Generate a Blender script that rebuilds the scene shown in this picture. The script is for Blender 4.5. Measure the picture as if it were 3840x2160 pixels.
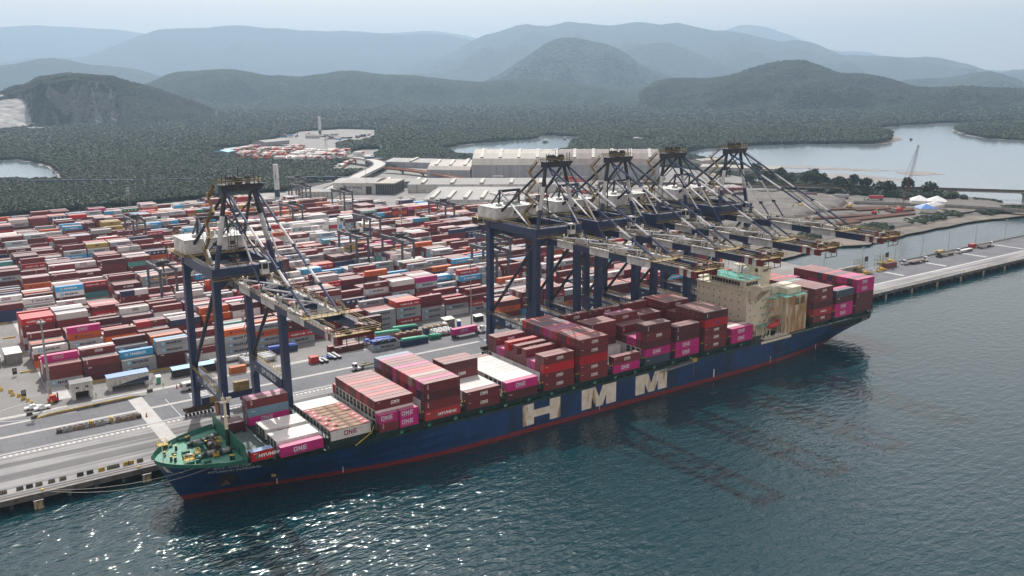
import bpy, math, random
import numpy as np
from mathutils import Vector, Matrix, noise
for o in list(bpy.data.objects): bpy.data.objects.remove(o)
scene = bpy.context.scene
# ---------------------------------------------------------------- camera
cam_d = bpy.data.cameras.new("camera"); cam = bpy.data.objects.new("camera", cam_d); scene.collection.objects.link(cam)
cam_d.sensor_width = 36.0; cam_d.lens = 31.174; cam_d.clip_start = 1.0; cam_d.clip_end = 60000
Rm = Matrix(((0.81753254, 0.13629871, -0.55952051), (-0.57583547, 0.18107224, -0.79726179), (-0.00735213, 0.97397921, 0.22651808)))
cam.matrix_world = Matrix.Translation((-89.199, -215.580, 109.502)) @ Rm.to_4x4()
scene.camera = cam
# ---------------------------------------------------------------- sky, sun, exposure
SUN_AZ = math.radians(67.0)      # direction towards the sun, anticlockwise from +x
SUN_EL = math.radians(50.0)
SKY_STR = 0.125; SUN_STR = 3.8; EXPO = 0.36
HAZE_D = 0.000105; HAZE_COL = (0.53, 0.755, 1.0)
world = bpy.data.worlds.new("World"); scene.world = world; world.use_nodes = True
nt = world.node_tree; nt.nodes.clear()
sky = nt.nodes.new("ShaderNodeTexSky"); sky.sky_type = 'NISHITA'; sky.sun_disc = False
sky.sun_elevation = SUN_EL; sky.sun_rotation = math.radians(90) - SUN_AZ
sky.altitude = 50; sky.air_density = 1.0; sky.dust_density = 2.5; sky.ozone_density = 1.0
bg = nt.nodes.new("ShaderNodeBackground"); bg.inputs[1].default_value = SKY_STR
hs = nt.nodes.new("ShaderNodeHueSaturation"); hs.inputs['Saturation'].default_value = 0.75
wo = nt.nodes.new("ShaderNodeOutputWorld")
nt.links.new(sky.outputs[0], hs.inputs['Color'])
# thin high overcast: the sky pales smoothly towards the horizon
_tc = nt.nodes.new('ShaderNodeTexCoord'); _sp = nt.nodes.new('ShaderNodeSeparateXYZ'); nt.links.new(_tc.outputs['Generated'], _sp.inputs[0])
_mr = nt.nodes.new('ShaderNodeMapRange'); _mr.interpolation_type = 'SMOOTHSTEP'; nt.links.new(_sp.outputs[2], _mr.inputs[0])
for _k, _v in enumerate((0.0, 0.75, 0.72, 0.18)): _mr.inputs[_k+1].default_value = _v
_mx = nt.nodes.new('ShaderNodeMix'); _mx.data_type = 'RGBA'; nt.links.new(_mr.outputs[0], _mx.inputs[0]); nt.links.new(hs.outputs[0], _mx.inputs[6]); _mx.inputs[7].default_value = (10.6, 7.9, 5.6, 1)
nt.links.new(_mx.outputs[2], bg.inputs[0]); nt.links.new(bg.outputs[0], wo.inputs[0])
sun_d = bpy.data.lights.new("sun", 'SUN'); sun_d.energy = SUN_STR; sun_d.angle = math.radians(0.6); sun_d.color = (1.0, 0.955, 0.89)
sun = bpy.data.objects.new("sun", sun_d); scene.collection.objects.link(sun)
sdir = Vector((math.cos(SUN_AZ) * math.cos(SUN_EL), math.sin(SUN_AZ) * math.cos(SUN_EL), math.sin(SUN_EL)))
sun.rotation_euler = sdir.to_track_quat('Z', 'Y').to_euler(); sun.location = (0, 0, 400)
vs = scene.view_settings; vs.view_transform = 'Standard'; vs.look = 'None'; vs.gamma = 1.0; vs.exposure = EXPO; vs.use_curve_mapping = False
scene.cycles.use_denoising = True; scene.cycles.max_bounces = 5; scene.cycles.diffuse_bounces = 2; scene.cycles.glossy_bounces = 2
scene.cycles.transmission_bounces = 2; scene.cycles.volume_bounces = 0; scene.cycles.use_adaptive_sampling = True; scene.cycles.adaptive_threshold = 0.02
scene.cycles.sample_clamp_indirect = 6.0
RND = random.Random(7); G = 3.5; QY = 35.5
# ---------------------------------------------------------------- helpers
class MB:
    def __init__(s): s.v = []; s.f = []; s.m = []
    def face(s, pts, m=0):
        n = len(s.v); s.v.extend(pts); s.f.append(tuple(range(n, n + len(pts)))); s.m.append(m); return s
    def add(s, v, f, m=0):
        n = len(s.v); s.v.extend([tuple(p) for p in v]); s.f.extend([tuple(i + n for i in q) for q in f]); s.m.extend([m] * len(f)); return s
    def box(s, x0, x1, y0, y1, z0, z1, m=0):
        return s.add([(x0,y0,z0),(x1,y0,z0),(x1,y1,z0),(x0,y1,z0),(x0,y0,z1),(x1,y0,z1),(x1,y1,z1),(x0,y1,z1)],
            [(0,3,2,1),(4,5,6,7),(0,1,5,4),(1,2,6,5),(2,3,7,6),(3,0,4,7)], m)
    def frus(s, c, a, b, z0, z1, m=0):      # box tapering from half sizes a (bottom) to b (top) about centres
        (cx, cy), (tx, ty) = c
        return s.add([(cx-a[0],cy-a[1],z0),(cx+a[0],cy-a[1],z0),(cx+a[0],cy+a[1],z0),(cx-a[0],cy+a[1],z0),
                      (tx-b[0],ty-b[1],z1),(tx+b[0],ty-b[1],z1),(tx+b[0],ty+b[1],z1),(tx-b[0],ty+b[1],z1)],
            [(0,3,2,1),(4,5,6,7),(0,1,5,4),(1,2,6,5),(2,3,7,6),(3,0,4,7)], m)
    def tube(s, p, q, r, n=6, m=0, r2=None, cap=True):
        p = Vector(p); q = Vector(q); d = q - p
        if d.length < 1e-6: return s
        d.normalize(); u = d.orthogonal().normalized(); w = d.cross(u); r2 = r if r2 is None else r2
        A = [p + (u * math.cos(2*math.pi*i/n) + w * math.sin(2*math.pi*i/n)) * r for i in range(n)]
        B = [q + (u * math.cos(2*math.pi*i/n) + w * math.sin(2*math.pi*i/n)) * r2 for i in range(n)]
        f = [(i, (i+1) % n, n + (i+1) % n, n + i) for i in range(n)]
        if cap: f += [tuple(range(n-1, -1, -1)), tuple(range(n, 2*n))]
        return s.add(A + B, f, m)
    def bar(s, p, q, w=0.05, m=0): return s.tube(p, q, w, 3, m, cap=False)
    def beam(s, p, q, w, h, m=0):           # box section from p to q, w across, h tall
        p = Vector(p); q = Vector(q); d = (q - p).normalized(); z = Vector((0,0,1))
        if abs(d.z) > 0.99: z = Vector((0,1,0))
        x = d.cross(z).normalized() * w / 2; z = x.cross(d).normalized() * h / 2
        P = [p-x-z, p+x-z, p+x+z, p-x+z, q-x-z, q+x-z, q+x+z, q-x+z]
        return s.add(P, [(0,3,2,1),(4,5,6,7),(0,1,5,4),(1,2,6,5),(2,3,7,6),(3,0,4,7)], m)
    def rail(s, pts, h=1.1, step=2.5, m=0, w=0.045):
        for a, b in zip(pts[:-1], pts[1:]):
            a = Vector(a); b = Vector(b); n = max(1, int((b-a).length / step))
            for k in range(n + 1):
                c = a.lerp(b, k / n); s.bar(c, c + Vector((0,0,h)), w, m)
            for hh in (h, h * .55): s.bar(a + Vector((0,0,hh)), b + Vector((0,0,hh)), w, m)
        return s
    def prism(s, poly, z0, z1, m=0):
        n = len(poly); s.add([(x,y,z0) for x,y in poly] + [(x,y,z1) for x,y in poly],
            [tuple(range(n-1,-1,-1)), tuple(range(n,2*n))] + [(i,(i+1)%n,n+(i+1)%n,n+i) for i in range(n)], m); return s
    def lathe(s, c, prof, n=10, m=0):       # prof: (r, z) list
        cx, cy, cz = c; V = []; F = []
        for r, z in prof: V += [(cx + r*math.cos(2*math.pi*i/n), cy + r*math.sin(2*math.pi*i/n), cz + z) for i in range(n)]
        for k in range(len(prof)-1): F += [(k*n+i, k*n+(i+1)%n, (k+1)*n+(i+1)%n, (k+1)*n+i) for i in range(n)]
        F += [tuple(range(n-1,-1,-1)), tuple(range((len(prof)-1)*n, len(prof)*n))]
        return s.add(V, F, m)
    def mesh(s, name, mats):
        me = bpy.data.meshes.new(name); me.from_pydata([tuple(p) for p in s.v], [], s.f)
        for m in (mats if isinstance(mats, (list, tuple)) else [mats]): me.materials.append(m)
        if any(s.m): me.polygons.foreach_set('material_index', s.m)
        me.update(); return me
    def build(s, name, mats, parent=None, kind=None): return link(name, s.mesh(name, mats), parent, kind)
def link(name, me, parent=None, kind=None, loc=None, rz=0, col=None):
    o = bpy.data.objects.new(name, me); scene.collection.objects.link(o)
    if parent is not None: o.parent = parent
    if kind: o['kind'] = kind
    if loc is not None: o.location = loc
    if rz: o.rotation_euler = (0, 0, rz)
    if col: o.color = (*col, 1)
    return o
def tag(o, label, cat, group=None):
    o['label'] = label; o['category'] = cat
    if group: o['group'] = group
    return o
def thing(name, label, cat, loc=(0,0,0), rz=0, group=None):
    o = bpy.data.objects.new(name, None); scene.collection.objects.link(o); o.location = loc; o.rotation_euler = (0,0,rz); o.empty_display_size = .1
    return tag(o, label, cat, group)
KIDS = {}
def dup(root, loc, rz, label, col=None, group=None):
    kids = KIDS.get(root.name)
    if kids is None:
        kids = KIDS[root.name] = [(c, list(c.children)) for c in root.children]
    r = root.copy(); scene.collection.objects.link(r); r.location = loc; r.rotation_euler = (0,0,rz); r['label'] = label
    if group: r['group'] = group
    if col: r.color = (*col, 1)
    for c, gs in kids:
        d = c.copy(); scene.collection.objects.link(d); d.parent = r
        if col and d.get('tint'): d.color = (*col, 1)
        for g in gs:
            e = g.copy(); scene.collection.objects.link(e); e.parent = d
    return r
def struct(name, mb, mat): return mb.build(name, mat, kind='structure')
# ---------------------------------------------------------------- materials
def newmat(name):
    m = bpy.data.materials.new(name); m.use_nodes = True; n = m.node_tree; n.nodes.clear()
    out = n.nodes.new('ShaderNodeOutputMaterial'); b = n.nodes.new('ShaderNodeBsdfPrincipled'); n.links.new(b.outputs[0], out.inputs[0])
    return m, n, b
def nz(n, scale, vec=None, detail=4, rough=.6, dist=0.0, stretch=None, coord='Object'):
    t = n.nodes.new('ShaderNodeTexNoise'); t.inputs['Scale'].default_value = scale; t.inputs['Detail'].default_value = detail
    t.inputs['Roughness'].default_value = rough; t.inputs['Distortion'].default_value = dist
    c = n.nodes.new('ShaderNodeTexCoord'); mp = n.nodes.new('ShaderNodeMapping')
    n.links.new(c.outputs[coord], mp.inputs[0]); n.links.new(mp.outputs[0], t.inputs['Vector'])
    if stretch: mp.inputs['Scale'].default_value = stretch
    return t
def ramp(n, src, stops):
    r = n.nodes.new('ShaderNodeValToRGB'); n.links.new(src, r.inputs[0]); e = r.color_ramp.elements
    while len(e) < len(stops): e.new(.5)
    for k, (p, c) in enumerate(stops): e[k].position = p; e[k].color = (c, c, c, 1) if isinstance(c, (int, float)) else (*c, 1)
    return r
def mixc(n, fac, a, b, mode='MIX'):
    x = n.nodes.new('ShaderNodeMix'); x.data_type = 'RGBA'; x.blend_type = mode
    for s, i in ((fac, 0), (a, 6), (b, 7)):
        if hasattr(s, 'is_linked') or hasattr(s, 'links'): n.links.new(s, x.inputs[i])
        elif isinstance(s, (int, float)): x.inputs[i].default_value = s
        else: x.inputs[i].default_value = (*s, 1)
    return x.outputs[2]
def bump(n, b, src, strength=.3, dist=.05):
    k = n.nodes.new('ShaderNodeBump'); k.inputs['Strength'].default_value = strength; k.inputs['Distance'].default_value = dist
    n.links.new(src, k.inputs['Height']); n.links.new(k.outputs[0], b.inputs['Normal'])
def surf(name, c1, c2=None, scale=1.0, rough=.6, metal=0.0, stretch=None, bmp=0, bd=.05, lo=.35, hi=.65, rust=None, rs=.6, rt=(.55,.7), spec=.5):
    m, n, b = newmat(name); c2 = c2 or tuple(x * .7 for x in c1)
    t = nz(n, scale, stretch=stretch); col = ramp(n, t.outputs[0], [(lo, c1), (hi, c2)]).outputs[0]
    if rust:
        t2 = nz(n, rs, stretch=(1,1,.25), detail=6); col = mixc(n, ramp(n, t2.outputs[0], [(rt[0], 0), (rt[1], 1)]).outputs[0], col, rust)
    n.links.new(col, b.inputs['Base Color']); b.inputs['Roughness'].default_value = rough; b.inputs['Metallic'].default_value = metal
    b.inputs['Specular IOR Level'].default_value = spec
    if bmp: bump(n, b, t.outputs[0], bmp, bd)
    return m
def paint(name, attr=False, rough=.5, dirt=.5):
    m, n, b = newmat(name)
    if attr: s = n.nodes.new('ShaderNodeAttribute'); s.attribute_name = 'Col'; base = s.outputs['Color']
    else: s = n.nodes.new('ShaderNodeObjectInfo'); base = s.outputs['Color']
    t = nz(n, .9, stretch=(1,1,.35), detail=5); t3 = nz(n, .13, detail=2)
    c = mixc(n, ramp(n, t.outputs[0], [(.35, 0), (.8, dirt * .35)]).outputs[0], base, (.07,.045,.035))
    # faded, dusty roofs; pale tint also paints sun glare into upward faces
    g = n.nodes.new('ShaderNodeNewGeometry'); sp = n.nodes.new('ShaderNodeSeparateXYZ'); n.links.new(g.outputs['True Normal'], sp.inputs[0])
    up = ramp(n, sp.outputs[2], [(.7, 0), (.95, .34)]); fade_glare = n.nodes.new('ShaderNodeMath'); fade_glare.operation = 'MULTIPLY'
    n.links.new(up.outputs[0], fade_glare.inputs[0]); n.links.new(ramp(n, t3.outputs[0], [(.3, .75), (.7, 1.0)]).outputs[0], fade_glare.inputs[1])
    c = mixc(n, fade_glare.outputs[0], c, (.56,.45,.43))
    n.links.new(c, b.inputs['Base Color']); b.inputs['Roughness'].default_value = rough
    w = n.nodes.new('ShaderNodeTexWave'); w.wave_type = 'BANDS'; w.bands_direction = 'X'; w.inputs['Scale'].default_value = 1.1; w.inputs['Distortion'].default_value = 0
    tc = n.nodes.new('ShaderNodeTexCoord'); n.links.new(tc.outputs['Object'], w.inputs['Vector']); bump(n, b, w.outputs[1], .35, .03)
    return m
M = {}
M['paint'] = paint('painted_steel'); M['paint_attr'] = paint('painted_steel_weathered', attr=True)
m, n, b = newmat('lettering_paint'); s = n.nodes.new('ShaderNodeObjectInfo'); n.links.new(s.outputs['Color'], b.inputs['Base Color']); b.inputs['Roughness'].default_value = .5; M['print'] = m
m, n, b = newmat('lettering_paint_weathered'); s = n.nodes.new('ShaderNodeAttribute'); s.attribute_name = 'Col'; n.links.new(s.outputs['Color'], b.inputs['Base Color']); b.inputs['Roughness'].default_value = .5; M['print_attr'] = m
M['steel'] = surf('galvanised_steel', (.42,.43,.43), (.22,.22,.21), 2, .45, .3)
M['dark'] = surf('dark_rubber', (.02,.02,.022), (.035,.033,.03), 3, .7)
M['glass'] = surf('window_glass', (.015,.02,.025), (.03,.035,.04), .5, .08)
M['navy'] = surf('navy_crane_paint', (.020,.040,.110), (.014,.028,.075), .25, .38, rust=(.09,.045,.025), rs=.35, rt=(.64,.8))
M['navy_dk'] = surf('dark_crane_paint', (.012,.018,.04), (.02,.018,.018), .5, .45)
M['cr_white'] = surf('white_crane_paint', (.74,.75,.76), (.46,.46,.45), .35, .45, rust=(.16,.10,.06), rs=.5, rt=(.62,.8))
M['cr_red'] = surf('red_crane_paint', (.22,.02,.025), (.14,.02,.02), .5, .45)
M['yellow_old'] = surf('worn_yellow_handrail', (.34,.25,.07), (.17,.12,.06), 1.5, .6)
M['yellow'] = surf('yellow_paint', (.62,.42,.03), (.45,.28,.03), 1, .5)
M['grating'] = surf('walkway_grating', (.13,.11,.08), (.07,.06,.05), 2, .8)
M['rusty'] = surf('rusty_machinery', (.10,.06,.035), (.04,.03,.025), 1, .7)
M['white'] = surf('white_paint', (.74,.75,.75), (.55,.56,.55), .6, .5)
M['concrete'] = surf('weathered_concrete', (.30,.29,.275), (.19,.185,.175), .35, .85, bmp=.2)
M['concrete_dk'] = surf('stained_concrete', (.13,.125,.115), (.05,.05,.048), .5, .9, stretch=(1,1,.4))
M['red'] = surf('red_paint', (.55,.03,.02), (.40,.03,.03), 1, .45)
M['blue'] = surf('blue_tarpaulin', (.02,.10,.48), (.015,.07,.33), .8, .4)
M['green'] = surf('green_tarpaulin', (.02,.36,.20), (.015,.25,.15), .8, .4)
M['wood'] = surf('crate_wood', (.33,.23,.15), (.20,.14,.10), 2, .8, stretch=(1,1,4))
M['orange'] = surf('orange_paint', (.55,.15,.04), (.4,.12,.04), 1, .6)
M['skin'] = surf('skin', (.25,.13,.08), (.2,.1,.07), 3, .6); M['hivis'] = surf('hi_vis_cloth', (.45,.6,.05), (.35,.5,.05), 3, .7); M['cloth'] = surf('dark_cloth', (.03,.035,.06), (.02,.02,.03), 3, .8)
# ---------------------------------------------------------------- lettering
TXT = {}
def text_poly(s, bold=.02):
    """2-D outline mesh of a word from the built-in font: unit cap height, left at 0"""
    if (s, bold) in TXT: return TXT[(s, bold)]
    c = bpy.data.curves.new('lettering', 'FONT'); c.body = s; c.resolution_u = 1; c.offset = bold; c.space_character = 1.06
    o = bpy.data.objects.new('lettering', c); scene.collection.objects.link(o); bpy.context.view_layer.update()
    me = bpy.data.meshes.new_from_object(o); V = [(v.co.x, v.co.y) for v in me.vertices]; F = [tuple(p.vertices) for p in me.polygons]
    bpy.data.objects.remove(o); bpy.data.curves.remove(c); bpy.data.meshes.remove(me)
    if not V: V = [(0,0),(1,0),(1,1)]; F = [(0,1,2)]
    a = np.array(V); a -= a.min(0); k = a[:,1].max(); TXT[(s, bold)] = (a / k, F); return TXT[(s, bold)]
def strokes(segs, t):
    V = []; F = []
    for (x0,y0,x1,y1) in segs:
        d = Vector((x1-x0, y1-y0)); L = d.length; d /= L; nn = Vector((-d.y, d.x)) * t/2; d = d * (t/2 if (abs(d.x) < .01 or abs(d.y) < .01) else .02)
        k = len(V); V += [(x0-d.x-nn.x, y0-d.y-nn.y), (x1+d.x-nn.x, y1+d.y-nn.y), (x1+d.x+nn.x, y1+d.y+nn.y), (x0-d.x+nn.x, y0-d.y+nn.y)]; F.append((k,k+1,k+2,k+3))
    a = np.array(V); a -= a.min(0); return a / a[:,1].max(), F
LOGO = {}
LOGO['ONE'] = strokes([(.1,.1,.1,.9),(.1,.1,.75,.1),(.75,.1,.75,.9),(.32,.9,.75,.9), (1.15,.1,1.15,.9),(1.18,.92,1.72,.08),(1.78,.1,1.78,.9), (2.2,.1,2.2,.9),(2.2,.9,2.85,.9),(2.2,.5,2.75,.5),(2.2,.1,2.85,.1)], .2)
LOGO['HMM'] = strokes([(0,.0,0,.75),(0,.38,.55,.38),(.55,0,.55,.75), (.95,0,.95,.75),(.97,.78,1.25,.35),(1.25,.35,1.5,.78),(1.53,0,1.53,.75), (1.9,0,1.9,.75),(1.92,.78,2.2,.35),(2.2,.35,2.45,.78),(2.5,0,2.5,.75), (0,.98,.9,.98),(.9,.98,1.25,.72),(1.25,.72,1.6,.98),(1.6,.98,2.5,.98)], .17)
def star_poly(n=7):
    V = [(0,0),(1,0),(1,1),(0,1)]; F = [(0,1,2,3)]; W = []; k = 0
    P = [(.5 + (.40 if i % 2 == 0 else .13) * math.sin(math.pi*i/n), .5 + (.40 if i % 2 == 0 else .13) * math.cos(math.pi*i/n)) for i in range(2*n)]
    return (np.array(V, float), F), (np.array(P), [tuple(range(2*n-1,-1,-1))])
SQ, STAR = star_poly()
def put(mb, poly, origin, ux, uz, h, m=0, sx=1.0):
    """lay a 2-D outline on a vertical face: origin lower left, ux reading direction, h cap height"""
    V, F = poly; o = Vector(origin); ux = Vector(ux); uz = Vector(uz)
    mb.add([tuple(o + ux * (float(x) * h * sx) + uz * (float(y) * h)) for x, y in V], F, m); return mb
def wid(poly): return float(poly[0][:,0].max())

# ---------------------------------------------------------------- outlines traced in image coordinates, projected to world metres; ridge distances assumed
RIDGES = {
 'far': [[1572,18712,1081],[1951,18675,1158],[2326,18630,1152],[2779,18567,1197],[3030,18527,1110],[3399,18462,1173],[3764,18390,1143],[4200,18294,1092],[4705,18170,950],[5967,17794,808],[7132,17359,1042],[7642,17140,1136],[8003,16975,1161],[8288,16838,1107],[8859,16545,1075],[9144,16390,1122],[9323,16289,1184],[9567,16148,1105],[9916,15937,1096],[10259,15719,983],[10938,15257,954],[13951,12586,982],[14254,12246,1203],[14377,12102,1244],[14602,11833,1115],[15168,11108,793],[15455,10711,611],[15557,10564,653],[15665,10405,679],[15879,10081,539],[16526,9000,308],[17053,7978,222],[17223,7614,183]],
 'west': [[1120,14234,379],[1409,14207,422],[1900,14147,478],[2301,14086,502],[2614,14030,576],[2935,13966,700],[3205,13905,804],[3477,13839,902],[3744,13768,928],[4119,13660,921],[4391,13575,953],[4770,13446,928],[5099,13324,936],[5426,13194,903],[5810,13030,881],[6194,12853,859],[6522,12689,865],[6739,12576,835],[7065,12397,852],[7279,12273,833],[7545,12112,808],[7782,11962,758],[8119,11737,574],[8477,11483,327],[8830,11217,78]],
 'main': [[5364,10474,226],[5731,10278,350],[5935,10163,409],[6092,10070,448],[6270,9961,557],[6447,9848,671],[6706,9675,759],[6918,9526,837],[7085,9404,830],[7249,9279,808],[7330,9216,847],[7491,9087,859],[7688,8923,841],[7843,8789,809],[7957,8688,841],[8069,8585,849],[8217,8445,811],[8308,8357,780],[8397,8269,807],[8502,8162,799],[8776,7872,734],[8908,7725,715],[9100,7501,651],[9285,7276,593],[9431,7090,607],[9488,7014,596],[9603,6860,516],[9715,6703,408],[9897,6438,379],[10044,6213,384],[10162,6023,347],[10250,5876,372],[10359,5687,327],[10463,5499,287],[10543,5348,231],[10603,5232,162],[10736,4963,216],[10844,4731,178]],
 'mid': [[3452,5354,58],[3622,5242,154],[3787,5126,278],[3925,5024,387],[4036,4936,427],[4124,4864,404],[4233,4772,364],[4339,4678,307],[4444,4581,215],[4566,4463,145],[4684,4342,102],[4798,4220,73]],
 'midr': [[5748,6635,239],[5921,6483,369],[6089,6329,452],[6198,6224,480],[6306,6117,455],[6413,6007,379],[6568,5840,284],[6767,5615,188],[6955,5386,93],[7153,5127,37]],
 'westlow': [[619,8255,258],[786,8239,268],[988,8216,300],[1165,8191,339],[1280,8173,311],[1454,8143,269],[1666,8101,275],[1816,8068,236],[2028,8016,168],[2212,7967,99],[2462,7893,10]],
 'front': [[982,4566,86],[1043,4552,118],[1152,4525,168],[1280,4489,180],[1391,4455,185],[1501,4419,171],[1612,4380,150],[1724,4336,146],[1838,4290,159],[1970,4231,177],[2119,4159,157],[2286,4070,146],[2432,3986,124],[2577,3896,112],[2754,3776,121],[2925,3648,109],[3090,3513,87],[3248,3372,71],[3399,3226,43],[3541,3075,11]],
 'farright': [[5702,3717,38],[5843,3500,92],[5949,3326,117],[6035,3174,110],[6081,3090,141],[6136,2986,169],[6169,2921,158],[6213,2830,86],[6274,2701,47]],
 'right': [[2580,2628,57],[2639,2572,114],[2708,2502,117],[2776,2430,113],[2830,2371,125],[2881,2311,152],[2931,2251,174],[2965,2209,183],[3003,2161,189],[3036,2117,172],[3073,2066,148],[3101,2028,127],[3126,1992,133],[3159,1942,130],[3192,1892,118],[3224,1842,95],[3262,1779,73],[3291,1730,70],[3325,1670,77],[3351,1622,81],[3388,1550,72],[3433,1460,68],[3467,1385,60]],
 'quarry': [[146,2725,78],[205,2720,86],[232,2717,106],[282,2711,109],[294,2709,128],[330,2704,135],[371,2698,140],[412,2691,138],[475,2680,135],[527,2669,125],[579,2658,109],[631,2645,91],[684,2631,67],[738,2616,47],[792,2600,21],[835,2586,-5]],
 'rubble': [[135,2575,89],[190,2570,86],[217,2568,80],[246,2564,83],[273,2561,72],[295,2558,57],[317,2555,34],[335,2552,17]],
}
WATERS = {
 'left_river': [[22.5,1323.4],[72.8,1307.8],[90.6,1240.3],[96.6,1139.5],[88.8,1009.5],[76.3,916.0],[46.8,939.9],[-4.0,997.3]],
 'creek_far': [[946.5,2050.0],[1056.3,2041.5],[1152.9,1880.5],[1049.0,1715.4],[1046.8,1801.1],[1001.4,1933.9],[919.0,1953.4]],
 'center_river': [[671.2,1076.2],[739.2,1129.5],[852.0,1171.0],[946.7,1180.3],[1040.1,1271.5],[1055.7,1149.2],[1000.2,1100.4],[916.8,1027.3],[820.2,912.9],[713.1,831.1],[635.1,851.9],[609.2,919.2]],
 'pond': [[1749.5,2172.9],[1759.4,2110.9],[1680.3,2001.3],[1632.0,2006.0]],
 'slit': [[385.0,1570.4],[406.1,1551.7],[398.2,1498.6],[374.8,1519.3]],
 'east_river': [[890.7,747.1],[988.3,790.3],[1124.9,791.6],[1236.1,746.1],[1305.7,684.8],[1377.3,704.2],[1547.7,807.9],[1706.9,966.4],[1881.3,998.2],[2119.1,994.7],[2367.3,842.8],[713.6,121.2],[686.7,166.8],[686.3,220.3],[673.0,263.5],[722.2,335.8],[757.7,406.2],[754.8,464.7],[802.4,554.1],[840.3,636.6]],
 'mud_creek': [[-33.2,638.9],[0.5,626.6],[45.6,638.9],[89.6,643.2],[147.1,658.1],[199.4,675.9],[261.0,660.9],[226.6,637.8],[163.3,612.6],[108.4,580.5],[53.3,594.0],[8.7,598.1],[-37.0,592.2]],
}
LANDS = {
 'island': [[1825.3,832.1],[2031.2,907.3],[2164.2,861.6],[2293.9,792.7],[1608.5,498.8],[1570.7,560.9],[1585.2,638.7],[1677.3,725.8]],
 'sandbar': [[826.8,555.4],[873.4,516.6],[898.8,446.7],[923.4,387.3],[886.6,411.2],[857.2,474.4],[825.1,528.3]],
 'sandbar2': [[891.8,388.4],[928.9,370.2],[912.0,336.1],[876.2,353.8]],
 'spit': [[1410.7,733.3],[1491.2,755.8],[1434.1,712.4],[1320.5,671.8],[1278.8,682.3]],
 'depot': [[365.9,1340.7],[424.7,1352.0],[616.2,1619.8],[703.2,1746.0],[778.9,1653.7],[702.7,1399.2],[581.4,1281.2],[455.8,1003.2],[414.0,937.1],[357.8,984.0],[345.5,1114.4]],
 'depot_pad': [[562.7,1524.8],[604.2,1331.4],[673.6,1392.4],[599.6,1491.7]],
 'village': [[1053.2,1053.0],[1113.9,1030.4],[1063.8,968.1],[999.3,982.4]],
 'dirt': [[640.9,356.9],[689.3,326.8],[695.8,245.4],[721.6,213.8],[698.7,179.9],[613.2,185.1],[544.6,170.9],[503.9,202.5],[416.9,178.8],[347.5,157.9],[359.9,222.8],[567.5,374.4]],
 'shore': [[338.4,140.4],[371.5,139.6],[414.5,147.5],[444.6,137.7],[502.6,144.6],[545.7,145.5],[598.6,146.8],[673.1,135.3],[731.1,122.5]],
}

# ---------------------------------------------------------------- water, land, mountains
def water_mat(name, c, rough, b1, b2, s1, s2, stretch=(1,1,1), calm=False):
    m, n, b = newmat(name); b.inputs['Base Color'].default_value = (*c, 1); b.inputs['Roughness'].default_value = rough; b.inputs['IOR'].default_value = 1.42
    t1 = nz(n, s1, detail=2, rough=.5, stretch=stretch, dist=.3); t2 = nz(n, s2, detail=1.5, rough=.5, stretch=stretch)
    t3 = nz(n, .012, detail=2)      # broad patches of wind
    k = n.nodes.new('ShaderNodeMath'); k.operation = 'MULTIPLY'; k.inputs[1].default_value = b2; n.links.new(t2.outputs[0], k.inputs[0])
    a = n.nodes.new('ShaderNodeMath'); a.operation = 'MULTIPLY_ADD'; a.inputs[1].default_value = b1; n.links.new(t1.outputs[0], a.inputs[0]); n.links.new(k.outputs[0], a.inputs[2])
    p = n.nodes.new('ShaderNodeMath'); p.operation = 'MULTIPLY'; n.links.new(a.outputs[0], p.inputs[0]); n.links.new(ramp(n, t3.outputs[0], [(.35, .7), (.65, 1.0)]).outputs[0], p.inputs[1])
    if calm:    # sheltered, calmer water towards the stern and beyond
        c = n.nodes.new('ShaderNodeTexCoord'); sx = n.nodes.new('ShaderNodeSeparateXYZ'); n.links.new(c.outputs['Object'], sx.inputs[0]); mr = n.nodes.new('ShaderNodeMapRange'); n.links.new(sx.outputs[0], mr.inputs[0])
        for k, v in enumerate((40, 240, 1.0, .30)): mr.inputs[k+1].default_value = v
        q = n.nodes.new('ShaderNodeMath'); q.operation = 'MULTIPLY'; n.links.new(p.outputs[0], q.inputs[0]); n.links.new(mr.outputs[0], q.inputs[1]); p = q
    bump(n, b, p.outputs[0], 1.0, 1.0); return m
M['sea'] = water_mat('sea_water', (.003,.032,.042), .03, .90, .24, .20, .75, (1.0,1.9,1), True)
M['river'] = water_mat('river_water', (.16,.20,.22), .10, .06, .02, .05, .5, (1.6,.8,1))
mb = MB(); mb.face([(-6000,-6000,0),(26000,-6000,0),(26000,24000,0),(-6000,24000,0)]); struct('sea_water', mb, M['sea'])
M['mangrove_soil'] = surf('mangrove_soil', (.016,.022,.012), (.010,.014,.009), .05, .9, bmp=.5, bd=1)
M['mud'] = surf('tidal_mud', (.25,.23,.21), (.14,.13,.115), .05, .55, stretch=(1,2,1), bmp=.3, bd=.3)
M['sand'] = surf('sandy_ground', (.20,.17,.14), (.11,.10,.085), .06, .9, bmp=.4, bd=.5)
def sheet(name, poly, z, mat, th=1.2):
    mb = MB(); n = len(poly); a = sum(poly[i][0]*poly[(i+1)%n][1]-poly[(i+1)%n][0]*poly[i][1] for i in range(n))
    if a < 0: poly = poly[::-1]
    from mathutils.geometry import tessellate_polygon
    V = [Vector((x,y,z)) for x,y in poly]; mb.add(V, [tuple(t) if (V[t[1]]-V[t[0]]).cross(V[t[2]]-V[t[0]]).z > 0 else tuple(t[::-1]) for t in tessellate_polygon([V])])
    if th: mb.add([(x,y,z) for x,y in poly] + [(x,y,z-th) for x,y in poly], [(i,n+i,n+(i+1)%n,(i+1)%n) for i in range(n)])
    return struct(name, mb, mat)
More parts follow.
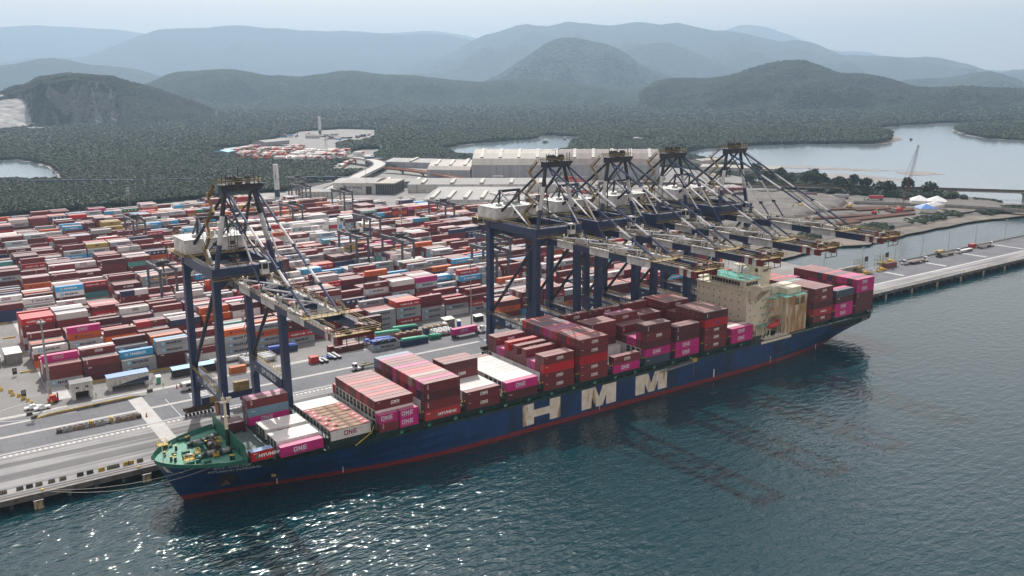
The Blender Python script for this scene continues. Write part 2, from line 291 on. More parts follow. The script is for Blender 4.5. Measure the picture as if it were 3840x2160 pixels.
def rough_edge(poly, amp, step, seed=0):
    out = []; n = len(poly)
    for i in range(n):
        a = Vector(poly[i]); b = Vector(poly[(i+1)%n]); k = max(1, int((b-a).length/step)); d = (b-a).normalized() if (b-a).length else Vector((1,0)); nn = Vector((-d.y,d.x))
        for j in range(k):
            p = a.lerp(b, j/k); w = noise.noise(Vector((p.x/step/2.3+seed, p.y/step/2.3, seed))) * amp; out.append((p.x+nn.x*w, p.y+nn.y*w))
    return out
shore = LANDS['shore']
land = [(-6000,60),(338,60)] + rough_edge([tuple(p) for p in shore], 3, 12)[:-1][:-60 if False else None]
land = [(-6000,60),(338,60)]
for a, b in zip(shore[:-1], shore[1:]):
    for j in range(5):
        x = a[0]+(b[0]-a[0])*j/5; y = a[1]+(b[1]-a[1])*j/5; land.append((x, y + noise.noise(Vector((x/25,y/25,3)))*6))
land += [tuple(shore[-1]), (800,60), (25500,60), (25500,23500), (-6000,23500)]
sheet('mangrove_ground', land, 1.0, M['mangrove_soil'], 1.5)
for k, p in WATERS.items():
    big = k == 'east_river'
    q = rough_edge([tuple(v) for v in p], 7 if not big else 9, 18 if not big else 30, len(k))
    if k == 'mud_creek': sheet('tidal_mud_flat', q, 1.05, M['mud'], 0)
    else: sheet('river_water', q, 1.06, M['river'], 0)
sheet('tidal_mud_flat', rough_edge([(-20,634),(60,628),(150,640),(200,655),(190,648),(120,628),(40,614),(-10,618)], 3, 10), 1.09, M['river'], 0)
# mud rims along the river banks
def rim(name, pts, w, seed, mat='mud', z=1.12):
    pts = [Vector(p) for p in pts]; A = []; B = []
    for i, p in enumerate(pts):
        d = (pts[min(i+1,len(pts)-1)] - pts[max(i-1,0)]).normalized(); nn = Vector((-d.y, d.x)); k = w * (.5 + .8*noise.noise(Vector((i*.7, seed, 0))))
        A.append((p + nn*k)[:]); B.append((p - nn*k)[:])
    sheet(name, A + B[::-1], z, M[mat], 0)
def densify(pts, step):
    out = []
    for a, b in zip(pts[:-1], pts[1:]):
        a = Vector(a); b = Vector(b); k = max(1, int((b-a).length/step)); out += [tuple(a.lerp(b, j/k)) for j in range(k)]
    return out + [tuple(pts[-1])]
er = WATERS['east_river']
rim('river_bank', densify(er[1:6], 40), 7, 1); rim('river_bank', densify(er[5:10], 60), 22, 2); rim('river_bank', densify(er[12:19], 25), 9, 3)
cr = WATERS['center_river']; rim('river_bank', densify(cr[1:6], 30), 8, 4); rim('river_bank', densify(cr[6:10], 30), 8, 5)
lr = WATERS['left_river']; rim('river_bank', densify(lr[0:6], 20), 9, 6)
isl = LANDS['island']; sheet('island_ground', rough_edge([tuple(v) for v in isl], 10, 30), 1.3, M['mangrove_soil'], .3); rim('river_bank', densify(isl[4:8] + isl[:1], 30), 16, 7, z=1.16)
sheet('sand_bar', rough_edge([tuple(v) for v in LANDS['sandbar']], 5, 12), 1.2, M['mud'], 0); sheet('sand_bar', rough_edge([tuple(v) for v in LANDS['sandbar2']], 5, 12), 1.2, M['mud'], 0)
sheet('sand_bar', [(700,440),(745,380),(735,330),(770,340),(830,330),(835,400),(800,470),(760,500),(730,480)], 1.14, M['mud'], 0)
sheet('sand_spit', rough_edge([tuple(v) for v in LANDS['spit']], 8, 20), 1.2, M['sand'], 0)
CAMP = Vector((-89.2, -215.6, 109.5))
M['forest_far'] = None
def hill_mat(name, c1, c2, sc, rock=None):
    m, n, b = newmat(name); v = n.nodes.new('ShaderNodeTexVoronoi'); v.inputs['Scale'].default_value = sc; v.inputs['Randomness'].default_value = 1
    tc = n.nodes.new('ShaderNodeTexCoord'); n.links.new(tc.outputs['Object'], v.inputs['Vector'])
    t = nz(n, sc*.12, detail=5); f = mixc(n, .55, v.outputs['Distance'], t.outputs[0]); c = ramp(n, f, [(.3, c1), (.52, c2)]).outputs[0]
    if rock:
        g = n.nodes.new('ShaderNodeNewGeometry'); sp = n.nodes.new('ShaderNodeSeparateXYZ'); n.links.new(g.outputs['True Normal'], sp.inputs[0])
        r = ramp(n, sp.outputs[2], [(.22, 1), (.38, 0)]); t2 = nz(n, .03, detail=8, stretch=(1,1,.3)); c = mixc(n, r.outputs[0], c, ramp(n, t2.outputs[0], [(.3, (.10,.10,.11)), (.7, (.20,.20,.21))]).outputs[0])
    n.links.new(c, b.inputs['Base Color']); b.inputs['Roughness'].default_value = .95; b.inputs['Specular IOR Level'].default_value = .1
    bump(n, b, v.outputs['Distance'], 1.0, -.9/sc); return m
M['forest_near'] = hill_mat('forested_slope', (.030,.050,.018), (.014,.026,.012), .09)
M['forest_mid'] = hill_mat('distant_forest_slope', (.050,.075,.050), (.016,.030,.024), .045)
M['quarry'] = hill_mat('quarried_slope', (.040,.062,.022), (.016,.030,.014), .10, rock=True)
HILLP = {}
def ridge(key, depth, mat, amp, nr=22, step=60, cut=None):
    P = [Vector(p) for p in RIDGES[key]]; Q = []
    for a, b in zip(P[:-1], P[1:]):
        k = max(1, int((b-a).length/step)); Q += [a.lerp(b, (j/k)) for j in range(k)]
    Q.append(P[-1]); nc = len(Q)
    hs_ = np.array([q.z for q in Q]); hs_ = hs_*np.array([1+.05*noise.fractal(Vector((q.x/(depth*.16), q.y/(depth*.16), 7)), 1, 2, 4) for q in Q]); ker = np.ones(3)/3; hs_[1:-1] = np.convolve(hs_, ker, 'valid')
    V = []; rows = list(range(nr)); back = [1.06, 1.16, 1.4]
    for r in [i/(nr-1) for i in rows] + back:
        for i, q in enumerate(Q):
            d = Vector((q.x-CAMP.x, q.y-CAMP.y)); D = d.length; d /= D
            rr = r if r <= 1 else r; dist = D - depth*(1-rr); x = CAMP.x + d.x*dist; y = CAMP.y + d.y*dist
            H = max(hs_[i], 3)
            prof = (rr**1.25*(1-.25*math.sin(math.pi*rr))) if rr <= 1 else max(0, 1-(rr-1)*2.4)
            s = depth/2.6
            g = noise.ridged_multi_fractal(Vector((x/s, y/s, len(key))), 1.0, 2.1, 5, 1.0, 2.0) - 1.0
            z = H*prof + 1.9*amp*g*math.sin(math.pi*min(rr**.85,1))**.7 * (H/ max(hs_)) ** .6 + noise.noise(Vector((x/37, y/37, 1)))*amp*.05
            if cut and rr <= 1: z = cut(x, y, z, i/nc, rr, H)
            V.append((x, y, max(z, -2) if rr <= 1 else max(z, 0)))
    n2 = nr + 3; F = [(j*nc+i, j*nc+i+1, (j+1)*nc+i+1, (j+1)*nc+i) for j in range(n2-1) for i in range(nc-1)]
    mb = MB(); mb.add(V, F); o = struct('hills' if key in ('quarry','right') else 'mountain_range', mb, mat)
    o.data.polygons.foreach_set('use_smooth', [True]*len(o.data.polygons)); HILLP[key] = (np.array(V), nc, nr); return o
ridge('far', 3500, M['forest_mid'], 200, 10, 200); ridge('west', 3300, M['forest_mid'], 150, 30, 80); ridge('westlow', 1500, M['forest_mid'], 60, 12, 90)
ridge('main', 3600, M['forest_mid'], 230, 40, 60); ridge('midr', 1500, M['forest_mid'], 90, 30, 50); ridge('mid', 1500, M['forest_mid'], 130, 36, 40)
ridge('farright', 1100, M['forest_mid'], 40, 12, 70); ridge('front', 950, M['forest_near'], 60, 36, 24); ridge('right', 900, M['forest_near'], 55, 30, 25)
def qcut(x, y, z, u, r, H):     # the quarried western face: benches cut steeply into the hill
    if u < .50:
        k = .38 + .10*noise.noise(Vector((x/60, y/60, 9))) + (.25*max(0, (u-.40)/.10)); w = .05
        if u < .17: k = .62 + .1*noise.noise(Vector((x/40,y/40,5)))
        if r < k: z = min(z, 4 + 14*max(0, r-.15) + 9*abs(noise.noise(Vector((x/28,y/28,2)))) if u < .30 else 3+12*max(0,r-.2))
        elif r < k+w*4: t = (r-k)/(w*4); z = max(z*.98, H*(.80+.12*t))*min(1, .25+t*2.6) if t < .29 else max(z, H*.86)
        else: z = max(z, H*(.86+.14*r))
        if r > .93: z = H*(.97+.03*r) if r < 1 else H
    return z
M['rubble'] = surf('quarry_rubble', (.44,.43,.41), (.20,.20,.20), .035, .95, bmp=.8, bd=3, stretch=(1,1,4))
ridge('quarry', 560, M['quarry'], 16, 44, 12, qcut)
ridge('rubble', 430, M['rubble'], 14, 30, 14)
sheet('quarry_floor', rough_edge([(30,2350),(330,2330),(420,2450),(330,2560),(60,2600)], 20, 40), 2.2, M['rubble'], 0)
# ---------------------------------------------------------------- haze
hz = MB(); hz.box(-3500, 21500, -2200, 21500, -3, 1450); m = bpy.data.materials.new('haze'); m.use_nodes = True; n = m.node_tree; n.nodes.clear()
out = n.nodes.new('ShaderNodeOutputMaterial'); pv = n.nodes.new('ShaderNodeVolumePrincipled'); pv.inputs['Density'].default_value = HAZE_D; pv.inputs['Color'].default_value = (*HAZE_COL, 1); pv.inputs['Anisotropy'].default_value = .3
n.links.new(pv.outputs[0], out.inputs['Volume']); hz.build('haze', m, kind='stuff')
tag(bpy.data.objects['haze'], 'pale blue haze lying over the estuary and mountains', 'haze')
# ---------------------------------------------------------------- forest
def inpoly(x, y, poly):
    r = np.zeros(len(x), bool); j = len(poly)-1
    for i in range(len(poly)):
        xi, yi = poly[i]; xj, yj = poly[j]
        c = ((yi > y) != (yj > y)) & (x < (xj-xi)*(y-yi)/((yj-yi) or 1e-9)+xi); r ^= c; j = i
    return r
rng = np.random.default_rng(5)
def crown_mesh(name, nf=90, seed=1, flat=.62):
    r = random.Random(seed); mb = MB()
    mb.lathe((0,0,0), [(.25,-.1),(.62,.1),(.78,.3),(.6,.52),(.2,.66)], 7, 1)
    for i in range(nf):
        a = r.random()*2*math.pi; e = math.asin(r.random()**.8); rad = .82+.22*r.random()
        c = Vector((math.cos(a)*math.cos(e)*rad, math.sin(a)*math.cos(e)*rad, math.sin(e)*rad*flat*1.25+.05)); s = .15+.14*r.random()
        nn = (c + Vector((r.uniform(-.8,.8), r.uniform(-.8,.8), r.uniform(-.1,.8)))).normalized(); u = nn.orthogonal().normalized(); u.rotate(Matrix.Rotation(r.random()*6.3, 3, nn)); w = nn.cross(u)
        mb.face([c-u*s*.8-w*s*.5, c+u*s*.7-w*s*.6, c+u*s*.9+w*s*.4, c+w*s], r.choice((0,0,2)))
    return mb
def leaf(name, c1, c2, sc=.02):
    m, n, b = newmat(name); t = nz(n, sc, detail=4, coord='Object'); oi = n.nodes.new('ShaderNodeObjectInfo')
    c = mixc(n, ramp(n, oi.outputs['Random'], [(0, 0), (1, 1)]).outputs[0], c1, c2)
    g = n.nodes.new('ShaderNodeNewGeometry'); tn = n.nodes.new('ShaderNodeTexNoise'); tn.inputs['Scale'].default_value = .0045; tn.inputs['Detail'].default_value = 5; n.links.new(g.outputs['Position'], tn.inputs['Vector'])
    c = mixc(n, ramp(n, tn.outputs[0], [(.36, 0), (.62, .8)]).outputs[0], c, tuple(v*k for v, k in zip(c1, (1.5,1.5,1.1)))); n.links.new(c, b.inputs['Base Color']); b.inputs['Roughness'].default_value = .65; b.inputs['Specular IOR Level'].default_value = .25; return m
M['leaf'] = leaf('mangrove_leaves', (.015,.032,.014), (.007,.017,.009)); M['leaf2'] = leaf('mangrove_leaves_pale', (.026,.047,.020), (.014,.028,.014)); M['leaf_core'] = leaf('crown_interior', (.012,.024,.010), (.008,.017,.008))
LM = [M['leaf'], M['leaf_core'], M['leaf2']]
def scatter(name, label, P, S, protos):
    me = bpy.data.meshes.new(name); me.from_pydata([tuple(map(float, p)) for p in P], [], []); a = me.attributes.new('size', 'FLOAT', 'POINT'); a.data.foreach_set('value', S.astype(np.float32))
    b = me.attributes.new('turn', 'FLOAT', 'POINT'); b.data.foreach_set('value', (rng.random(len(P))*6.28).astype(np.float32))
    c = me.attributes.new('pick', 'INT', 'POINT'); c.data.foreach_set('value', rng.integers(0, len(protos), len(P)).astype(np.int32))
    o = link(name, me, kind='stuff'); tag(o, label, 'forest')
    g = bpy.data.node_groups.new(name, 'GeometryNodeTree'); g.interface.new_socket('Geometry', in_out='INPUT', socket_type='NodeSocketGeometry'); g.interface.new_socket('Geometry', in_out='OUTPUT', socket_type='NodeSocketGeometry')
    gi = g.nodes.new('NodeGroupInput'); go = g.nodes.new('NodeGroupOutput'); ins = g.nodes.new('GeometryNodeInstanceOnPoints'); jn = g.nodes.new('GeometryNodeGeometryToInstance')
    for p in protos:
        oi = g.nodes.new('GeometryNodeObjectInfo'); oi.inputs['Object'].default_value = p; oi.inputs['As Instance'].default_value = True; g.links.new(oi.outputs['Geometry'], jn.inputs[0])
    def att(nm, ty):
        x = g.nodes.new('GeometryNodeInputNamedAttribute'); x.data_type = ty; x.inputs['Name'].default_value = nm; return x.outputs[0]
    cx = g.nodes.new('ShaderNodeCombineXYZ'); g.links.new(att('turn', 'FLOAT'), cx.inputs[2])
    g.links.new(gi.outputs[0], ins.inputs['Points']); g.links.new(jn.outputs[0], ins.inputs['Instance']); ins.inputs['Pick Instance'].default_value = True
    g.links.new(att('pick', 'INT'), ins.inputs['Instance Index']); g.links.new(att('size', 'FLOAT'), ins.inputs['Scale']); g.links.new(cx.outputs[0], ins.inputs['Rotation'])
    g.links.new(ins.outputs[0], go.inputs[0]); md = o.modifiers.new('scatter', 'NODES'); md.node_group = g; return o
TERM = [(-900,75),(338,75),(345,150),(420,178),(504,202),(545,171),(613,185),(700,180),(722,214),(690,262),(690,300),(665,330),(690,400),(700,470),(720,560),(700,680),(640,760),(560,800),(470,830),(400,760),(300,690),(230,628),(150,588),(-60,552),(-900,540)]
DEPOT = LANDS['depot']
PADS = [[(590,1150),(640,1230),(760,1380),(860,1600),(760,1700),(600,1560),(520,1400)], [(360,820),(420,800),(470,900),(520,1010),(600,1130),(560,1150),(470,1020)]]
PADS[0] = [(575,1330),(640,1300),(720,1400),(800,1560),(870,1700),(830,1800),(700,1760),(620,1600)]
excl = [TERM, DEPOT, PADS[0], PADS[1], LANDS['village']] + [WATERS[k] for k in WATERS] + [[(-100,598),(260,600),(300,690),(420,770),(400,785),(280,715),(240,660),(100,650),(-100,640)]]
def sector(d0, d1, k, smin, smax, a0=24, a1=88):
    out = []; d = d0
    while d < d1:
        s = min(max(d/k, smin), smax); n = int(math.radians(a1-a0)*d/s); th = np.radians(a0) + (np.arange(n)+rng.random(n)*.9)/n*math.radians(a1-a0); r = d + (rng.random(n)-.5)*s
        out.append(np.stack([CAMP.x+r*np.cos(th), CAMP.y+r*np.sin(th), np.full(n, s)], 1)); d += s*.95
    return np.concatenate(out)
P = sector(500, 4900, 250, 3.9, 13); x, y = P[:,0], P[:,1]; keep = np.ones(len(P), bool)
for e in excl: keep &= ~inpoly(x, y, e)
keep &= inpoly(x, y, land); keep |= inpoly(x, y, LANDS['island'])
keep &= ~((y < 622) & (x < 245) & (y < 560 + .35*x + 60)) & ~((x > 340) & (x < 700) & (y < 330))
P = P[keep]; s = P[:,2]
hgt = np.array([noise.noise(Vector((a/90, b/90, 0))) for a, b in P[:,:2]])
S = s*(.55+.55*rng.random(len(s))**1.5) * (1+.35*hgt); Z = 1 + np.minimum(s*.25, 3) + 1.5 + 2.2*hgt
protos = []
for k in range(3):
    me = crown_mesh('crown', 90, k+1).mesh('crown', LM); o = bpy.data.objects.new('mangrove_crown', me); protos.append(o)
scatter('mangrove_forest', 'dense green mangrove forest spreading between the tidal rivers', np.column_stack([P[:,0], P[:,1], Z]), S, protos)
for key, nm, lb in (('right', 'hillside_forest', 'trees covering the pointed hill beyond the wide river'), ('quarry', 'quarry_forest', 'trees on the dark quarried hill at the left')):
    V, nc, nr = HILLP[key]; pts = []
    G3 = V[:nc*nr].reshape(nr, nc, 3); N = 26000 if key == 'right' else 15000
    j = rng.random(N)*(nr-1.001); i = rng.random(N)*(nc-1.001); j0 = j.astype(int); i0 = i.astype(int); fj = (j-j0)[:,None]; fi = (i-i0)[:,None]
    Q = (G3[j0,i0]*(1-fj)+G3[j0+1,i0]*fj)*(1-fi) + (G3[j0,i0+1]*(1-fj)+G3[j0+1,i0+1]*fj)*fi
    dz = abs(G3[j0+1,i0,2]-G3[j0,i0,2])/np.maximum(np.hypot(*(G3[j0+1,i0,:2]-G3[j0,i0,:2]).T), .1); ok = (dz < 1.5) & (Q[:,2] > 1.5)
    if key == 'quarry': ok &= ~((i/nc < .5) & (Q[:,2] < 40))
    Q = Q[ok]; S = (6.5 if key == 'right' else 5.0)*(.7+.7*rng.random(len(Q)))
    Q = Q - np.array([0,0,1.5]); scatter(nm, lb, Q, S, protos)

# ---------------------------------------------------------------- quay and terminal ground
def ground_mat(name, c1, c2, streak=None, tile=None, sc=.08, joint=None):
    m, n, b = newmat(name); t = nz(n, sc, detail=7, rough=.65); t2 = nz(n, .9, detail=4, rough=.7)
    c = mixc(n, ramp(n, t.outputs[0], [(.32, 0), (.68, 1)]).outputs[0], c1, c2); c = mixc(n, ramp(n, t2.outputs[0], [(.45, 0), (.8, .35)]).outputs[0], c, tuple(x*.6 for x in c1))
    if streak:      # tyre marks running along the quay
        s = nz(n, .25, detail=5, stretch=(.06, 1.6, 1)); s2 = nz(n, .16, detail=3, stretch=(.02, 1.2, 1))
        c = mixc(n, ramp(n, s.outputs[0], [(.48, 0), (.66, .75)]).outputs[0], c, streak); c = mixc(n, ramp(n, s2.outputs[0], [(.56, 0), (.64, .7)]).outputs[0], c, tuple(x*.7 for x in streak))
    if joint:
        k = n.nodes.new('ShaderNodeTexBrick'); k.offset = 0; k.inputs['Scale'].default_value = 1; k.inputs['Brick Width'].default_value = joint; k.inputs['Row Height'].default_value = joint; k.inputs['Mortar Size'].default_value = .05
        k.inputs['Color1'].default_value = (1,1,1,1); k.inputs['Color2'].default_value = (.86,.86,.86,1); k.inputs['Mortar'].default_value = (.5,.5,.5,1); tc = n.nodes.new('ShaderNodeTexCoord'); n.links.new(tc.outputs['Object'], k.inputs['Vector'])
        c = mixc(n, 1.0, c, k.outputs[0], 'MULTIPLY')
    n.links.new(c, b.inputs['Base Color']); b.inputs['Roughness'].default_value = .8; bump(n, b, t2.outputs[0], .2, .05); return m
M['apron'] = ground_mat('quay_apron_concrete', (.33,.325,.32), (.23,.23,.235), streak=(.085,.085,.09))
M['paver'] = ground_mat('grey_block_paving', (.105,.11,.125), (.16,.165,.18), joint=6)
M['yard'] = ground_mat('yard_concrete', (.26,.25,.238), (.17,.165,.16), joint=12)
M['mark'] = surf('road_marking_paint', (.72,.72,.71), (.48,.48,.47), 1.5, .6)
M['bandc'] = surf('pale_concrete_band', (.50,.49,.47), (.40,.39,.375), .5, .8)
M['earth'] = ground_mat('bare_earth', (.15,.135,.12), (.085,.078,.072), sc=.03)
mb = MB(); mb.box(-900, 960, QY, 75, G-1.3, G); struct('quay_deck', mb, [M['apron'], M['concrete_dk']])
mb = MB(); mb.box(-900, 960, QY-.02, QY+.9, G+.004, G+.22); struct('quay_kerb', mb, M['concrete'])
mb = MB(); mb.box(-900, 960, QY-.06, QY-.021, G-1.35, G+.1); struct('quay_face', mb, M['concrete_dk'])
sheet('terminal_ground', [(-900,75)] + TERM[1:], G-.01, M['yard'], 3)
mb = MB(); mb.box(-900, 290, 70.2, 101, G+.001, G+.02); struct('paved_lane', mb, M['paver'])
mb = MB(); mb.box(300, 960, 49.5, 74, G+.001, G+.02); struct('paved_lane', mb, M['paver'])
mb = MB()
for x in range(-900, 960, 7):
    for y in (38, 48, 58, 68): mb.tube((x, y, -3), (x, y, G-1.2), .5, 6)
o = struct('quay_piles', mb, M['concrete_dk'])
mb = MB(); mb.box(-900, 960, 41, 41.5, -2, G-1.3); struct('quay_back_wall', mb, M['dark'])
Z1 = G + .04
def strip(name, pts, z=Z1, mat='mark'):
    mb = MB(); mb.face([(x, y, z) for x, y in pts]); return struct(name, mb, M[mat])
def line(x0, x1, y, w, mat='mark', name='lane_line', z=Z1): return strip(name, [(x0,y-w/2),(x1,y-w/2),(x1,y+w/2),(x0,y+w/2)], z, mat)
line(-900, 340, 84.9, 1.7, 'bandc', 'concrete_band'); line(-900, 200, 103.3, 2.2, 'bandc', 'concrete_band'); line(-900, -48, 96.5, 1.3, 'bandc', 'concrete_band')
strip('concrete_band', [(-31.6,38),(-27,38),(-27,101),(-31.6,101)], Z1+.02, 'bandc')
line(-900, 340, 70.1, .5); line(-900, 340, 71.0, .16, 'mark'); line(300, 960, 48.4, .8)
mb = MB()
for k in range(0, 330):
    x = -150 + k*1.55
    if x < 300: mb.face([(x,67.5,Z1),(x+.75,67.5,Z1),(x+.75,68.6,Z1),(x,68.6,Z1)])
o = struct('dashed_line', mb, M['mark'])
for x0 in (318, 362, 405, 450, 495):
    mb = MB()
    for k in range(13): mb.face([(x0, 52+k*1.45, Z1), (x0+2.6, 52+k*1.45, Z1), (x0+2.6, 53+k*1.45, Z1), (x0, 53+k*1.45, Z1)])
    struct('road_marking', mb, M['mark'])
mb = MB()
for k in range(12): mb.face([(-14.5+.15*k, 74.5+k*1.5, Z1), (-8.3+.15*k, 74.5+k*1.5, Z1), (-8.3+.15*k, 75.2+k*1.5, Z1), (-14.5+.15*k, 75.2+k*1.5, Z1)])
struct('pedestrian_crossing', mb, M['mark'])
line(-21, -20.8, 80, 22, name='lane_line')
for y, nm in ((39.0,'crane_rail'), (69.5,'crane_rail'), (37.6,'cable_slot')):
    mb = MB(); mb.box(-900, 300 if nm == 'cable_slot' else 960, y-.10, y+.10, G+.006, G+.07); struct(nm, mb, M['rusty'])
mb = MB(); mb.box(-900, 960, 36.9, 37.2, G+.005, G+.03); struct('cable_slot', mb, M['concrete_dk'])
# curved kerb line at the left
mb = MB(); c = (-57.5, 106); pr = None
for k in range(19):
    a = math.radians(90 + k*10); p = (c[0]+15*math.cos(a), c[1]+9*math.sin(a)); q = (c[0]+14.7*math.cos(a), c[1]+8.75*math.sin(a))
    if pr: mb.face([(*pr[1], Z1+.005), (*q, Z1+.005), (*p, Z1+.005), (*pr[0], Z1+.005)])
    pr = (p, q)
struct('curved_line', mb, M['mark'])
strip('concrete_band', [(-53,112),(-47,112),(-44,300),(-50,300)], Z1, 'bandc')
M['fender'] = surf('worn_fender_facing', (.42,.36,.22), (.24,.20,.13), 1.2, .7, rust=(.06,.05,.035), rs=1.2, rt=(.5,.62))
def fender_proto():
    t = thing('quay_fender', '', 'fender', (0,0,0), group='fenders along the quay wall')
    mb = MB(); mb.box(-1.15, 1.15, -.35, 0, -3.3, 0); mb.build('facing_panel', M['fender'], t)
    mb = MB(); mb.box(-1.2, 1.2, -.38, .02, .0, .12); mb.build('panel_rim', M['steel'], t)
    mb = MB(); mb.tube((-.5,0,-1.2),(-.5,1.4,-1.2),.5,8); mb.tube((.5,0,-1.2),(.5,1.4,-1.2),.5,8); mb.build('rubber_cone', M['dark'], t); return t
fp = fender_proto(); first = True
fx = [-68.0, -40.6, 303, 318.5, 342, 366, 390, 414, 438, 462, 486, 510]
for i, x in enumerate(fx):
    lab = ('worn tan fender panel on the quay wall, leftmost in view' if i == 0 else 'worn tan fender panel on the quay wall just left of the bow' if i == 1 else 'narrow fender panel on the pier beyond the stern, number %s from the ship' % ['one','two','three','four','five','six','seven','eight','nine','ten'][i-2])
    o = fp if i == 0 else dup(fp, (0,0,0), 0, lab)
    o.location = (x, QY-1.4, 2.3 if i < 2 else 2.2); o['label'] = lab
    if i >= 2: o.scale = (.55, 1, 1)
# bollards on the quay edge
def bollard_at(x, lab):
    t = thing('mooring_bollard', lab, 'bollard', (x, QY+1.1, G+.02), group='bollards on the quay edge')
    mb = MB(); mb.lathe((0,0,0), [(.42,0),(.3,.12),(.26,.4),(.45,.55),(.4,.7),(.1,.74)], 8); mb.build('bollard_post', M['yellow'], t); mb = MB(); mb.box(-.6,.6,-.5,.5,-.01,.06); mb.build('base_plate', M['rusty'], t)
bollard_at(-66.5, 'low rusty bollard above the leftmost fender, holding the mooring lines'); bollard_at(-42, 'yellow bollard on the quay edge above the second fender')
for i, x in enumerate((312, 330, 352, 374, 398, 424, 450)): bollard_at(x, 'small yellow bollard on the pier edge beyond the stern, %s along' % ['first','second','third','fourth','fifth','sixth','seventh'][i])
# striped concrete barriers
def barrier(x, k, lab, kind):
    t = thing('concrete_barrier', lab, 'barrier', (x, QY+5.6, G), k, 'painted barriers near the quay edge')
    c = {'y': 'yellow', 'k': 'dark', 's': 'concrete_dk', 'g': 'concrete_dk'}[kind]
    mb = MB(); mb.add([(-.85,-.3,0),(.85,-.3,0),(.85,.3,0),(-.85,.3,0),(-.85,-.3,.25),(.85,-.3,.25),(.85,.3,.25),(-.85,.3,.25),(-.8,-.12,1.0),(.8,-.12,1.0),(.8,.12,1.0),(-.8,.12,1.0)],
        [(0,1,5,4),(1,2,6,5),(2,3,7,6),(3,0,4,7),(4,5,9,8),(5,6,10,9),(6,7,11,10),(7,4,8,11),(8,9,10,11)]); mb.build('barrier_body', M[c], t)
    if kind in 'ys':
        mb = MB()
        for i in range(3):
            x0 = -.7+i*.5; mb.face([(x0,-.30,.28),(x0+.2,-.30,.28),(x0+.45,-.135,.98),(x0+.25,-.135,.98)])
        mb.build('warning_stripe', M['dark'] if kind == 'y' else M['yellow_old'], t)
BX = [(-75.2,'s'),(-71.3,'g'),(-69.0,'k'),(-66.7,'s'),(-63.6,'s'),(-60.8,'s'),(-56.4,'k'),(-53.9,'k'),(-50.9,'y'),(-48.6,'s'),(-47.0,'s'),(-44.3,'y'),(-43.1,'y'),(-40.6,'s'),(-36.6,'k'),(-33.1,'k')]
ORD = ['leftmost','second','third','fourth','fifth','sixth','seventh','eighth','ninth','tenth','eleventh','twelfth','thirteenth','fourteenth','fifteenth','sixteenth','seventeenth','eighteenth','nineteenth','twentieth']
for i, (x, k) in enumerate(BX): barrier(x, 0, '%s barrier on the quay edge, %s from the left' % ({'y':'yellow','k':'dark grey','s':'yellow and black striped','g':'grey'}[k], ORD[i]), k)

# ---------------------------------------------------------------- containers
CL = dict(B=(.17,.022,.025), D=(.090,.014,.020), R=(.48,.006,.012), M=(.54,.008,.20), P=(.40,.10,.26), W=(.74,.74,.72), N=(.018,.035,.10), S=(.045,.075,.11), T=(.10,.36,.33), L=(.16,.29,.40), O=(.62,.115,.012), G=(.36,.38,.40), C=(.05,.40,.72), Y=(.42,.30,.06), E=(.02,.17,.08), K=(.30,.26,.23), H=(.42,.03,.04))
CN = dict(B='brown', D='dark maroon', R='bright red', M='magenta', P='mauve', W='white', N='navy blue', S='slate blue', T='teal', L='pale steel blue', O='orange', G='light grey', C='sky blue', Y='ochre yellow', E='dark green', K='faded beige', H='faded red')
WH = (.88,.88,.88); DK = (.012,.018,.05); MG = (.33,.01,.13)
def cont_mesh(L, H=2.87, W=2.438):
    mb = MB(); e = .035; mb.box(e, L-e, e, W-e, .12, H-e)
    for x in (0, L-.16):
        for y in (0, W-.16): mb.box(x, x+.16, y, y+.16, 0, H)
    for y in (0, W-.08):
        for z in (0, H-.1): mb.box(.16, L-.16, y, y+.08, z+.002, z+.1)
    for x in (0, L-.08):
        for z in (0, H-.1): mb.box(x, x+.08, .16, W-.16, z+.002, z+.1)
    return mb
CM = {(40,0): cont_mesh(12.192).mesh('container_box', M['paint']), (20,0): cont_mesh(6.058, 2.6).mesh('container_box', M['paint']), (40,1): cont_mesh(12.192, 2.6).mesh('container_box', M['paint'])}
mb = MB()
mb.box(-.03, 0, .17, 1.2, .13, 2.76); DOOR = mb.mesh('door', M['paint'])
mb = MB()
for y in (.38, .85): mb.tube((-.07, y, .15), (-.07, y, 2.75), .025, 4)
mb.box(-.08,-.03,.30,.50,1.0,1.06); mb.box(-.08,-.03,.80,1.0,1.0,1.06); RODS = mb.mesh('locking_rods', M['steel'])
mb = MB(); mb.box(-.02,0,.2,2.24,.15,2.7); REEF = mb.mesh('cooling_unit', M['steel']);
mb = MB(); mb.box(-.05,-.02,.3,2.14,.2,1.3); mb.lathe((0,0,0),[(.01,0),(.02,.01)],3); mb.box(-.05,-.02,.5,1.9,1.5,2.5); REEFD = mb.mesh('condenser_grille', M['dark'])
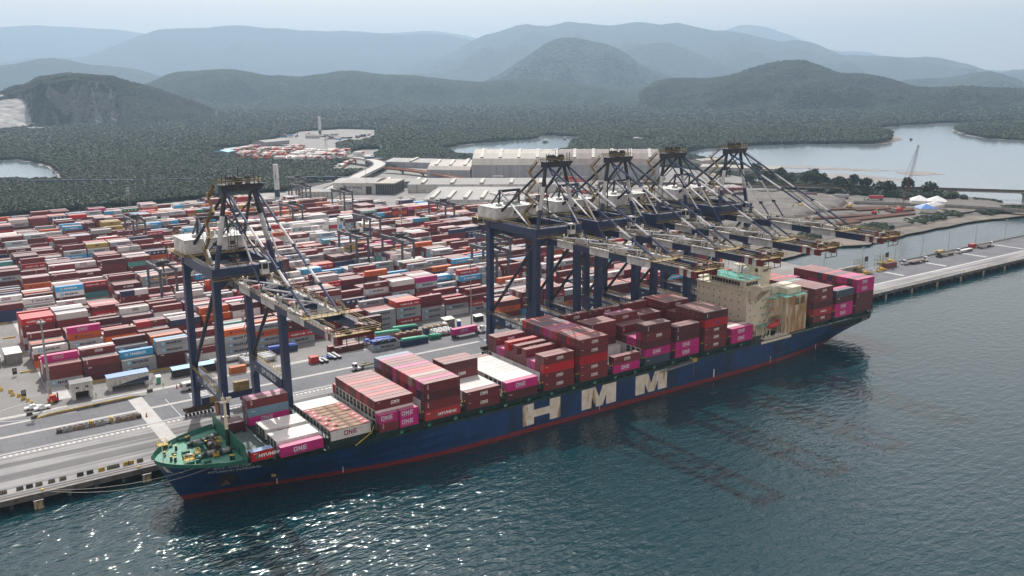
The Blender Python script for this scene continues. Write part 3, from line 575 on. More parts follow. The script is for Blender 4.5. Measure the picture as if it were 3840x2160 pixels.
def print_mesh(kind, L=12.192):
    """lettering laid 1 cm proud of the long side that faces the water (y = 0 face), reading in +x"""
    mb = MB(); ux = (1,0,0); uz = (0,0,1); y = -.012
    def w(p, h, x0, z0, m=0, sx=1.0, yy=y): put(mb, p, (x0, yy, z0), ux, uz, h, m, sx)
    if kind == 'ONE': p = LOGO['ONE']; h = 1.25; W_ = wid(p)*h; x0 = (L-W_)/2 - .6; w(p, h, x0, .95); w(text_poly('OCEAN NETWORK EXPRESS'), .17, x0, .55)
    elif kind == 'ONEc': p = LOGO['ONE']; h = 1.35; x0 = 4.0; w(p, h, x0, .9); w(text_poly('OCEAN NETWORK EXPRESS'), .17, x0, .45); w(text_poly('CONTAINER'), .22, x0+4.1, 1.9)
    elif kind == 'HMM': p = LOGO['HMM']; w(p, 1.15, L*.41, .95); w(text_poly('HMMU'), .2, .7, 2.1)
    elif kind == 'HYUNDAI': p = text_poly('HYUNDAI', .05); w(p, .95, L*.37 if L > 7 else L*.34, .75, 0, 1.15); w((np.array([(0,0),(1.3,0),(.65,1.0)]), [(0,1,2)]), 1.0, L*.28 if L > 7 else L*.16, .7, 1); w(text_poly('HDMU'), .3, .6, 1.9)
    elif kind == 'HMMO': w(text_poly('HMM21'), .85, L*.38, 1.0, 0, 1.1)
    elif kind == 'CAI': w(text_poly('CAI', .06), .45, 1.2, 1.95, 0, 1.3)
    elif kind == 'HV':
        for i, c in enumerate('HMM'): w(text_poly(c, .03), .38, 1.0, 2.1-i*.55)
        for i in range(3): w(text_poly('4'), .13, L-.7, 2.3-i*.3)
    elif kind == 'EX': w(text_poly('FLO'), .35, 1.1, 1.4, 0, 1.4)
    elif kind == 'DRY': w(text_poly('DRY'), .35, .5, 1.9)
    elif kind in ('MAERSK','MAERSKw'):
        mb.add([(1.7+a*1.45, y, .62+b*1.45) for a, b in SQ[0]], SQ[1], 1); mb.add([(1.7+a*1.45, y-.01, .62+b*1.45) for a, b in STAR[0]], STAR[1], 2)
        w(text_poly('MAERSK', .035), 1.0, 3.7, .85, 0, 1.18)
    elif kind == 'SEALAND':
        mb.add([(1.7+a*1.3, y, .7+b*1.3) for a, b in SQ[0]], SQ[1], 1); w(text_poly('MAERSK', .03), .75, 4.2, 1.5, 0, 1.3); w(text_poly('SEALAND', .03), .75, 4.2, .45, 0, 1.15)
    elif kind == 'HAPAG': w(text_poly('Hapag-Lloyd', .03), .85, 4.2, .85); w((np.array([(0,0),(.9,0),(1.1,.45),(.5,.45),(.6,.6),(1.3,.6),(1.2,1.0),(.5,1.0)]), [(0,1,2,3,4,5,6,7)]), 1.1, 2.2, .75)
    elif kind == 'SUD': w(text_poly('HAMBURG', .02), .75, 1.9, .8, 0, 1.1); w(text_poly('SÜD', .02), .95, 9.0, .8, 0, 1.1); w((np.array([(0,.1),(.5,.35),(.55,.9),(1.0,.45),(1.5,.5),(1.0,.3),(.9,0),(.5,.2)]), [(0,1,6,7),(1,2,3,5),(5,3,4)]), 1.3, 6.6, .6)
    elif kind == 'KLINE': w(text_poly('K LINE', .06), .85, 4.2, .95, 0, 1.4)
    elif kind == 'YM': w(text_poly('YANG MING', .03), .85, 4.6, .9, 0, 1.1); w(text_poly('T', .06), 1.0, 3.2, .8, 0, 1.2)
    elif kind == 'UASC':
        for i, c in enumerate('UASC'): w(text_poly(c, .05), 1.0, 2.0+i*2.5, .85, 0, 1.3)
    elif kind == 'MSC': w(text_poly('MSC', .06), 1.1, 4.9, .85, 0, 1.0)
    elif kind == 'codes':
        for i in range(3): w(text_poly('22'), .13, L-.75, 2.3-i*.3)
        w(text_poly('TGHU'), .16, L-1.9, 2.35)
    return mb
M['pr_star'] = surf('pale_blue_star_panel', (.20,.47,.66), (.18,.42,.58), 1, .5); M['pr_wh'] = surf('white_print', (.72,.76,.78), (.62,.66,.68), 1, .5); M['pr_gr'] = surf('green_print', (.05,.22,.12), (.05,.2,.1), 1, .5)
PM = {}
def pm(kind, L):
    if (kind, L) not in PM: PM[(kind, L)] = print_mesh(kind, L).mesh('lettering', [M['print'], M['pr_gr'] if kind == 'HYUNDAI' else M['pr_star'], M['pr_wh']])
    return PM[(kind, L)]
BOXES = []
def container(x, y, z, c, label, logo=None, lc=None, size=40, doors=True, rz=0, group='shipping containers', tier_h=0, jit=True):
    base = CL[c]; k = 1 + (RND.uniform(-.16, .16) if jit else 0); col = tuple(min(.85, v*k) for v in base)
    o = bpy.data.objects.new('shipping_container', None); scene.collection.objects.link(o)
    o.location = (x + (RND.uniform(-.04,.04)), y, z); o.rotation_euler = (0,0,rz); tag(o, label, 'container', group)
    L = 12.192 if size == 40 else 6.058
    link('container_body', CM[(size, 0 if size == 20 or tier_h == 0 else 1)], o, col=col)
    if doors:
        if c == 'W' and size == 40: a = link('cooling_unit', REEF, o, col=col); link('condenser_grille', REEFD, a, col=col)
        else:
            for i in (0, 1):
                d = link('door', DOOR, o, col=tuple(v*.93 for v in col), loc=(0, i*1.07, 0)); link('locking_rods', RODS, d)
                if size == 20 or tier_h: d.scale = (1,1,.9)
    if logo: link('lettering', pm(logo, L), o, col=lc or WH)
    return o
# ---------------------------------------------------------------- the ship's cargo
ZB = 12.35; TH = 2.87; BAYX = {3:15.9,4:30.6,5:45.0,6:59.7,7:74.5,8:89.2,9:103.9,10:118.7,11:133.4,12:148.2,13:163.0,14:212.1,15:226.7,16:240.9}
ordw = ['first','second','third','fourth','fifth','sixth','seventh','eighth','ninth','tenth','eleventh','twelfth','thirteenth','fourteenth','fifteenth','sixteenth']
r_ = random.Random(11)
def brownish(r=r_): return r.choices('BDBRMPHNB', [8,5,4,1.2,1.3,.7,1.2,.4,3])[0]
# per bay: list of (rows, height); near = colours bottom to top of the water-side row; tops = colours of the top tier near to far
SHIP = {
 3: dict(h=[0]+[3]*11+[2], near='', tops='_BBHBHBBHBBBR', low='W'),
 4: dict(h=[4]*13, near='HBDB', tops='BMBKHHBMDBBPL', low='BW', logos={0:'HYUNDAI',3:'HV',2:'HV',1:'HV'}),
 5: dict(h=[2]+[2]*4+[4]*3+[1]*5, near='BB', tops='BWWWWDBBWWBWW', low='W', logos={0:'HMM',1:'HMM'}),
 6: dict(h=[2]*12, near='DM', tops='MWWWWWWWWWWB', low='W', logos={0:'EX',1:'ONE'}),
 7: dict(h=[4,4,3,3,4,3,4,3,4,3,3,4,4], near='BBRB', tops='BBMPBBBBRMPBB', low='WB', logos={0:'HMM',1:'HMM',2:'DRY',3:'HMM'}),
 8: dict(h=[5]*13, near='BBRBB', tops='BBRDBHPMBNBDR', low='BB', logos={0:'HMM',1:'HMM',3:'HMM',4:'HMM'}),
 9: dict(h=[2,1,1,1,2,5,5,5,3,3,3,5,4], near='MB', tops='BWWWWBBBMBBBB', low='WB', logos={0:'ONE',1:'HMM'}),
 10: dict(h=[5,5,3,3,3,4,4,5,5,4,4,5,3], near='SMDBD', tops='DDMMBBBBPMBBB', low='WD', logos={0:'EX',1:'ONE',3:'HMM',4:'HV'}),
 11: dict(h=[4,4,3,3,2,2,3,3,4,4,4,5,4], near='MMDD', tops='BBBBBWBBBBBBB', low='WB', logos={0:'ONE',1:'ONE',2:'HV',3:'HV'}),
 12: dict(h=[5]*6+[4,4]+[5]*5, near='BBBRD', tops='DBBBBBBBBBBRB', low='BB', logos={0:'HMM',1:'HMM',2:'HMM',3:'HMMO',4:'HV'}),
 13: dict(h=[2,2,2]+[1]*10, near='MM', tops='MWBBWWBBWBBWB', low='WB', logos={0:'ONE',1:'ONE'}),
 14: dict(h=[5]*13, near='BHDBB', tops='BBBBBBTBBRBRH', low='BB', logos={0:'HMM',1:'HMMO',3:'HMM',4:'HMM'}),
 15: dict(h=[4,4]+[3]*9+[4,4], near='MMDS', tops='SMBBBBBBBBBMM', low='BB', logos={0:'ONE',1:'ONE',2:'CAI',3:'DRY'}),
 16: dict(h=[5]*13, near='DDDMM', tops='MDMMBNRNBBBBB', low='BB', logos={2:'HV',3:'ONE',4:'ONE'}),
}
LEFT_OVER = []
def ship_label(c, bay, row, tier, nt, logo):
    b = {2:'second',1:'foremost'}.get(bay, ordw[bay-1]); 
    lt = 'top tier' if tier == nt-1 else 'bottom tier' if tier == 0 else 'tier %s' % ['one','two','three','four','five'][tier]
    rr = 'water-side row' if row == 0 else '%s row in' % ordw[row]
    ll = ' with lettering' if logo else ''
    return '%s ship container%s, %s, %s, %s stack from the bow' % (CN[c], ll, lt, rr, b)
for bay, S_ in SHIP.items():
    nxt = SHIP.get(bay-1, {}).get('h', [1]*13) if bay != 14 else [0]*13
    hts = S_['h']
    for row, nt_ in enumerate(hts):
        for t in range(nt_):
            nearh = hts[row-1] if row else 0
            endh = nxt[row] if row < len(nxt) else 0
            vis = t == nt_-1 or t >= nearh or t >= endh or row == 0
            if bay == 14 and row < 5 and t < 3 and row > 0: vis = False
            if bay in (14,16) and row > 8 and t < nt_-2: vis = False
            if row == 0 and t < len(S_['near']): c = S_['near'][t]
            elif t == nt_-1 and row < len(S_['tops']) and S_['tops'][row] != '_': c = S_['tops'][row]
            else: c = ('W' if (S_['low'][0] == 'W' and t <= (1 if bay in (3,11,10,9) else 1 if bay == 7 else 0)) or (bay == 4 and t <= 1) else brownish())
            if not vis:
                LEFT_OVER.append((BAYX[bay], 2.5*row, ZB+TH*t, c)); continue
            logo = None
            if row == 0: logo = S_.get('logos', {}).get(t)
            elif t >= nearh and c in 'BDRMH': logo = {'M':'ONE','H':'HYUNDAI'}.get(c, r_.choice(['HMM','HMM','HV','HMM',None]))
            elif t >= nearh and c == 'W': logo = None
            lc = (.08,.06,.30) if logo == 'HMMO' and bay == 12 else (.72,.76,.84) if (logo == 'ONE') else WH
            container(BAYX[bay], 2.5*row, ZB + TH*t, c, ship_label(c, bay, row, t, nt_, logo), logo, lc, doors=(t >= endh-1 or row == 0), group='containers stacked on the ship')
# foremost bays
for i, t, c, lg in ((0,0,'B','HV'),(0,1,'M','ONE'),(1,0,'M','ONE'),(1,1,'M','ONE')):
    o = container(15.9+i*6.6, .3, ZB-.2+t*2.6, c, '%s half-length container, %s of the %s short pair beside the third stack' % (CN[c], ['lower','upper'][t], ['left','right'][i]), lg, (.72,.76,.84), size=20, group='containers stacked on the ship')
container(-12.9, 1.6, 11.55, 'M', 'magenta container with grey lettering, nearest the water behind the bow', 'ONE', (.74,.80,.88), group='containers stacked on the ship')
for i in range(3): container(-12.7, 4.9+2.5*i, 12.2, 'W', 'white refrigerated container, %s of three behind the magenta one at the bow' % ['near one','middle one','far one'][i], 'codes' if i == 0 else None, (.3,.1,.2), group='containers stacked on the ship')
for i in range(3): container(-12.6, 14.0+2.5*i, 12.5, 'W', 'white refrigerated container amid the bow deck, %s of three' % ['near one','middle one','far one'][i], 'ONE' if i == 0 else None, MG, group='containers stacked on the ship')
for i, cs in enumerate(('MLB', 'WBP')):
    for t, c in enumerate(cs): container(-12.9, 26.6+2.5*i, 12.5+2.6*t, c, '%s container, tier %s of the %s column of the tall block at the bow' % (CN[c], ['one','two','three'][t], ['near','far'][i]), ('ONE' if c == 'M' else 'HV' if c == 'B' else 'EX') if i == 0 else None, (.5,.55,.62) if c == 'M' else WH, tier_h=1, group='containers stacked on the ship')
o = container(-20.6, 2.4, 12.1, 'R', 'short red container with white lettering and blue roof, just behind the green bulkhead', 'HYUNDAI', WH, size=20, group='containers stacked on the ship')
mb = MB(); mb.box(.02, 6.04, .02, 2.42, 2.601, 2.63); mb.build('roof_panel', surf('faded_blue_roof', (.16,.27,.50), (.28,.36,.5), 1.2, .5), o)
for i in range(2): container(-20.4, 25.6+2.5*i, 12.3, 'D', 'short dark maroon container at the far side behind the green bulkhead, %s one' % ['near','far'][i], None, size=20, group='containers stacked on the ship')
# open-top row with folded hatch flaps
M['crust'] = surf('dusty_tan_cover', (.40,.29,.20), (.26,.18,.13), .8, .9, stretch=(.4,1.4,1), rust=(.16,.11,.08), rs=.5, rt=(.5,.62)); M['flap'] = surf('salmon_red_flap', (.42,.10,.09), (.30,.07,.07), 1.2, .6)
for row in range(11):
    tan = row < 8; c = 'W'
    lab = 'white open-top container loaded with tan cargo, %s row in, second stack from the bow' % ordw[row+1] if tan else 'white container with plain pale roof, %s row in, second stack from the bow' % ordw[row+1]
    o = container(1.8, 2.1+2.5*row, 12.45, c, lab, 'ONEc' if row == 0 else None, MG, group='containers stacked on the ship', jit=False)
    if tan:
        mb = MB(); mb.box(.3, 11.9, .14, 2.3, 2.871, 2.98); mb.build('cargo_cover', M['crust'], o)
        mb = MB(); mb.box(.0, 12.19, 0, .14, 2.871, 3.06); mb.box(0, 12.19, 2.3, 2.43, 2.871, 3.06); mb.box(0,.28,.14,2.3,2.871,3.06); mb.box(11.92,12.19,.14,2.3,2.871,3.06); mb.build('top_rail', surf('rust_red_rail', (.22,.05,.04), (.15,.04,.035), 1, .6) if row == 0 else bpy.data.materials['rust_red_rail'], o)
        for e in (0, 1):
            if e == 1 and row in (4,): continue
            sh = RND.uniform(-.3,.3) + (1.2 if (row in (1,3) and e == 0) else 0); x0 = .1+sh if e == 0 else 9.6+sh*.6
            mb = MB(); a = .10 if row not in (1,3) or e else .5
            mb.add([(x0,.1,3.08),(x0+2.3,.1,3.08+a),(x0+2.3,2.35,3.08+a),(x0,2.35,3.08),(x0,.1,3.14),(x0+2.3,.1,3.14+a),(x0+2.3,2.35,3.14+a),(x0,2.35,3.14)], [(0,3,2,1),(4,5,6,7),(0,1,5,4),(1,2,6,5),(2,3,7,6),(3,0,4,7)]); f = mb.build('folded_flap', M['flap'], o)
            mb = MB(); mb.add([(x0+.9,.8,3.19+a*.5),(x0+1.5,.8,3.19+a*.65),(x0+1.5,1.3,3.19+a*.65),(x0+.9,1.3,3.19+a*.5)], [(0,1,2,3)]); mb.build('vent_patch', M['white'], f)

# ---------------------------------------------------------------- container ship
YC = 16.25; HB = 16.65
ship = thing('container_ship', 'long blue container ship with red waterline, cream bridge tower and green foredeck', 'ship')
def half(x, z):
    s = max(0, min(1, z/13.8)); xs = -35.4 - 6.8*s**.9
    if x <= xs: return 0.0
    tw = min(1, (x-xs)/88); fw = math.sin(math.pi/2*tw)**1.3
    td = min(1, (x-xs)/32); fd = (1-(1-td)**2)**.55
    w = s**1.15; h = HB*((1-w)*fw + w*fd)
    if x > 170:
        u = (x-170)/84; low = max(0, 1-z/8.5); h *= 1 - .85*low*max(0,(u-.15))**1.6 - .03*u*u
    return max(h, 0)
def keel(x):    # underside of the overhanging stern
    return -1.5 if x < 218 else -1.5 + (x-218)**1.28*.088
XS = [-42.2,-42.0,-41.5,-40.7,-39.7,-38.4,-36.8,-35,-33,-30.5,-28,-25,-22.01] ; XS2 = [-22,-18,-12,-5,4,14,26,40,55,80,105,130,155,176,176.01,190,200,208,216,222,228,234,240,246,251,253.2]
M['hull_blue'] = surf('hull_blue_paint', (.010,.055,.185), (.006,.032,.11), .12, .34, stretch=(1,1,.6), rust=(.012,.03,.045), rs=.14, rt=(.5,.68))
_m = M['hull_blue']; _n = _m.node_tree; _b = next(q for q in _n.nodes if q.type == 'BSDF_PRINCIPLED'); _src = _b.inputs['Base Color'].links[0].from_socket
_st = nz(_n, .9, detail=5, stretch=(1.6,1.6,.09)); _sp = _n.nodes.new('ShaderNodeSeparateXYZ'); _tc = _n.nodes.new('ShaderNodeTexCoord'); _n.links.new(_tc.outputs['Object'], _sp.inputs[0])
_lo = _n.nodes.new('ShaderNodeMapRange'); _n.links.new(_sp.outputs[2], _lo.inputs[0])
for _k, _v in enumerate((1.5, 5.5, .62, .15)): _lo.inputs[_k+1].default_value = _v
_mu = _n.nodes.new('ShaderNodeMath'); _mu.operation = 'MULTIPLY'; _n.links.new(ramp(_n, _st.outputs[0], [(.5, 0), (.62, 1)]).outputs[0], _mu.inputs[0]); _n.links.new(_lo.outputs[0], _mu.inputs[1])
_c = mixc(_n, _mu.outputs[0], _src, (.006,.010,.016))
_br = _n.nodes.new('ShaderNodeTexBrick'); _br.inputs['Scale'].default_value = 1; _br.inputs['Brick Width'].default_value = 11.5; _br.inputs['Row Height'].default_value = 2.9; _br.inputs['Mortar Size'].default_value = .05; _br.inputs['Color1'].default_value = (1,1,1,1); _br.inputs['Color2'].default_value = (.80,.84,.88,1); _br.inputs['Mortar'].default_value = (.55,.6,.6,1)
_cx = _n.nodes.new('ShaderNodeCombineXYZ'); _n.links.new(_sp.outputs[0], _cx.inputs[0]); _n.links.new(_sp.outputs[2], _cx.inputs[1]); _n.links.new(_cx.outputs[0], _br.inputs['Vector']); _c = mixc(_n, 1.0, _c, _br.outputs[0], 'MULTIPLY'); _n.links.new(_c, _b.inputs['Base Color'])
M['hull_red'] = surf('hull_red_paint', (.20,.018,.022), (.12,.016,.02), .5, .5, stretch=(.5,.5,2))
M['deck_green'] = surf('foredeck_green_paint', (.07,.30,.20), (.045,.20,.14), .6, .5, rust=(.16,.28,.22), rs=.5, rt=(.55,.7))
M['dk_green'] = surf('dark_green_paint', (.018,.055,.048), (.010,.026,.024), .5, .5, rust=(.05,.035,.02), rs=.8, rt=(.6,.75))
M['bw_green'] = surf('bulwark_green_paint', (.012,.14,.09), (.010,.10,.068), .5, .5)
def skin(xs, zt, name, zs, mats, mi, top=None):
    mb = MB()
    for side in (-1, 1):
        rows = []
        for x in xs:
            zt_ = zt(x); zz = [max(keel(x), -1.5)] + [max(z, keel(x)+.02) for z in zs if z < zt_-.05] + [zt_]
            while len(zz) < len(zs) + 2: zz.insert(-1, zt_-.04)
            rows.append([(x + 0, YC + side*half(max(x, -42.19+ (13.8-z)*.0), z), z) if half(x, z) > 0 or True else None for z in zz])
        for i in range(len(xs)-1):
            for j in range(len(rows[0])-1):
                a, b, c, d = rows[i][j], rows[i+1][j], rows[i+1][j+1], rows[i][j+1]
                mb.face([a, b, c, d] if side < 0 else [a, d, c, b], mi(.5*(a[2]+c[2]), .5*(a[0]+b[0])))
    return mb
# stem: stations follow the raked bow, so start each height level at its own stem position
def bowskin():
    mb = MB(); zs = [-1.5,0,1.5,1.51,4,7,9.8,11.5,12.8,13.8]; N = 15
    for side in (-1, 1):
        rows = []
        for z in zs:
            s = max(0, min(1, z/13.8)); x0 = -35.4-6.8*s**.9; rows.append([(x0 + (-22-x0)*(k/N)**1.7, z) for k in range(N+1)])
        for j in range(len(zs)-1):
            for k in range(N):
                q = [rows[j][k], rows[j][k+1], rows[j+1][k+1], rows[j+1][k]]; P = [(x, YC+side*half(x, z), z) for x, z in q]
                m = 1 if zs[j+1] <= 1.5 else 2 if zs[j] >= 12.8 else 0
                mb.face(P if side < 0 else P[::-1], m)
    return mb
mb = bowskin(); zs = [0, 1.5, 1.51, 4, 7, 9.6]
top = lambda x: 12.0 if x < -21.9 else 11.6 if x < -12 else 10.4 if x < 176 else 10.4
m2 = skin(XS2, top, 'x', zs, None, lambda z, x: 1 if z < 1.4 else (3 if z > 9.61 or (x > 226 and z > 6) else 0))
mb.add(m2.v, m2.f); mb.m = mb.m[:-len(m2.m)] + m2.m
P = [(253.2, YC+s*half(253.2, z), z) for s, z in ((-1,6.2),(1,6.2),(1,8),(1,10.4),(-1,10.4),(-1,8))]; mb.face(P, 3)
hull = mb.build('hull', [M['hull_blue'], M['hull_red'], M['bw_green'], M['dk_green']], ship)
def hull_print(poly, x0, z0, h, m=0, sx=1.0, off=.03, name='hull_lettering', mat=None, slant=0):
    V, F = poly; mb = MB(); mb.add([(x0+a*h*sx+b*h*slant, YC-half(x0+a*h*sx, z0+b*h)-off, z0+b*h) for a, b in V], F); return mb
M['letter'] = surf('flaking_white_hull_paint', (.78,.75,.66), (.62,.56,.44), .35, .7, rust=(.33,.20,.10), rs=.28, rt=(.54,.62), stretch=(1,1,1))
def grid_rects(rects):  # split big plates so that they follow the hull
    mb = MB()
    for (x0, x1, z0, z1) in rects: mb.face([(x0, -.43, z0), (x1, -.43, z0), (x1, -.43, z1), (x0, -.43, z1)])
    return mb
L_ = thing  # noqa
mb = grid_rects([(65.6,70.0,2.4,9.5),(76.4,80.8,2.4,9.5),(70.0,76.4,4.7,7.2)]); mb.build('hull_letter', M['letter'], ship)
for x0 in (89.8, 114.0):
    mb = MB(); pts = [(0,0),(4.4,0),(4.4,3.7),(6.2,0),(9.2,0),(10.7,3.7),(10.8,0),(15.2,0),(15.2,7.1),(9.2,7.1),(7.5,3.3),(5.9,7.1),(0,7.1)]
    for tri in ([0,1,2],[0,2,11,12],[2,3,10,11],[3,4,10],[4,5,10],[5,9,10],[5,6,7],[5,7,8,9]): mb.face([(x0+pts[i][0], -.43, 2.4+pts[i][1]) for i in tri])
    mb.build('hull_letter', M['letter'], ship)
t_ = hull_print(text_poly('HYUNDAI INTEGRAL', .02), -30.6, 9.3, .95, sx=1.05); t_.build('ship_name', M['pr_wh'], ship)
t_ = hull_print(text_poly('현대 인테그랄', .02), -29.8, 10.9, 1.0, sx=1.45); t_.build('ship_name', M['pr_wh'], ship)
mb = MB()
def hp(x, z): return (x, YC-half(x, z)-.05, z)
for (a, b, c, d) in (((-40.6,10.2),(-40.0,10.2),(-41.2,12.6),(-41.5,12.6)), ((-39.6,10.2),(-39.0,10.2),(-40.4,12.6),(-40.9,12.6)), ((-38.8,10.2),(-36.2,10.3),(-36.8,10.8),(-39.2,10.8)), ((-39.3,11.0),(-35.4,11.2),(-36.0,11.7),(-39.7,11.6)), ((-39.8,11.9),(-34.6,12.1),(-35.0,12.5),(-40.1,12.5))): mb.face([hp(*a), hp(*b), hp(*c), hp(*d)])
mb.build('bow_emblem', M['letter'], ship)
mb = MB()
for x in (-12, 6, 97.5, 186, 214.5):
    for k in range(5): mb.box(x, x+.22, -.46 if x > 30 else YC-half(x, 2.6)-.05, -.3 if x > 30 else YC-half(x, 2.6)+.1, 1.0+k*.5, 1.3+k*.5)
mb.box(153.5,154,-.46,-.3,1.2,4.4)
mb.build('draught_marks', M['pr_wh'], ship)
mb = MB()   # flat dark anchor recess and rust stains
mb.add([hp(-27.5,3.4), hp(-23.2,3.4), hp(-23.6,8.2), hp(-27.2,8.2)], [(0,1,2,3)]); mb.build('anchor_pocket', M['dark'], ship)
mb = MB(); mb.tube(hp(-25.6,5.2), (hp(-25.6,5.2)[0], hp(-25.6,5.2)[1]-.5, 5.2), .5, 6); mb.box(-26.6,-24.4,hp(-25.5,4.2)[1]-.5,hp(-25.5,4.2)[1]-.1,3.8,4.4); mb.build('anchor', M['rusty'], ship)
mb = MB()
for i in range(10): a = 2*math.pi*i/10
P = hp(-13.2, 4.6); mb.add([(P[0]+.75*math.cos(2*math.pi*i/12), P[1]-.04, P[2]+.75*math.sin(2*math.pi*i/12)) for i in range(12)], [tuple(range(12))]); mb.build('thruster_mark', M['yellow_old'], ship)
# decks
mb = MB(); N = 16
pts = [(-42.0 + 20*(k/N)**1.5, 12.75) for k in range(N+1)]
ring = [(x, YC-max(half(x, 12.75)-.15, .05)) for x, _ in pts] + [(x, YC+max(half(x, 12.75)-.15, .05)) for x, _ in pts[::-1]]
mb.face([(x, y, 12.75) for x, y in ring]); mb.build('forecastle_deck', M['deck_green'], ship)
mb = MB()   # inner bulwark face, capping rail and stiffeners
for s in (-1, 1):
    for (xa, _), (xb, _) in zip(pts[:-1], pts[1:]):
        a = (xa, YC+s*max(half(xa,13.8)-.12,.02)); b = (xb, YC+s*max(half(xb,13.8)-.12,.02)); a2 = (xa, YC+s*(half(xa,13.8)+.1)); b2 = (xb, YC+s*(half(xb,13.8)+.1))
        mb.face([(*a,12.75),(*b,12.75),(*b,13.82),(*a,13.82)]); mb.face([(*a,13.85),(*b,13.85),(*b2,13.85),(*a2,13.85)])
    for k in range(26):
        x = -40.5 + k*.72; y = YC+s*(half(x,13.4)-.15); mb.add([(x,y,12.78),(x+.08,y,12.78),(x+.08,y,13.75),(x,y,13.75),(x,y-s*.55,12.78),(x+.08,y-s*.55,12.78)], [(0,3,4),(1,5,2),(3,2,5,4)])
mb.build('bulwark', M['bw_green'], ship)
# breakwater wall
mb = MB(); mb.add([(-22,YC-14.6,12.0),(-22,YC+14.6,12.0),(-22,YC+14.9,17.0),(-22,YC-13.2,17.0),(-21.8,YC-14.6,12.0),(-21.8,YC+14.6,12.0),(-21.8,YC+14.9,17.0),(-21.8,YC-13.2,17.0)], [(0,1,2,3)[::-1],(4,5,6,7),(3,2,6,7),(0,3,7,4),(1,5,6,2)])
mb.add([(-22,YC-14.6,12.0),(-22,YC-13.2,17.0),(-23.6,YC-14.9,12.0)], [(0,1,2)])
for k in range(13): y = YC-12+2*k; mb.add([(-21.8,y,12),(-20.6,y,12),(-21.8,y,16.6)], [(0,1,2)]); mb.box(-22.1,-21.98,y+.9,y+1.1,12.9,13.5)
mb.build('breakwater_wall', M['bw_green'], ship)
mb = MB()
for y in (YC-9, YC+1.4, YC+12): mb.box(-22.14,-22.01,y,y+.9,12.8,14.6)
mb.build('bulkhead_door', M['dark'], ship)
# main deck plating and hatch level
mb = MB(); xs = [-21.8,-12,-5,4,14,26,40,60,176]; ring = [(x, YC-half(x,10.4)+.05) for x in xs] + [(x, YC+half(x,10.4)-.05) for x in xs[::-1]]
mb.face([(x,y,10.42) for x, y in ring]); ring = [(176,YC-16.5),(253.1,YC-15.9),(253.1,YC+15.9),(176,YC+16.5)]; mb.face([(x,y,10.42) for x,y in ring]); mb.build('main_deck', M['dk_green'], ship)
mb = MB(); mb.box(-14.2,-13.4,YC-12,YC+13,10.45,12.2); mb.face([(-21.5,YC-11,12.05),(-14,YC-13,12.05),(-14,YC+8,12.05),(-21.5,YC+8,12.05)]); mb.box(-21.5,-14.1,YC-11,YC+8,10.45,12.04)
mb.build('hatch_cover', surf('grey_green_hatch', (.10,.15,.13), (.07,.11,.10), .4, .6), ship)
mb = MB(); mb.box(-13.2,.2,YC-10.8,YC+14.5,10.45,12.1); mb.box(1.5,14.3,YC-12.8,YC+13.2,10.45,12.3)
for b, x in BAYX.items(): mb.box(x, x+12.2, 1.2, 31.3, 10.45, ZB-.08)
mb.build('hatch_cover', M['dk_green'], ship)
# stanchions and lashing bridges in the gaps between the stacks
for i, x in enumerate([0.3, 14.5] + [BAYX[b]-1.25 for b in (4,5,6,7,8,9,10,11,12,13)] + [175.9, 210.9, 225.5, 239.6, 253.0]):
    y0 = -.2 if x > 20 else 1.0; y1 = 32.7 if x > 20 else 31
    mb = MB()
    for y in (y0, y0+2.4, y0+5, YC-3, YC+3, y1-5, y1-2.5, y1):
        for dx in (-.45, .45): mb.box(x+dx-.1, x+dx+.1, y-.1, y+.1, 10.4, 15.4)
    mb.box(x-.6, x+.6, y0, y1, 14.2, 14.3); mb.rail([(x-.6,y0,14.3),(x-.6,y1,14.3)], 1.1, 3); mb.build('lashing_bridge', M['dk_green'], ship)
    if 20 < x < 240:
        mb = MB(); mb.box(x-.6, x-.3, y0-.15, y0+.15, 15.4, 15.9); mb.box(x+.3, x+.6, y0-.15, y0+.15, 15.4, 15.9); mb.build('yellow_cap', M['yellow'], ship)
# side passage: pillars, rails, small fittings
mb = MB(); x = 15.5
while x < 252:
    if not 176 < x < 210: mb.box(x, x+.35, -.38, -.1, 10.4, 12.3)
    x += 4.9
mb.box(15, 176, -.36, -.1, 12.15, 12.3); mb.box(210, 252.5, -.2, 0, 12.15, 12.3)
mb.box(15, 176, 1.0, 1.15, 10.4, 12.1); mb.rail([(-12,1.5,11.6),(0,.6,10.9),(15,-.2,10.45),(176,-.3,10.45)], 1.0, 3.2)
mb.build('side_passage', M['dk_green'], ship)
mb = MB()
for k in range(17): x = 22 + 14.7*k*.62; mb.box(x, x+1.1, -.42, -.37, 10.7, 11.5)
mb.build('vent_box', M['deck_green'], ship)
mb = MB(); mb.tube((8.0,-.3,10.6),(13.3,.6,12.8),.14,5); mb.tube((13.3,.6,12.8),(14.4,.8,14.4),.12,5); mb.build('crane_hook_arm', M['yellow'], ship)
# gangway hung along the side
mb = MB(); mb.beam((126,-.9,8.9),(142,-.9,9.7),.8,.35); mb.rail([(126,-1.3,9.0),(142,-1.3,9.8)],1.0,1.6); mb.build('gangway', M['steel'], ship)
mb = MB(); mb.box(141.5,143.4,-1.4,-.45,9.6,10.9); mb.build('gangway_platform', M['yellow'], ship)
mb = MB(); 
for k in range(12): mb.box(142.2,142.9,-.55,-.47,3.6+k*.5,3.68+k*.5)
mb.build('pilot_ladder', M['wood'], ship)
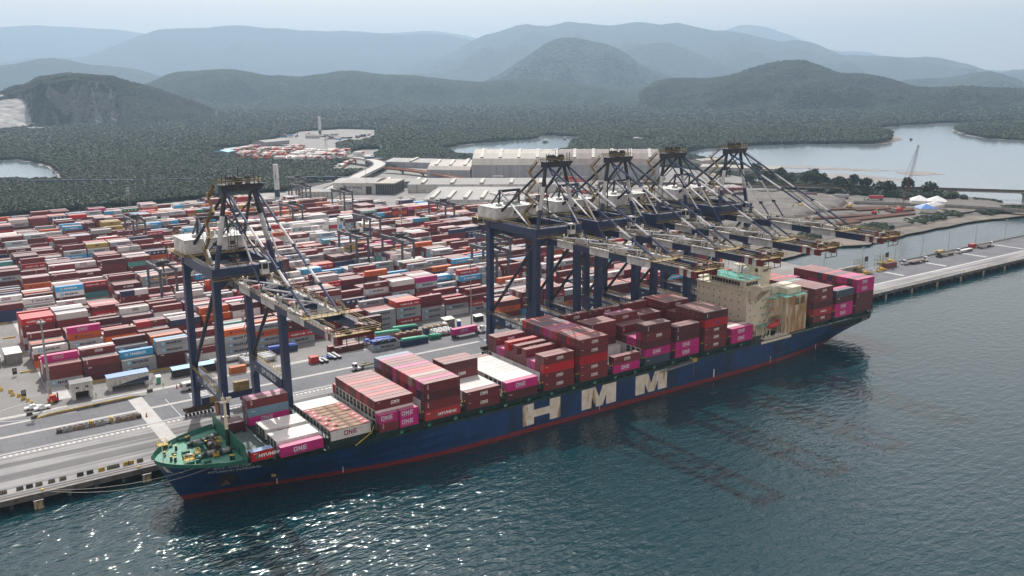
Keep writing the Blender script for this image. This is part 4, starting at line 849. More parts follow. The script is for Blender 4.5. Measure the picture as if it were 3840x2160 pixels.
# stern openings, posts
mb = MB(); mb.box(226,232.5,-.25,-.05,7.2,9.6); mb.box(234,241,-.2,.0,6.9,9.5); mb.box(243,251.5,-.05,.2,6.6,9.3); 
for p in mb.v: pass
mb.v = [(x, YC-half(x, z)-.04+ (y*.01), z) for x, y, z in mb.v]; mb.build('mooring_opening', M['dark'], ship)
mb = MB()
for x in (247.5,249,250.3): mb.tube((x,YC-half(x,8)+.0-.1,7.4),(x-.4,YC-half(x,9)-.1,9.1),.16,5)
mb.build('roller_post', M['white'], ship)
mb = MB(); mb.box(251.0,253.0,.5,.9,10.4,14.0); mb.box(252.6,253.1,.4,31.5,10.4,12.6); mb.build('stern_frame', M['dk_green'], ship)
mb = MB(); mb.box(250.3,252.2,.1,.35,11.4,13.4); mb.build('stern_board', M['white'], ship)
# foredeck gear
deck = 12.76
def winch(x, y, rz=0, s=1.0, c='dk_green'):
    t = MB(); t.box(-1.6,1.6,-.6,.6,0,.25); a = t; 
    mb = MB(); mb.box(-1.7,1.7,-.7,.7,0,.22); mb.box(-1.5,-1.1,-.7,.7,.2,1.5); mb.box(1.1,1.5,-.7,.7,.2,1.5); mb.box(-2.5,-1.6,-.5,.5,.2,1.2); mb.tube((-1.1,0,1),(-1.0,0,1),.85,10); mb.tube((1.0,0,1),(1.1,0,1),.85,10); mb.tube((1.5,0,1),(2.3,0,1),.32,8); mb.tube((2.25,0,1),(2.3,0,1),.5,8)
    R = Matrix.Translation((x,y,deck)) @ Matrix.Rotation(rz,4,'Z') @ Matrix.Scale(s,4); mb.v = [tuple(R @ Vector(v)) for v in mb.v]; w = mb.build('mooring_winch', M[c], ship)
    mb = MB(); mb.tube((-1,0,1),(1,0,1),.62,10); mb.v = [tuple(R @ Vector(v)) for v in mb.v]; mb.build('rope_drum', M['steel'], w)
winch(-28.6,11.4,0); winch(-24.8,10.6,0); winch(-29.5,21.0,0); winch(-25.2,22.4,.2); winch(-33.4,13.2,-.5,.8,'bw_green'); winch(-31.8,10.4,1.0,.8,'bw_green'); winch(-27.0,16.2,1.57,1.15,'dark')
mb = MB()
for k in range(16): mb.box(-33+k*.55, -32.7+k*.55, 15.4+.06*k, 15.8+.06*k, deck, deck+.35)
mb.box(-27.5,-25,14.0,18.5,deck,deck+1.1); mb.tube((-26.2,13.5,deck+1.3),(-26.2,19,deck+1.3),.7,8); mb.build('anchor_windlass', M['rusty'], ship)
for (x, y) in ((-38.0,14.4),(-37.2,13.3),(-36.8,15.0),(-38.6,18.6),(-24.9,6.0),(-24.3,5.6),(-31,25.6),(-30.2,26),(-27.4,19.6),(-26.6,19.6),(-35,21)):
    mb = MB(); mb.lathe((x,y,deck), [(.42,0),(.42,.15),(.32,.2),(.32,1.1)], 8); b_ = mb.build('mooring_post', M['dk_green'], ship); mb = MB(); mb.lathe((x,y,deck), [(.34,1.1),(.4,1.15),(.4,1.3),(.1,1.32)], 8); mb.build('post_cap', M['yellow'], b_)
def cage(x, y, w=1.6, d=1.3, h=1.8):
    mb = MB()
    for hh in (h*.5, h):
        for a, b in (((x,y),(x+w,y)),((x+w,y),(x+w,y+d)),((x+w,y+d),(x,y+d)),((x,y+d),(x,y))): mb.beam((*a,deck+hh),(*b,deck+hh),.1,.1)
    for a in ((x,y),(x+w,y),(x+w,y+d),(x,y+d),(x+w/2,y)): mb.beam((*a,deck),(*a,deck+h),.1,.1)
    mb.box(x,x+w,y,y+d,deck+h*.5-.05,deck+h*.5); mb.build('yellow_platform', M['yellow'], ship)
cage(-35.6,9.8,2.4,1.4); cage(-39.0,23.2,2.6,2.0,2.4); cage(-31.8,13.2,1.2,1.5); cage(-28.3,9.2,1.3,1,1.3); cage(-25.2,17.2,1.4,1.2,2.2)
mb = MB(); mb.box(-34.6,-32.6,16.4,17.4,deck,deck+.8); mb.box(-36.8,-35.6,18.0,18.8,deck,deck+.5); mb.box(-29.9,-28.6,17.4,18.6,deck,deck+1.8); mb.box(-31,-30.4,7.8,8.4,deck,deck+.6)
for (x, y) in ((-34.4,9.3),(-30.6,7.4),(-36.2,23.8),(-32,26.6)): mb.box(x-.9,x+.9,y-.35,y+.35,deck,deck+.7)
mb.build('deck_locker', M['bw_green'], ship)
mb = MB(); mb.tube((-39.6,YC,deck),(-39.6,YC,deck+4.5),.12,6); mb.tube((-39.6,YC,deck+.5),(-37.0,YC+.5,deck+4.2),.07,5); mb.build('jackstaff', M['white'], ship)
mb = MB(); mb.tube((-22.5,YC-.3,deck),(-22.5,YC-.3,17.5),.5,10); mb.build('foremast_base', M['dk_green'], ship)
mb = MB(); mb.tube((-22.5,YC-.3,17.4),(-22.5,YC-.3,25.2),.48,10,r2=.36); mb.box(-23.3,-21.7,YC-1,YC+.4,21.1,21.2); mb.box(-23.6,-21.2,YC-1.1,YC+.6,25.2,25.4); mb.tube((-22.8,YC-.3,25.5),(-22.8,YC-.3,28),.1,5); mb.box(-23.3,-22.5,YC-.8,YC,26,26.7); mb.box(-21.9,-20.6,YC-.7,YC+.2,25.6,26.4); mb.build('foremast', surf('cream_paint', (.76,.71,.56), (.66,.61,.48), .4, .5, rust=(.30,.17,.08), rs=.35, rt=(.62,.75)), ship)
M['cream'] = bpy.data.materials['cream_paint']; M['cream2'] = surf('rust_streaked_cream', (.72,.63,.46), (.60,.52,.37), .3, .6, rust=(.36,.20,.08), rs=.32, rt=(.46,.60), stretch=(1,1,1)); M['teal_deck'] = surf('teal_deck_paint', (.09,.40,.31), (.07,.30,.24), .5, .5)
# superstructure
mb = MB(); mb.box(177.5,191,5.6,27,10.45,29.8); mb.box(176.9,177.6,5.2,31.2,10.45,29.8); mb.box(177.5,184,27,31,10.45,29.8); mb.box(191,196,8,26,10.45,22); tower = mb.build('accommodation_block', M['cream'], ship)
wn = []
for zi, z in enumerate((27.2, 24.4, 21.6, 18.9, 16.2, 13.4)):
    for k, y in enumerate((29.6,27.2,24.4,21.6,18.6,15.6,12.4,8.6)):
        if (k + zi*3) % 7 == 5: continue
        wn.append(('f', y + .25*(zi % 2), z))
for zi, z in enumerate((27, 24.2, 21.4, 18.6, 15.8)):
    for x in (179.4, 182.3, 186.5) if zi % 2 else (179.4, 185.6, 188.2): wn.append(('s', x, z))
wmF = MB(); wmF.box(-.06,.02,0,.52,0,.78); wmF = wmF.mesh('window', M['cream2']); pn = MB(); pn.box(-.08,-.061,.07,.45,.08,.70); pn = pn.mesh('pane', M['glass'])
wmS = MB(); wmS.box(0,.52,-.06,.02,0,.78); wmS = wmS.mesh('window', M['cream2']); pnS = MB(); pnS.box(.07,.45,-.08,-.061,.08,.70); pnS = pnS.mesh('pane', M['glass'])
for kd, a, z in wn:
    w = link('window', wmF if kd == 'f' else wmS, tower, loc=(176.88, a, z) if kd == 'f' else (a, 5.19 if a < 177 else 5.58, z)); link('pane', pn if kd == 'f' else pnS, w)
# bridge deck, wings, wheelhouse
mb = MB(); mb.box(176.2,185,5,31.4,29.8,30.3); mb.box(178.5,184.2,-.3,5,30.6,31.2); mb.box(178.5,184.2,31.4,36,30.6,31.2)
mb.add([(178.5,5.6,24.8),(179.1,5.6,24.8),(179.1,-.3,30.6),(178.5,-.3,30.6),(178.5,5.6,30.6),(179.1,5.6,30.6)], [(0,3,4),(1,5,2),(0,1,2,3)]); mb.add([(183.6,5.6,24.8),(184.2,5.6,24.8),(184.2,-.3,30.6),(183.6,-.3,30.6),(183.6,5.6,30.6),(184.2,5.6,30.6)], [(0,3,4),(1,5,2),(0,1,2,3)])
mb.box(178.4,184.3,-.35,-.2,31.2,32.3); mb.box(178.4,178.55,-.3,5,31.2,32.3); mb.box(184.15,184.3,-.3,5,31.2,32.3); mb.build('bridge_wing', M['cream'], ship)
mb = MB(); poly = [(177.2,9),(178.2,7.2),(186,7.2),(186,26),(178.2,26),(177.2,24)]; mb.prism(poly, 30.3, 33.2); wheel = mb.build('wheelhouse', M['cream'], ship)
mb = MB(); poly2 = [(176.4,8.6),(177.7,6.5),(187,6.5),(187,26.8),(177.7,26.8),(176.4,24.6)]; mb.prism(poly2, 33.2, 33.7); rf = mb.build('wheelhouse_roof', M['cream'], ship); mb = MB(); mb.prism([(x+.0, y) for x, y in poly2], 33.701, 33.76); mb.build('roof_deck', M['teal_deck'], ship)
for k in range(10):
    y = 9.3+1.47*k; mb = MB(); mb.box(177.12,177.19,y,y+1.2,31.3,32.75); mb.build('bridge_window', M['glass'], wheel)
for k in range(4):
    x = 178.6+1.7*k; mb = MB(); mb.box(x,x+1.35,7.1,7.19,31.3,32.7); mb.build('bridge_window', M['glass'], wheel)
mb = MB(); mb.rail([(176.5,8.6,33.76),(177.8,6.6,33.76),(186.9,6.6,33.76),(186.9,26.7,33.76),(177.8,26.7,33.76),(176.5,24.5,33.76),(176.5,8.6,33.76)],1.0,1.6); mb.rail([(176.3,5.1,30.3),(176.3,31,30.3)],1,2); mb.build('roof_railing', M['steel'], ship)
mb = MB(); mb.tube((182,14,33.7),(182,14,42),.35,8,r2=.2); mb.box(180.6,183.4,12,16,38.4,38.6); mb.tube((182,11.5,40.6),(182,16.5,40.6),.1,5); mb.box(181.4,182.6,12.2,12.6,38.8,39.1); mb.tube((180,18,33.7),(180,18,40.5),.14,6); mb.tube((184.5,17,33.7),(184.5,17,39),.1,6); mb.tube((181,20.5,33.7),(181,20.5,41),.12,6); mb.tube((181,18.6,39.4),(181,22.4,39.4),.07,4); mb.build('radar_mast', M['cream'], ship)
mb = MB(); mb.tube((180.6,9.6,33.7),(180.6,9.6,36.2),.3,8); mb.lathe((180.6,9.6,36.2),[(.5,0),(1.0,.4),(1.15,1.1),(1.0,1.8),(.5,2.35),(.1,2.5)],12); mb.lathe((179.4,8.0,33.76),[(.6,0),(.7,.4),(.5,.8),(.1,1)],8); mb.lathe((179,22,33.76),[(.5,.5),(.6,.9),(.4,1.3),(.1,1.4)],8); mb.build('satellite_dome', M['white'], ship)
mb = MB(); mb.add([(185,8.6,36.2),(186.6,8.6,35.6),(186.5,8.6,37),(185.1,8.6,37.5)], [(0,1,2,3),(3,2,1,0)]); mb.build('red_flag', M['red'], ship)
mb = MB(); put(mb, text_poly('HMM', .06), (183.6,6.42,33.1), (1,0,0), (0,0,1), .55); mb.build('name_board_lettering', M['pr_star'], ship)
# funnel
mb = MB(); mb.add([(193.5,14,24),(200.5,14,24),(200.5,22,24),(193.5,22,24),(193.5,14,33.5),(201.2,14,31.5),(201.2,22,31.5),(193.5,22,33.5),(193.2,13.6,36.6),(201.4,13.6,35.6),(201.4,22.4,35.6),(193.2,22.4,36.6)], [(0,1,5,4),(1,2,6,5),(2,3,7,6),(3,0,4,7),(4,5,9,8),(5,6,10,9),(6,7,11,10),(7,4,8,11),(8,9,10,11)]); fun = mb.build('funnel', M['cream'], ship)
mb = MB(); put(mb, LOGO['HMM'], (196.2,13.8,33.4), (1,0,0), (0,0,1), 1.25); mb.v = [(x, 13.9-(z-31.5)*.095, z) for x, y, z in mb.v]; mb.build('funnel_lettering', surf('dark_print', (.02,.025,.05), (.02,.02,.04), 1, .5), fun)
mb = MB(); mb.box(194.5,200,15,21,36,36.5); mb.tube((196,17,36.3),(196,17,38),.5,8); mb.tube((198,19,36.3),(198,19,37.7),.45,8); mb.build('exhaust_pipe', M['dark'], ship)
# engine casing with rust streaks
mb = MB(); mb.box(196,209,1.2,14,10.45,25.3); mb.box(196,209,14,30,10.45,24); cas = mb.build('engine_casing', M['cream2'], ship)
mb = MB(); mb.box(196.2,208.8,8.5,12.5,25.3,28.4); mb.box(200,208.8,4.2,12.5,25.3,27.9); mb.box(191,200,12.6,20,22,27.5); mb.build('casing_top_box', M['cream'], ship)
mb = MB(); mb.box(196.0,209.0,1.2,8.4,25.301,25.36); mb.build('casing_roof_deck', M['teal_deck'], ship)
mb = MB(); mb.box(190.3,195.9,4.5,9,17.6,24.6); mb.build('vent_house', M['cream2'], ship); mb = MB(); mb.box(190.2,195.95,4.4,9.1,24.601,24.68); mb.build('vent_house_roof', M['teal_deck'], ship)
for x in (201.5, 205.0):
    mb = MB()
    for k in range(7): mb.box(x,x+2.2,1.06,1.19,21.6+k*.42,21.85+k*.42)
    mb.build('louvre_vent', M['dark'], cas)
mb = MB(); mb.rail([(196,1.3,25.36),(208.9,1.3,25.36),(208.9,13,25.36)],1.0,1.8); mb.build('casing_railing', M['steel'], ship)
# open stair decks between the tower and the casing
for k, (z, x0, x1, y0) in enumerate(((14.9,183.2,196,2.4),(18.6,187,193.5,4.2),(21.8,187,192.5,4.2),(25.2,187,194,4.2))):
    mb = MB(); mb.box(x0,x1,y0,5.58,z,z+.15); mb.build('side_deck', M['cream'], ship); mb = MB(); mb.box(x0+.05,x1-.05,y0+.05,5.5,z+.151,z+.17); mb.build('side_deck_plating', M['teal_deck'], ship)
    mb = MB(); mb.rail([(x0,y0,z+.15),(x1,y0,z+.15)],1.05,1.3,w=.05); mb.build('side_railing', M['white'], ship)
    if k: mb = MB(); mb.beam((188,5,z-3.1),(191,5,z),.9,.12); mb.rail([(188,4.5,z-3.1),(191,4.5,z)],.9,.8); mb.build('stair', M['cream2'], ship)
mb = MB()
for x in (184,188.5,193,195.5): mb.box(x,x+.3,2.5,2.8,10.4,14.9)
mb.beam((183.5,2.6,10.6),(188.5,2.6,14.8),.2,.2); mb.box(182.6,197,-.1,2.2,10.45,10.6); mb.rail([(182.6,-.1,10.6),(197,-.1,10.6)],1.1,1.4,w=.06); mb.box(180,198,-.55,-.3,9.3,10.3); mb.build('boat_deck', M['cream'], ship)
mb = MB()
for (x, w) in ((184.4,.9),(186.2,.9),(190.5,1.1),(192.3,1.1)): mb.lathe((x,1.1,10.6),[(.35,0),(.5,.3),(.5,.8),(.3,1.1)],8)
mb.build('life_raft_canister', M['white'], ship)
# lifeboat on its davits
mb = MB(); prof = [(0,.25),(.08,.75),(.25,1.15),(.5,1.3),(.75,1.2),(.93,.8),(1,.2)]; n = 10; V = []
for t, r in prof:
    for i in range(n): a = 2*math.pi*i/n; V.append((186.6+7.0*t, 2.3+r*math.cos(a), 14.6+(r*.95*math.sin(a)) + (.5*t if True else 0)))
F = [(k*n+i, (k+1)*n+i, (k+1)*n+(i+1)%n, k*n+(i+1)%n) for k in range(len(prof)-1) for i in range(n)] + [tuple(range(n)), tuple(range(len(prof)*n-1, (len(prof)-1)*n-1, -1))]
lb = MB(); lb.add(V, F); lb.box(191.8,193.4,1.6,3.0,15.6,16.9); t_ = lb.build('lifeboat', M['red'], ship)
mb = MB(); mb.beam((186.4,2.4,10.6),(184.8,2.2,14.5),.3,.3); mb.beam((184.8,2.2,14.5),(186.6,1.9,17.2),.3,.3); mb.beam((194.2,2.4,10.6),(193.4,2.2,14.2),.3,.3); mb.beam((192.0,2.4,10.6),(193.4,2.2,14.2),.25,.25); mb.beam((193.6,3,14.5),(193.2,1.9,18.2),.3,.3); mb.build('davit', M['steel'], ship)
# mooring lines to the quay
def rope(name, lab, a, b, sag):
    mb = MB(); a = Vector(a); b = Vector(b); pr = a
    for k in range(1, 17):
        t = k/16; p = a.lerp(b, t) - Vector((0,0,sag*4*t*(1-t))); mb.tube(pr, p, .055, 4, cap=False); pr = p
    tag(mb.build(name, surf('rope_fibre', (.55,.53,.48), (.45,.43,.38), 2, .9) if 'rope_fibre' not in bpy.data.materials else bpy.data.materials['rope_fibre']), lab, 'rope', 'mooring lines from the bow')
rope('mooring_line', 'upper pale mooring line from the bow to the leftmost bollard', (-32.5, YC-half(-32.5,13.3)-.1, 13.3), (-66.3, QY+1.1, G+.4), 2.0)
rope('mooring_line', 'lower pale mooring line from the bow to the leftmost bollard', (-29.0, YC-half(-29.0,13.3)-.1, 13.3), (-66.5, QY+1.0, G+.3), 3.2)

# ---------------------------------------------------------------- ship-to-shore cranes (local: x across, y inland from the sea rail, z above the quay)
def make_crane():
    root = thing('quay_crane', '', 'crane', group='ship-to-shore cranes along the quay'); H = 53.8; W = 9.4; LY = 30.5
    def part(mb, name, mats, par=root): return mb.build(name, mats, par)
    N_, ND, WH_, RD, YO = M['navy'], M['navy_dk'], M['cr_white'], M['cr_red'], M['yellow_old']
    for sx in (-1, 1):
        for y in (0, LY):
            mb = MB(); mb.frus(((sx*(W+.6), y), (sx*W, y)), (1.0, 1.5), (1.0, 1.2), 3.2, H-3.2); part(mb, 'leg', N_)
            b = MB(); b.box(sx*W-5.0, sx*W+5.0, y-.6, y+.6, 1.9, 3.1); b.add([(sx*W-3,y-.5,1.9),(sx*W+3,y-.5,1.9),(sx*W+3,y+.5,1.9),(sx*W-3,y+.5,1.9),(sx*W-4.6,y-.5,1.2),(sx*W+4.6,y-.5,1.2),(sx*W+4.6,y+.5,1.2),(sx*W-4.6,y+.5,1.2)], [(0,1,5,4),(1,2,6,5),(2,3,7,6),(3,0,4,7),(4,5,6,7)]); bg_ = part(b, 'bogie', M['rusty'])
            w = MB()
            for k in range(8): x = sx*W-4.3+k*1.23; w.tube((x,y-.3,.45),(x,y+.3,.45),.45,8)
            part(w, 'wheel_set', M['dark'], bg_)
        mb = MB(); mb.box(sx*W-.8, sx*W+.8, 1.2, LY-1.2, 12.8, 16.4); mb.add([(sx*W-.8,1.2,12.8),(sx*W+.8,1.2,12.8),(sx*W+.8,4.5,12.8),(sx*W-.8,4.5,12.8),(sx*W-.8,1.4,9.5),(sx*W+.8,1.4,9.5)], [(0,3,4),(1,5,2),(3,2,5,4)]); mb.add([(sx*W-.8,LY-1.2,12.8),(sx*W+.8,LY-1.2,12.8),(sx*W+.8,LY-4.5,12.8),(sx*W-.8,LY-4.5,12.8),(sx*W-.8,LY-1.4,9.5),(sx*W+.8,LY-1.4,9.5)], [(0,3,4),(1,5,2),(3,2,5,4)])
        sb = part(mb, 'sill_beam', N_)
        mb = MB(); x = sx*W-.82 if sx < 0 else sx*W-.82; p = text_poly('DP WORLD', .05); h = 2.1
        for src, y0, z0, hh in ((p, 9.6+6.5, 13.7, h), (text_poly('ZPMC', .03), 26.0, 14.0, .7)):
            V, F = src; mb.add([(x, y0 - a*hh*.62 if src is not p else y0+3.0 - a*hh*.95, z0+b*hh) for a, b in V], F)
        part(mb, 'lettering', M['pr_wh'], sb)
        mb = MB(); mb.box(sx*W-1.5 if sx < 0 else sx*W+.8, sx*W-.8 if sx < 0 else sx*W+1.5, -1, LY+1, 16.4, 16.5); mb.rail([(sx*(W+1.45),-1,16.5),(sx*(W+1.45),LY+1,16.5)],1.1,2.2,w=.06); mb.rail([(sx*(W-.7),1,16.5),(sx*(W-.7),LY-1,16.5)],1.1,2.2,w=.06); part(mb, 'sill_walkway', YO)
        mb = MB(); mb.tube((sx*W, LY-.8, 17), (sx*W, 1.0, H-5.5), .62, 8); part(mb, 'diagonal_brace', ND)
        mb = MB(); mb.box(sx*W-1.0, sx*W+1.0, 1.2, LY-1.2, H-2.9, H); part(mb, 'upper_beam', N_)
    for y in (0, LY):
        mb = MB(); mb.box(-W-1.2, W+1.2, y-1.25, y+1.25, H-3.2, H+.2); mb.add([(-W+1,y-1.2,H-3.2),(-W+1,y+1.2,H-3.2),(-W+1,y+1.2,H-6),(-W+1,y-1.2,H-6),(-W+4,y-1.2,H-3.2),(-W+4,y+1.2,H-3.2)], [(0,3,4),(1,5,2),(3,2,5,4)]); part(mb, 'portal_beam', N_)
        mb = MB(); mb.box(-W+1, W-1, y-.6, y+.6, 3.2 if y else 5.6, 5.4 if y else 6.8); part(mb, 'tie_beam', N_)
    # twin girders: fixed part over the portal, then the boom with painted bands
    bands = [(1.5,6,0),(6,15,1),(15,24,0),(24,34,1),(34,43,0),(43,54,1),(54,65.4,0),(65.4,66.6,2),(66.6,68.2,1),(68.2,69.8,2),(69.8,71.4,1),(71.4,73.5,2)]
    for sx in (-1, 1):
        x = sx*4.1; mb = MB(); mb.box(x-.6, x+.6, -1.0, 46, H-5.9, H-3.5); part(mb, 'trolley_girder', N_)
        mb = MB()
        for a, b, c in bands: mb.box(x-.55, x+.55, -b, -a, H-5.9, H-3.3 if b < 71 else H-3.9, c)
        part(mb, 'boom_girder', [N_, WH_, RD])
        wk = MB(); o = x+sx*.55; wk.box(min(o,o+sx*1.1), max(o,o+sx*1.1), -73, 45, H-3.45, H-3.38); part(wk, 'boom_walkway', M['grating'])
        wk = MB(); wk.rail([(x+sx*1.6,-72.5,H-3.4),(x+sx*1.6,-56,H-3.4),(x+sx*1.6,-54,H-2.4),(x+sx*1.6,-50,H-2.4),(x+sx*1.6,-48,H-3.4),(x+sx*1.6,-3,H-3.4)],1.15,1.9,w=.06); wk.rail([(x-sx*.6,-70,H-3.3),(x-sx*.6,-4,H-3.3)],1.0,2.4,w=.05); part(wk, 'boom_railing', YO)
    for y in (-1.5,-14,-26,-38,-50,-56,-72.8):
        mb = MB(); mb.box(-3.6,3.6,y-.4,y+.4,H-5.6,H-4.4) if y not in (-56,-72.8) else mb.box(-4.2,4.2,y-.7,y+.7,H-4.8,H-3.3); part(mb, 'boom_cross_beam', N_ if y != -72.8 else RD)
    mb = MB(); mb.box(-6,6,-57.6,-54.6,H-3.3,H-3.2); mb.rail([(-6,-57.6,H-3.2),(6,-57.6,H-3.2)],1.2,1.5,w=.06); mb.rail([(-6,-54.6,H-3.2),(6,-54.6,H-3.2)],1.2,1.5,w=.06); mb.rail([(-5.8,-71,H-3.3),(-5.8,-75,H-3.3),(5.8,-75,H-3.3),(5.8,-71,H-3.3)],1.1,1.3,w=.06); mb.box(-5.8,5.8,-75,-73.5,H-3.5,H-3.4); part(mb, 'boom_platform', YO)
    mb = MB()
    for k in range(9): r = random.Random(k); a = r.uniform(-4.5,4); mb.box(a,a+r.uniform(.5,1.3),-74.6+r.uniform(0,3),-72.3+r.uniform(0,1.4),H-3.3,H-3.3+r.uniform(.4,1.5))
    for k in range(3): mb.tube((-3+3*k,-74.9,H-6.6),(-3+3*k,-74.9,H-3.6),.12,4)
    mb.box(-3.2,3.2,-75,-74.8,H-6.7,H-6.5); part(mb, 'boom_tip_machinery', M['rusty'])
    mb = MB()
    for y in (-9,-22,-36,-47):
        for sx in (-1,1): mb.tube((sx*3.9,y,H-3.3),(sx*3.9+.5*sx,y-.5,H-1.0),.26,6); mb.tube((sx*3.9,y-1,H-3.3),(sx*3.9-.5*sx,y-1.6,H-.9),.2,6)
    for ya, yb in ((-9,-20),(-22,-33),(-36,-46)): mb.tube((-3.8,ya,H-2.2),(2.8,yb,H-2.6),.28,6); mb.tube((-3.8,yb,H-3),(3.8,ya-6,H-3),.16,5)
    part(mb, 'boom_strut', WH_)
    mb = MB()
    for k in range(16):
        r = random.Random(k+60); sx = r.choice((-1,1)); y = -4-k*4.2; a = sx*(4.2+r.uniform(-.9,.9)); mb.box(a,a+r.uniform(.5,1.1),y,y+r.uniform(.6,1.8),H-3.35,H-3.3+r.uniform(.3,1.1))
    part(mb, 'boom_fittings', M['rusty'])
    # festoon cables hanging under the rear of the girders
    mb = MB()
    for k in range(16):
        y = 16+k*1.9
        for x in (-5.2,): mb.bar((x,y,H-4.5),(x,y+.6,H-7.5-(k%3)*.8),.06); mb.bar((x,y+.6,H-7.5-(k%3)*.8),(x,y+1.9,H-4.5),.06)
    part(mb, 'festoon_cable', M['dark'])
    # masts, apex, stays
    AX = 4.1; AZ = 76.6
    for sx in (-1, 1):
        a = Vector((sx*8.6, .4, H)); b = Vector((sx*AX, 1.5, AZ)); mb = MB()
        for t0, t1, c in ((0,.30,0),(.30,.66,1),(.66,1,2)): mb.tube(a.lerp(b,t0), a.lerp(b,t1), .78-.12*t0, 10, c, r2=.78-.12*t1)
        part(mb, 'mast', [N_, WH_, ND])
        a = Vector((sx*8.6, LY-1, H)); b = Vector((sx*AX*.9, 2.2, AZ-.6)); mb = MB(); mb.tube(a, a.lerp(b,.42), .5, 8); mb.tube(a.lerp(b,.42), a.lerp(b,.6), .5, 8, 1); mb.tube(a.lerp(b,.6), b, .5, 8); part(mb, 'back_stay', [ND, M['grating']])
        mb = MB(); mb.tube((sx*8.4,.4,H+5),(sx*AX*.2+sx*1,14,H+3),.3,6); mb.tube((-sx*AX,2.2,AZ-3),(sx*8.6,16,H),.22,6); part(mb, 'cross_brace', [ND])
        for (yy, n_) in ((-55.5, 4), (-23.5, 4)):
            for d in (0,):
                a = Vector((sx*(AX+.2), 0, AZ-.4)); b = Vector((sx*3.9, yy, H-3)); mb = MB(); col = [0,1,0,1,0] if yy < -40 else [0,1,0]; cut = [0,.30,.50,.66,.80,1] if yy < -40 else [0,.42,.75,1]
                for k, c in enumerate(col): mb.tube(a.lerp(b,cut[k]), a.lerp(b,cut[k+1]), .36 if yy < -40 else .28, 6, c)
                for t in cut[1:-1]: p = a.lerp(b,t); mb.box(p.x-.3,p.x+.3,p.y-.7,p.y+.7,p.z-.5,p.z+.5)
                part(mb, 'forestay', [N_, WH_])
        mb = MB()
        for k in range(3): mb.bar((sx*(1.2+k*.5),-.6,AZ+1.6),(sx*(1.4+k*.3),-52,H-2.4),.05)
        part(mb, 'hoist_rope', M['dark'])
        a = Vector((sx*4.4, LY, 64.6)); mb = MB(); mb.tube((sx*5.5,LY+1,H),a,.42,8); mb.tube(a,(sx*5.5,44.5,H-3.2),.36,8); 
        rr = MB(); rr.tube(a, a.lerp(Vector((sx*8.2,6,H)),.35), .36, 8); rr.tube(a.lerp(Vector((sx*8.2,6,H)),.35), a.lerp(Vector((sx*8.2,6,H)),.85), .36, 8, 1); rr.tube(a.lerp(Vector((sx*8.2,6,H)),.85), (sx*8.2,6,H), .36, 8); part(rr, 'rear_brace', [N_, WH_]); part(mb, 'rear_leg', ND)
    mb = MB(); mb.box(-5.0,5.0,LY-.5,LY+.5,64.0,65.0); part(mb, 'rear_frame_beam', ND)
    mb = MB(); mb.box(-5.6,5.6,-.2,2.6,AZ-.8,AZ+1.2); mb.add([(5.6,-.2,AZ+1.2),(5.6,2.6,AZ+1.2),(7.2,2.6,AZ+1.0),(7.2,-.2,AZ+1.0),(5.6,-.2,AZ-.8),(5.6,2.6,AZ-.8)], [(0,1,2,3),(0,3,4),(1,5,2),(3,2,5,4)]); mb.box(-5.9,5.9,-1,3.6,AZ+1.2,AZ+1.3); part(mb, 'apex_beam', ND)
    mb = MB()
    for x in (-3.2,-2.4,2.0,2.8,-1.2): mb.tube((x,1.2,AZ+2.5),(x+.4,1.2,AZ+2.5),1.15,10)
    mb.box(-.6,.8,.4,2,AZ+1.3,AZ+3.0); mb.tube((-.2,1,AZ+3),(-.2,1,AZ+5.2),.12,5); mb.tube((-1.9,1,AZ+5.2),(1.5,1,AZ+5.4),.08,4)
    for x in (-5.4,5.2,-4.3,4.0): mb.tube((x,-.4,AZ+1.3),(x,-.4,AZ+4.3),.14,5)
    part(mb, 'sheave_block', M['dark'])
    mb = MB(); mb.rail([(-5.9,-1,AZ+1.3),(5.9,-1,AZ+1.3),(5.9,3.6,AZ+1.3),(-5.9,3.6,AZ+1.3),(-5.9,-1,AZ+1.3)],1.3,1.1,w=.07); part(mb, 'apex_railing', YO)
    # zig-zag stair up the left mast
    st = MB(); z = AZ+1.2; k = 0
    while z > H+1.5:
        x = -7.0-(AZ-z)*.16; y0, y1 = (3.0,7.6) if k % 2 == 0 else (7.6,3.0); st.beam((x,y0,z),(x,y1,z-3.8),.9,.12); st.rail([(x-.45,y0,z),(x-.45,y1,z-3.8)],1.0,1.2,w=.07); st.box(x-.8,x+.8,y1-1.0,y1+1.0,z-3.9,z-3.8); st.rail([(x-.8,y1-1,z-3.8),(x-.8,y1+1,z-3.8)],1.1,1,w=.07); st.bar((x+1,y1,z-3.9),(x+2.2,1.5,z-3.9),.12); z -= 3.8; k += 1
    part(st, 'mast_stair', YO)
    # machine house
    mb = MB(); mb.box(-10.8,8.6,24.5,37.0,H+.6,H+5.0); house = part(mb, 'machine_house', M['cr_white']); mb = MB(); mb.box(-11,8.8,24.3,37.2,H+5.0,H+5.2); part(mb, 'machine_house_roof', M['white'], house)
    for x in (-2.2, 3.2): mb = MB(); mb.box(x,x+1.5,24.40,24.49,H+2.4,H+3.6); part(mb, 'window', M['glass'], house)
    mb = MB(); mb.box(-2.6,-.2,24.42,24.49,H+1.7,H+1.95); mb.box(2.6,5.6,24.42,24.49,H+1.7,H+1.95); part(mb, 'vent_slot', M['dark'], house)
    mb = MB(); mb.box(-2,0,29,32,H+5.2,H+6.6); mb.box(1,3,29,32,H+5.2,H+6.5); mb.box(-7,-5.4,28,30,H+5.2,H+6); part(mb, 'roof_unit', M['steel'], house)
    mb = MB(); mb.rail([(-11,24.3,H+5.2),(8.8,24.3,H+5.2)],1.0,1.6); mb.rail([(-11,24.3,H+5.2),(-11,37.2,H+5.2)],1.0,1.6); part(mb, 'house_roof_railing', YO, house)
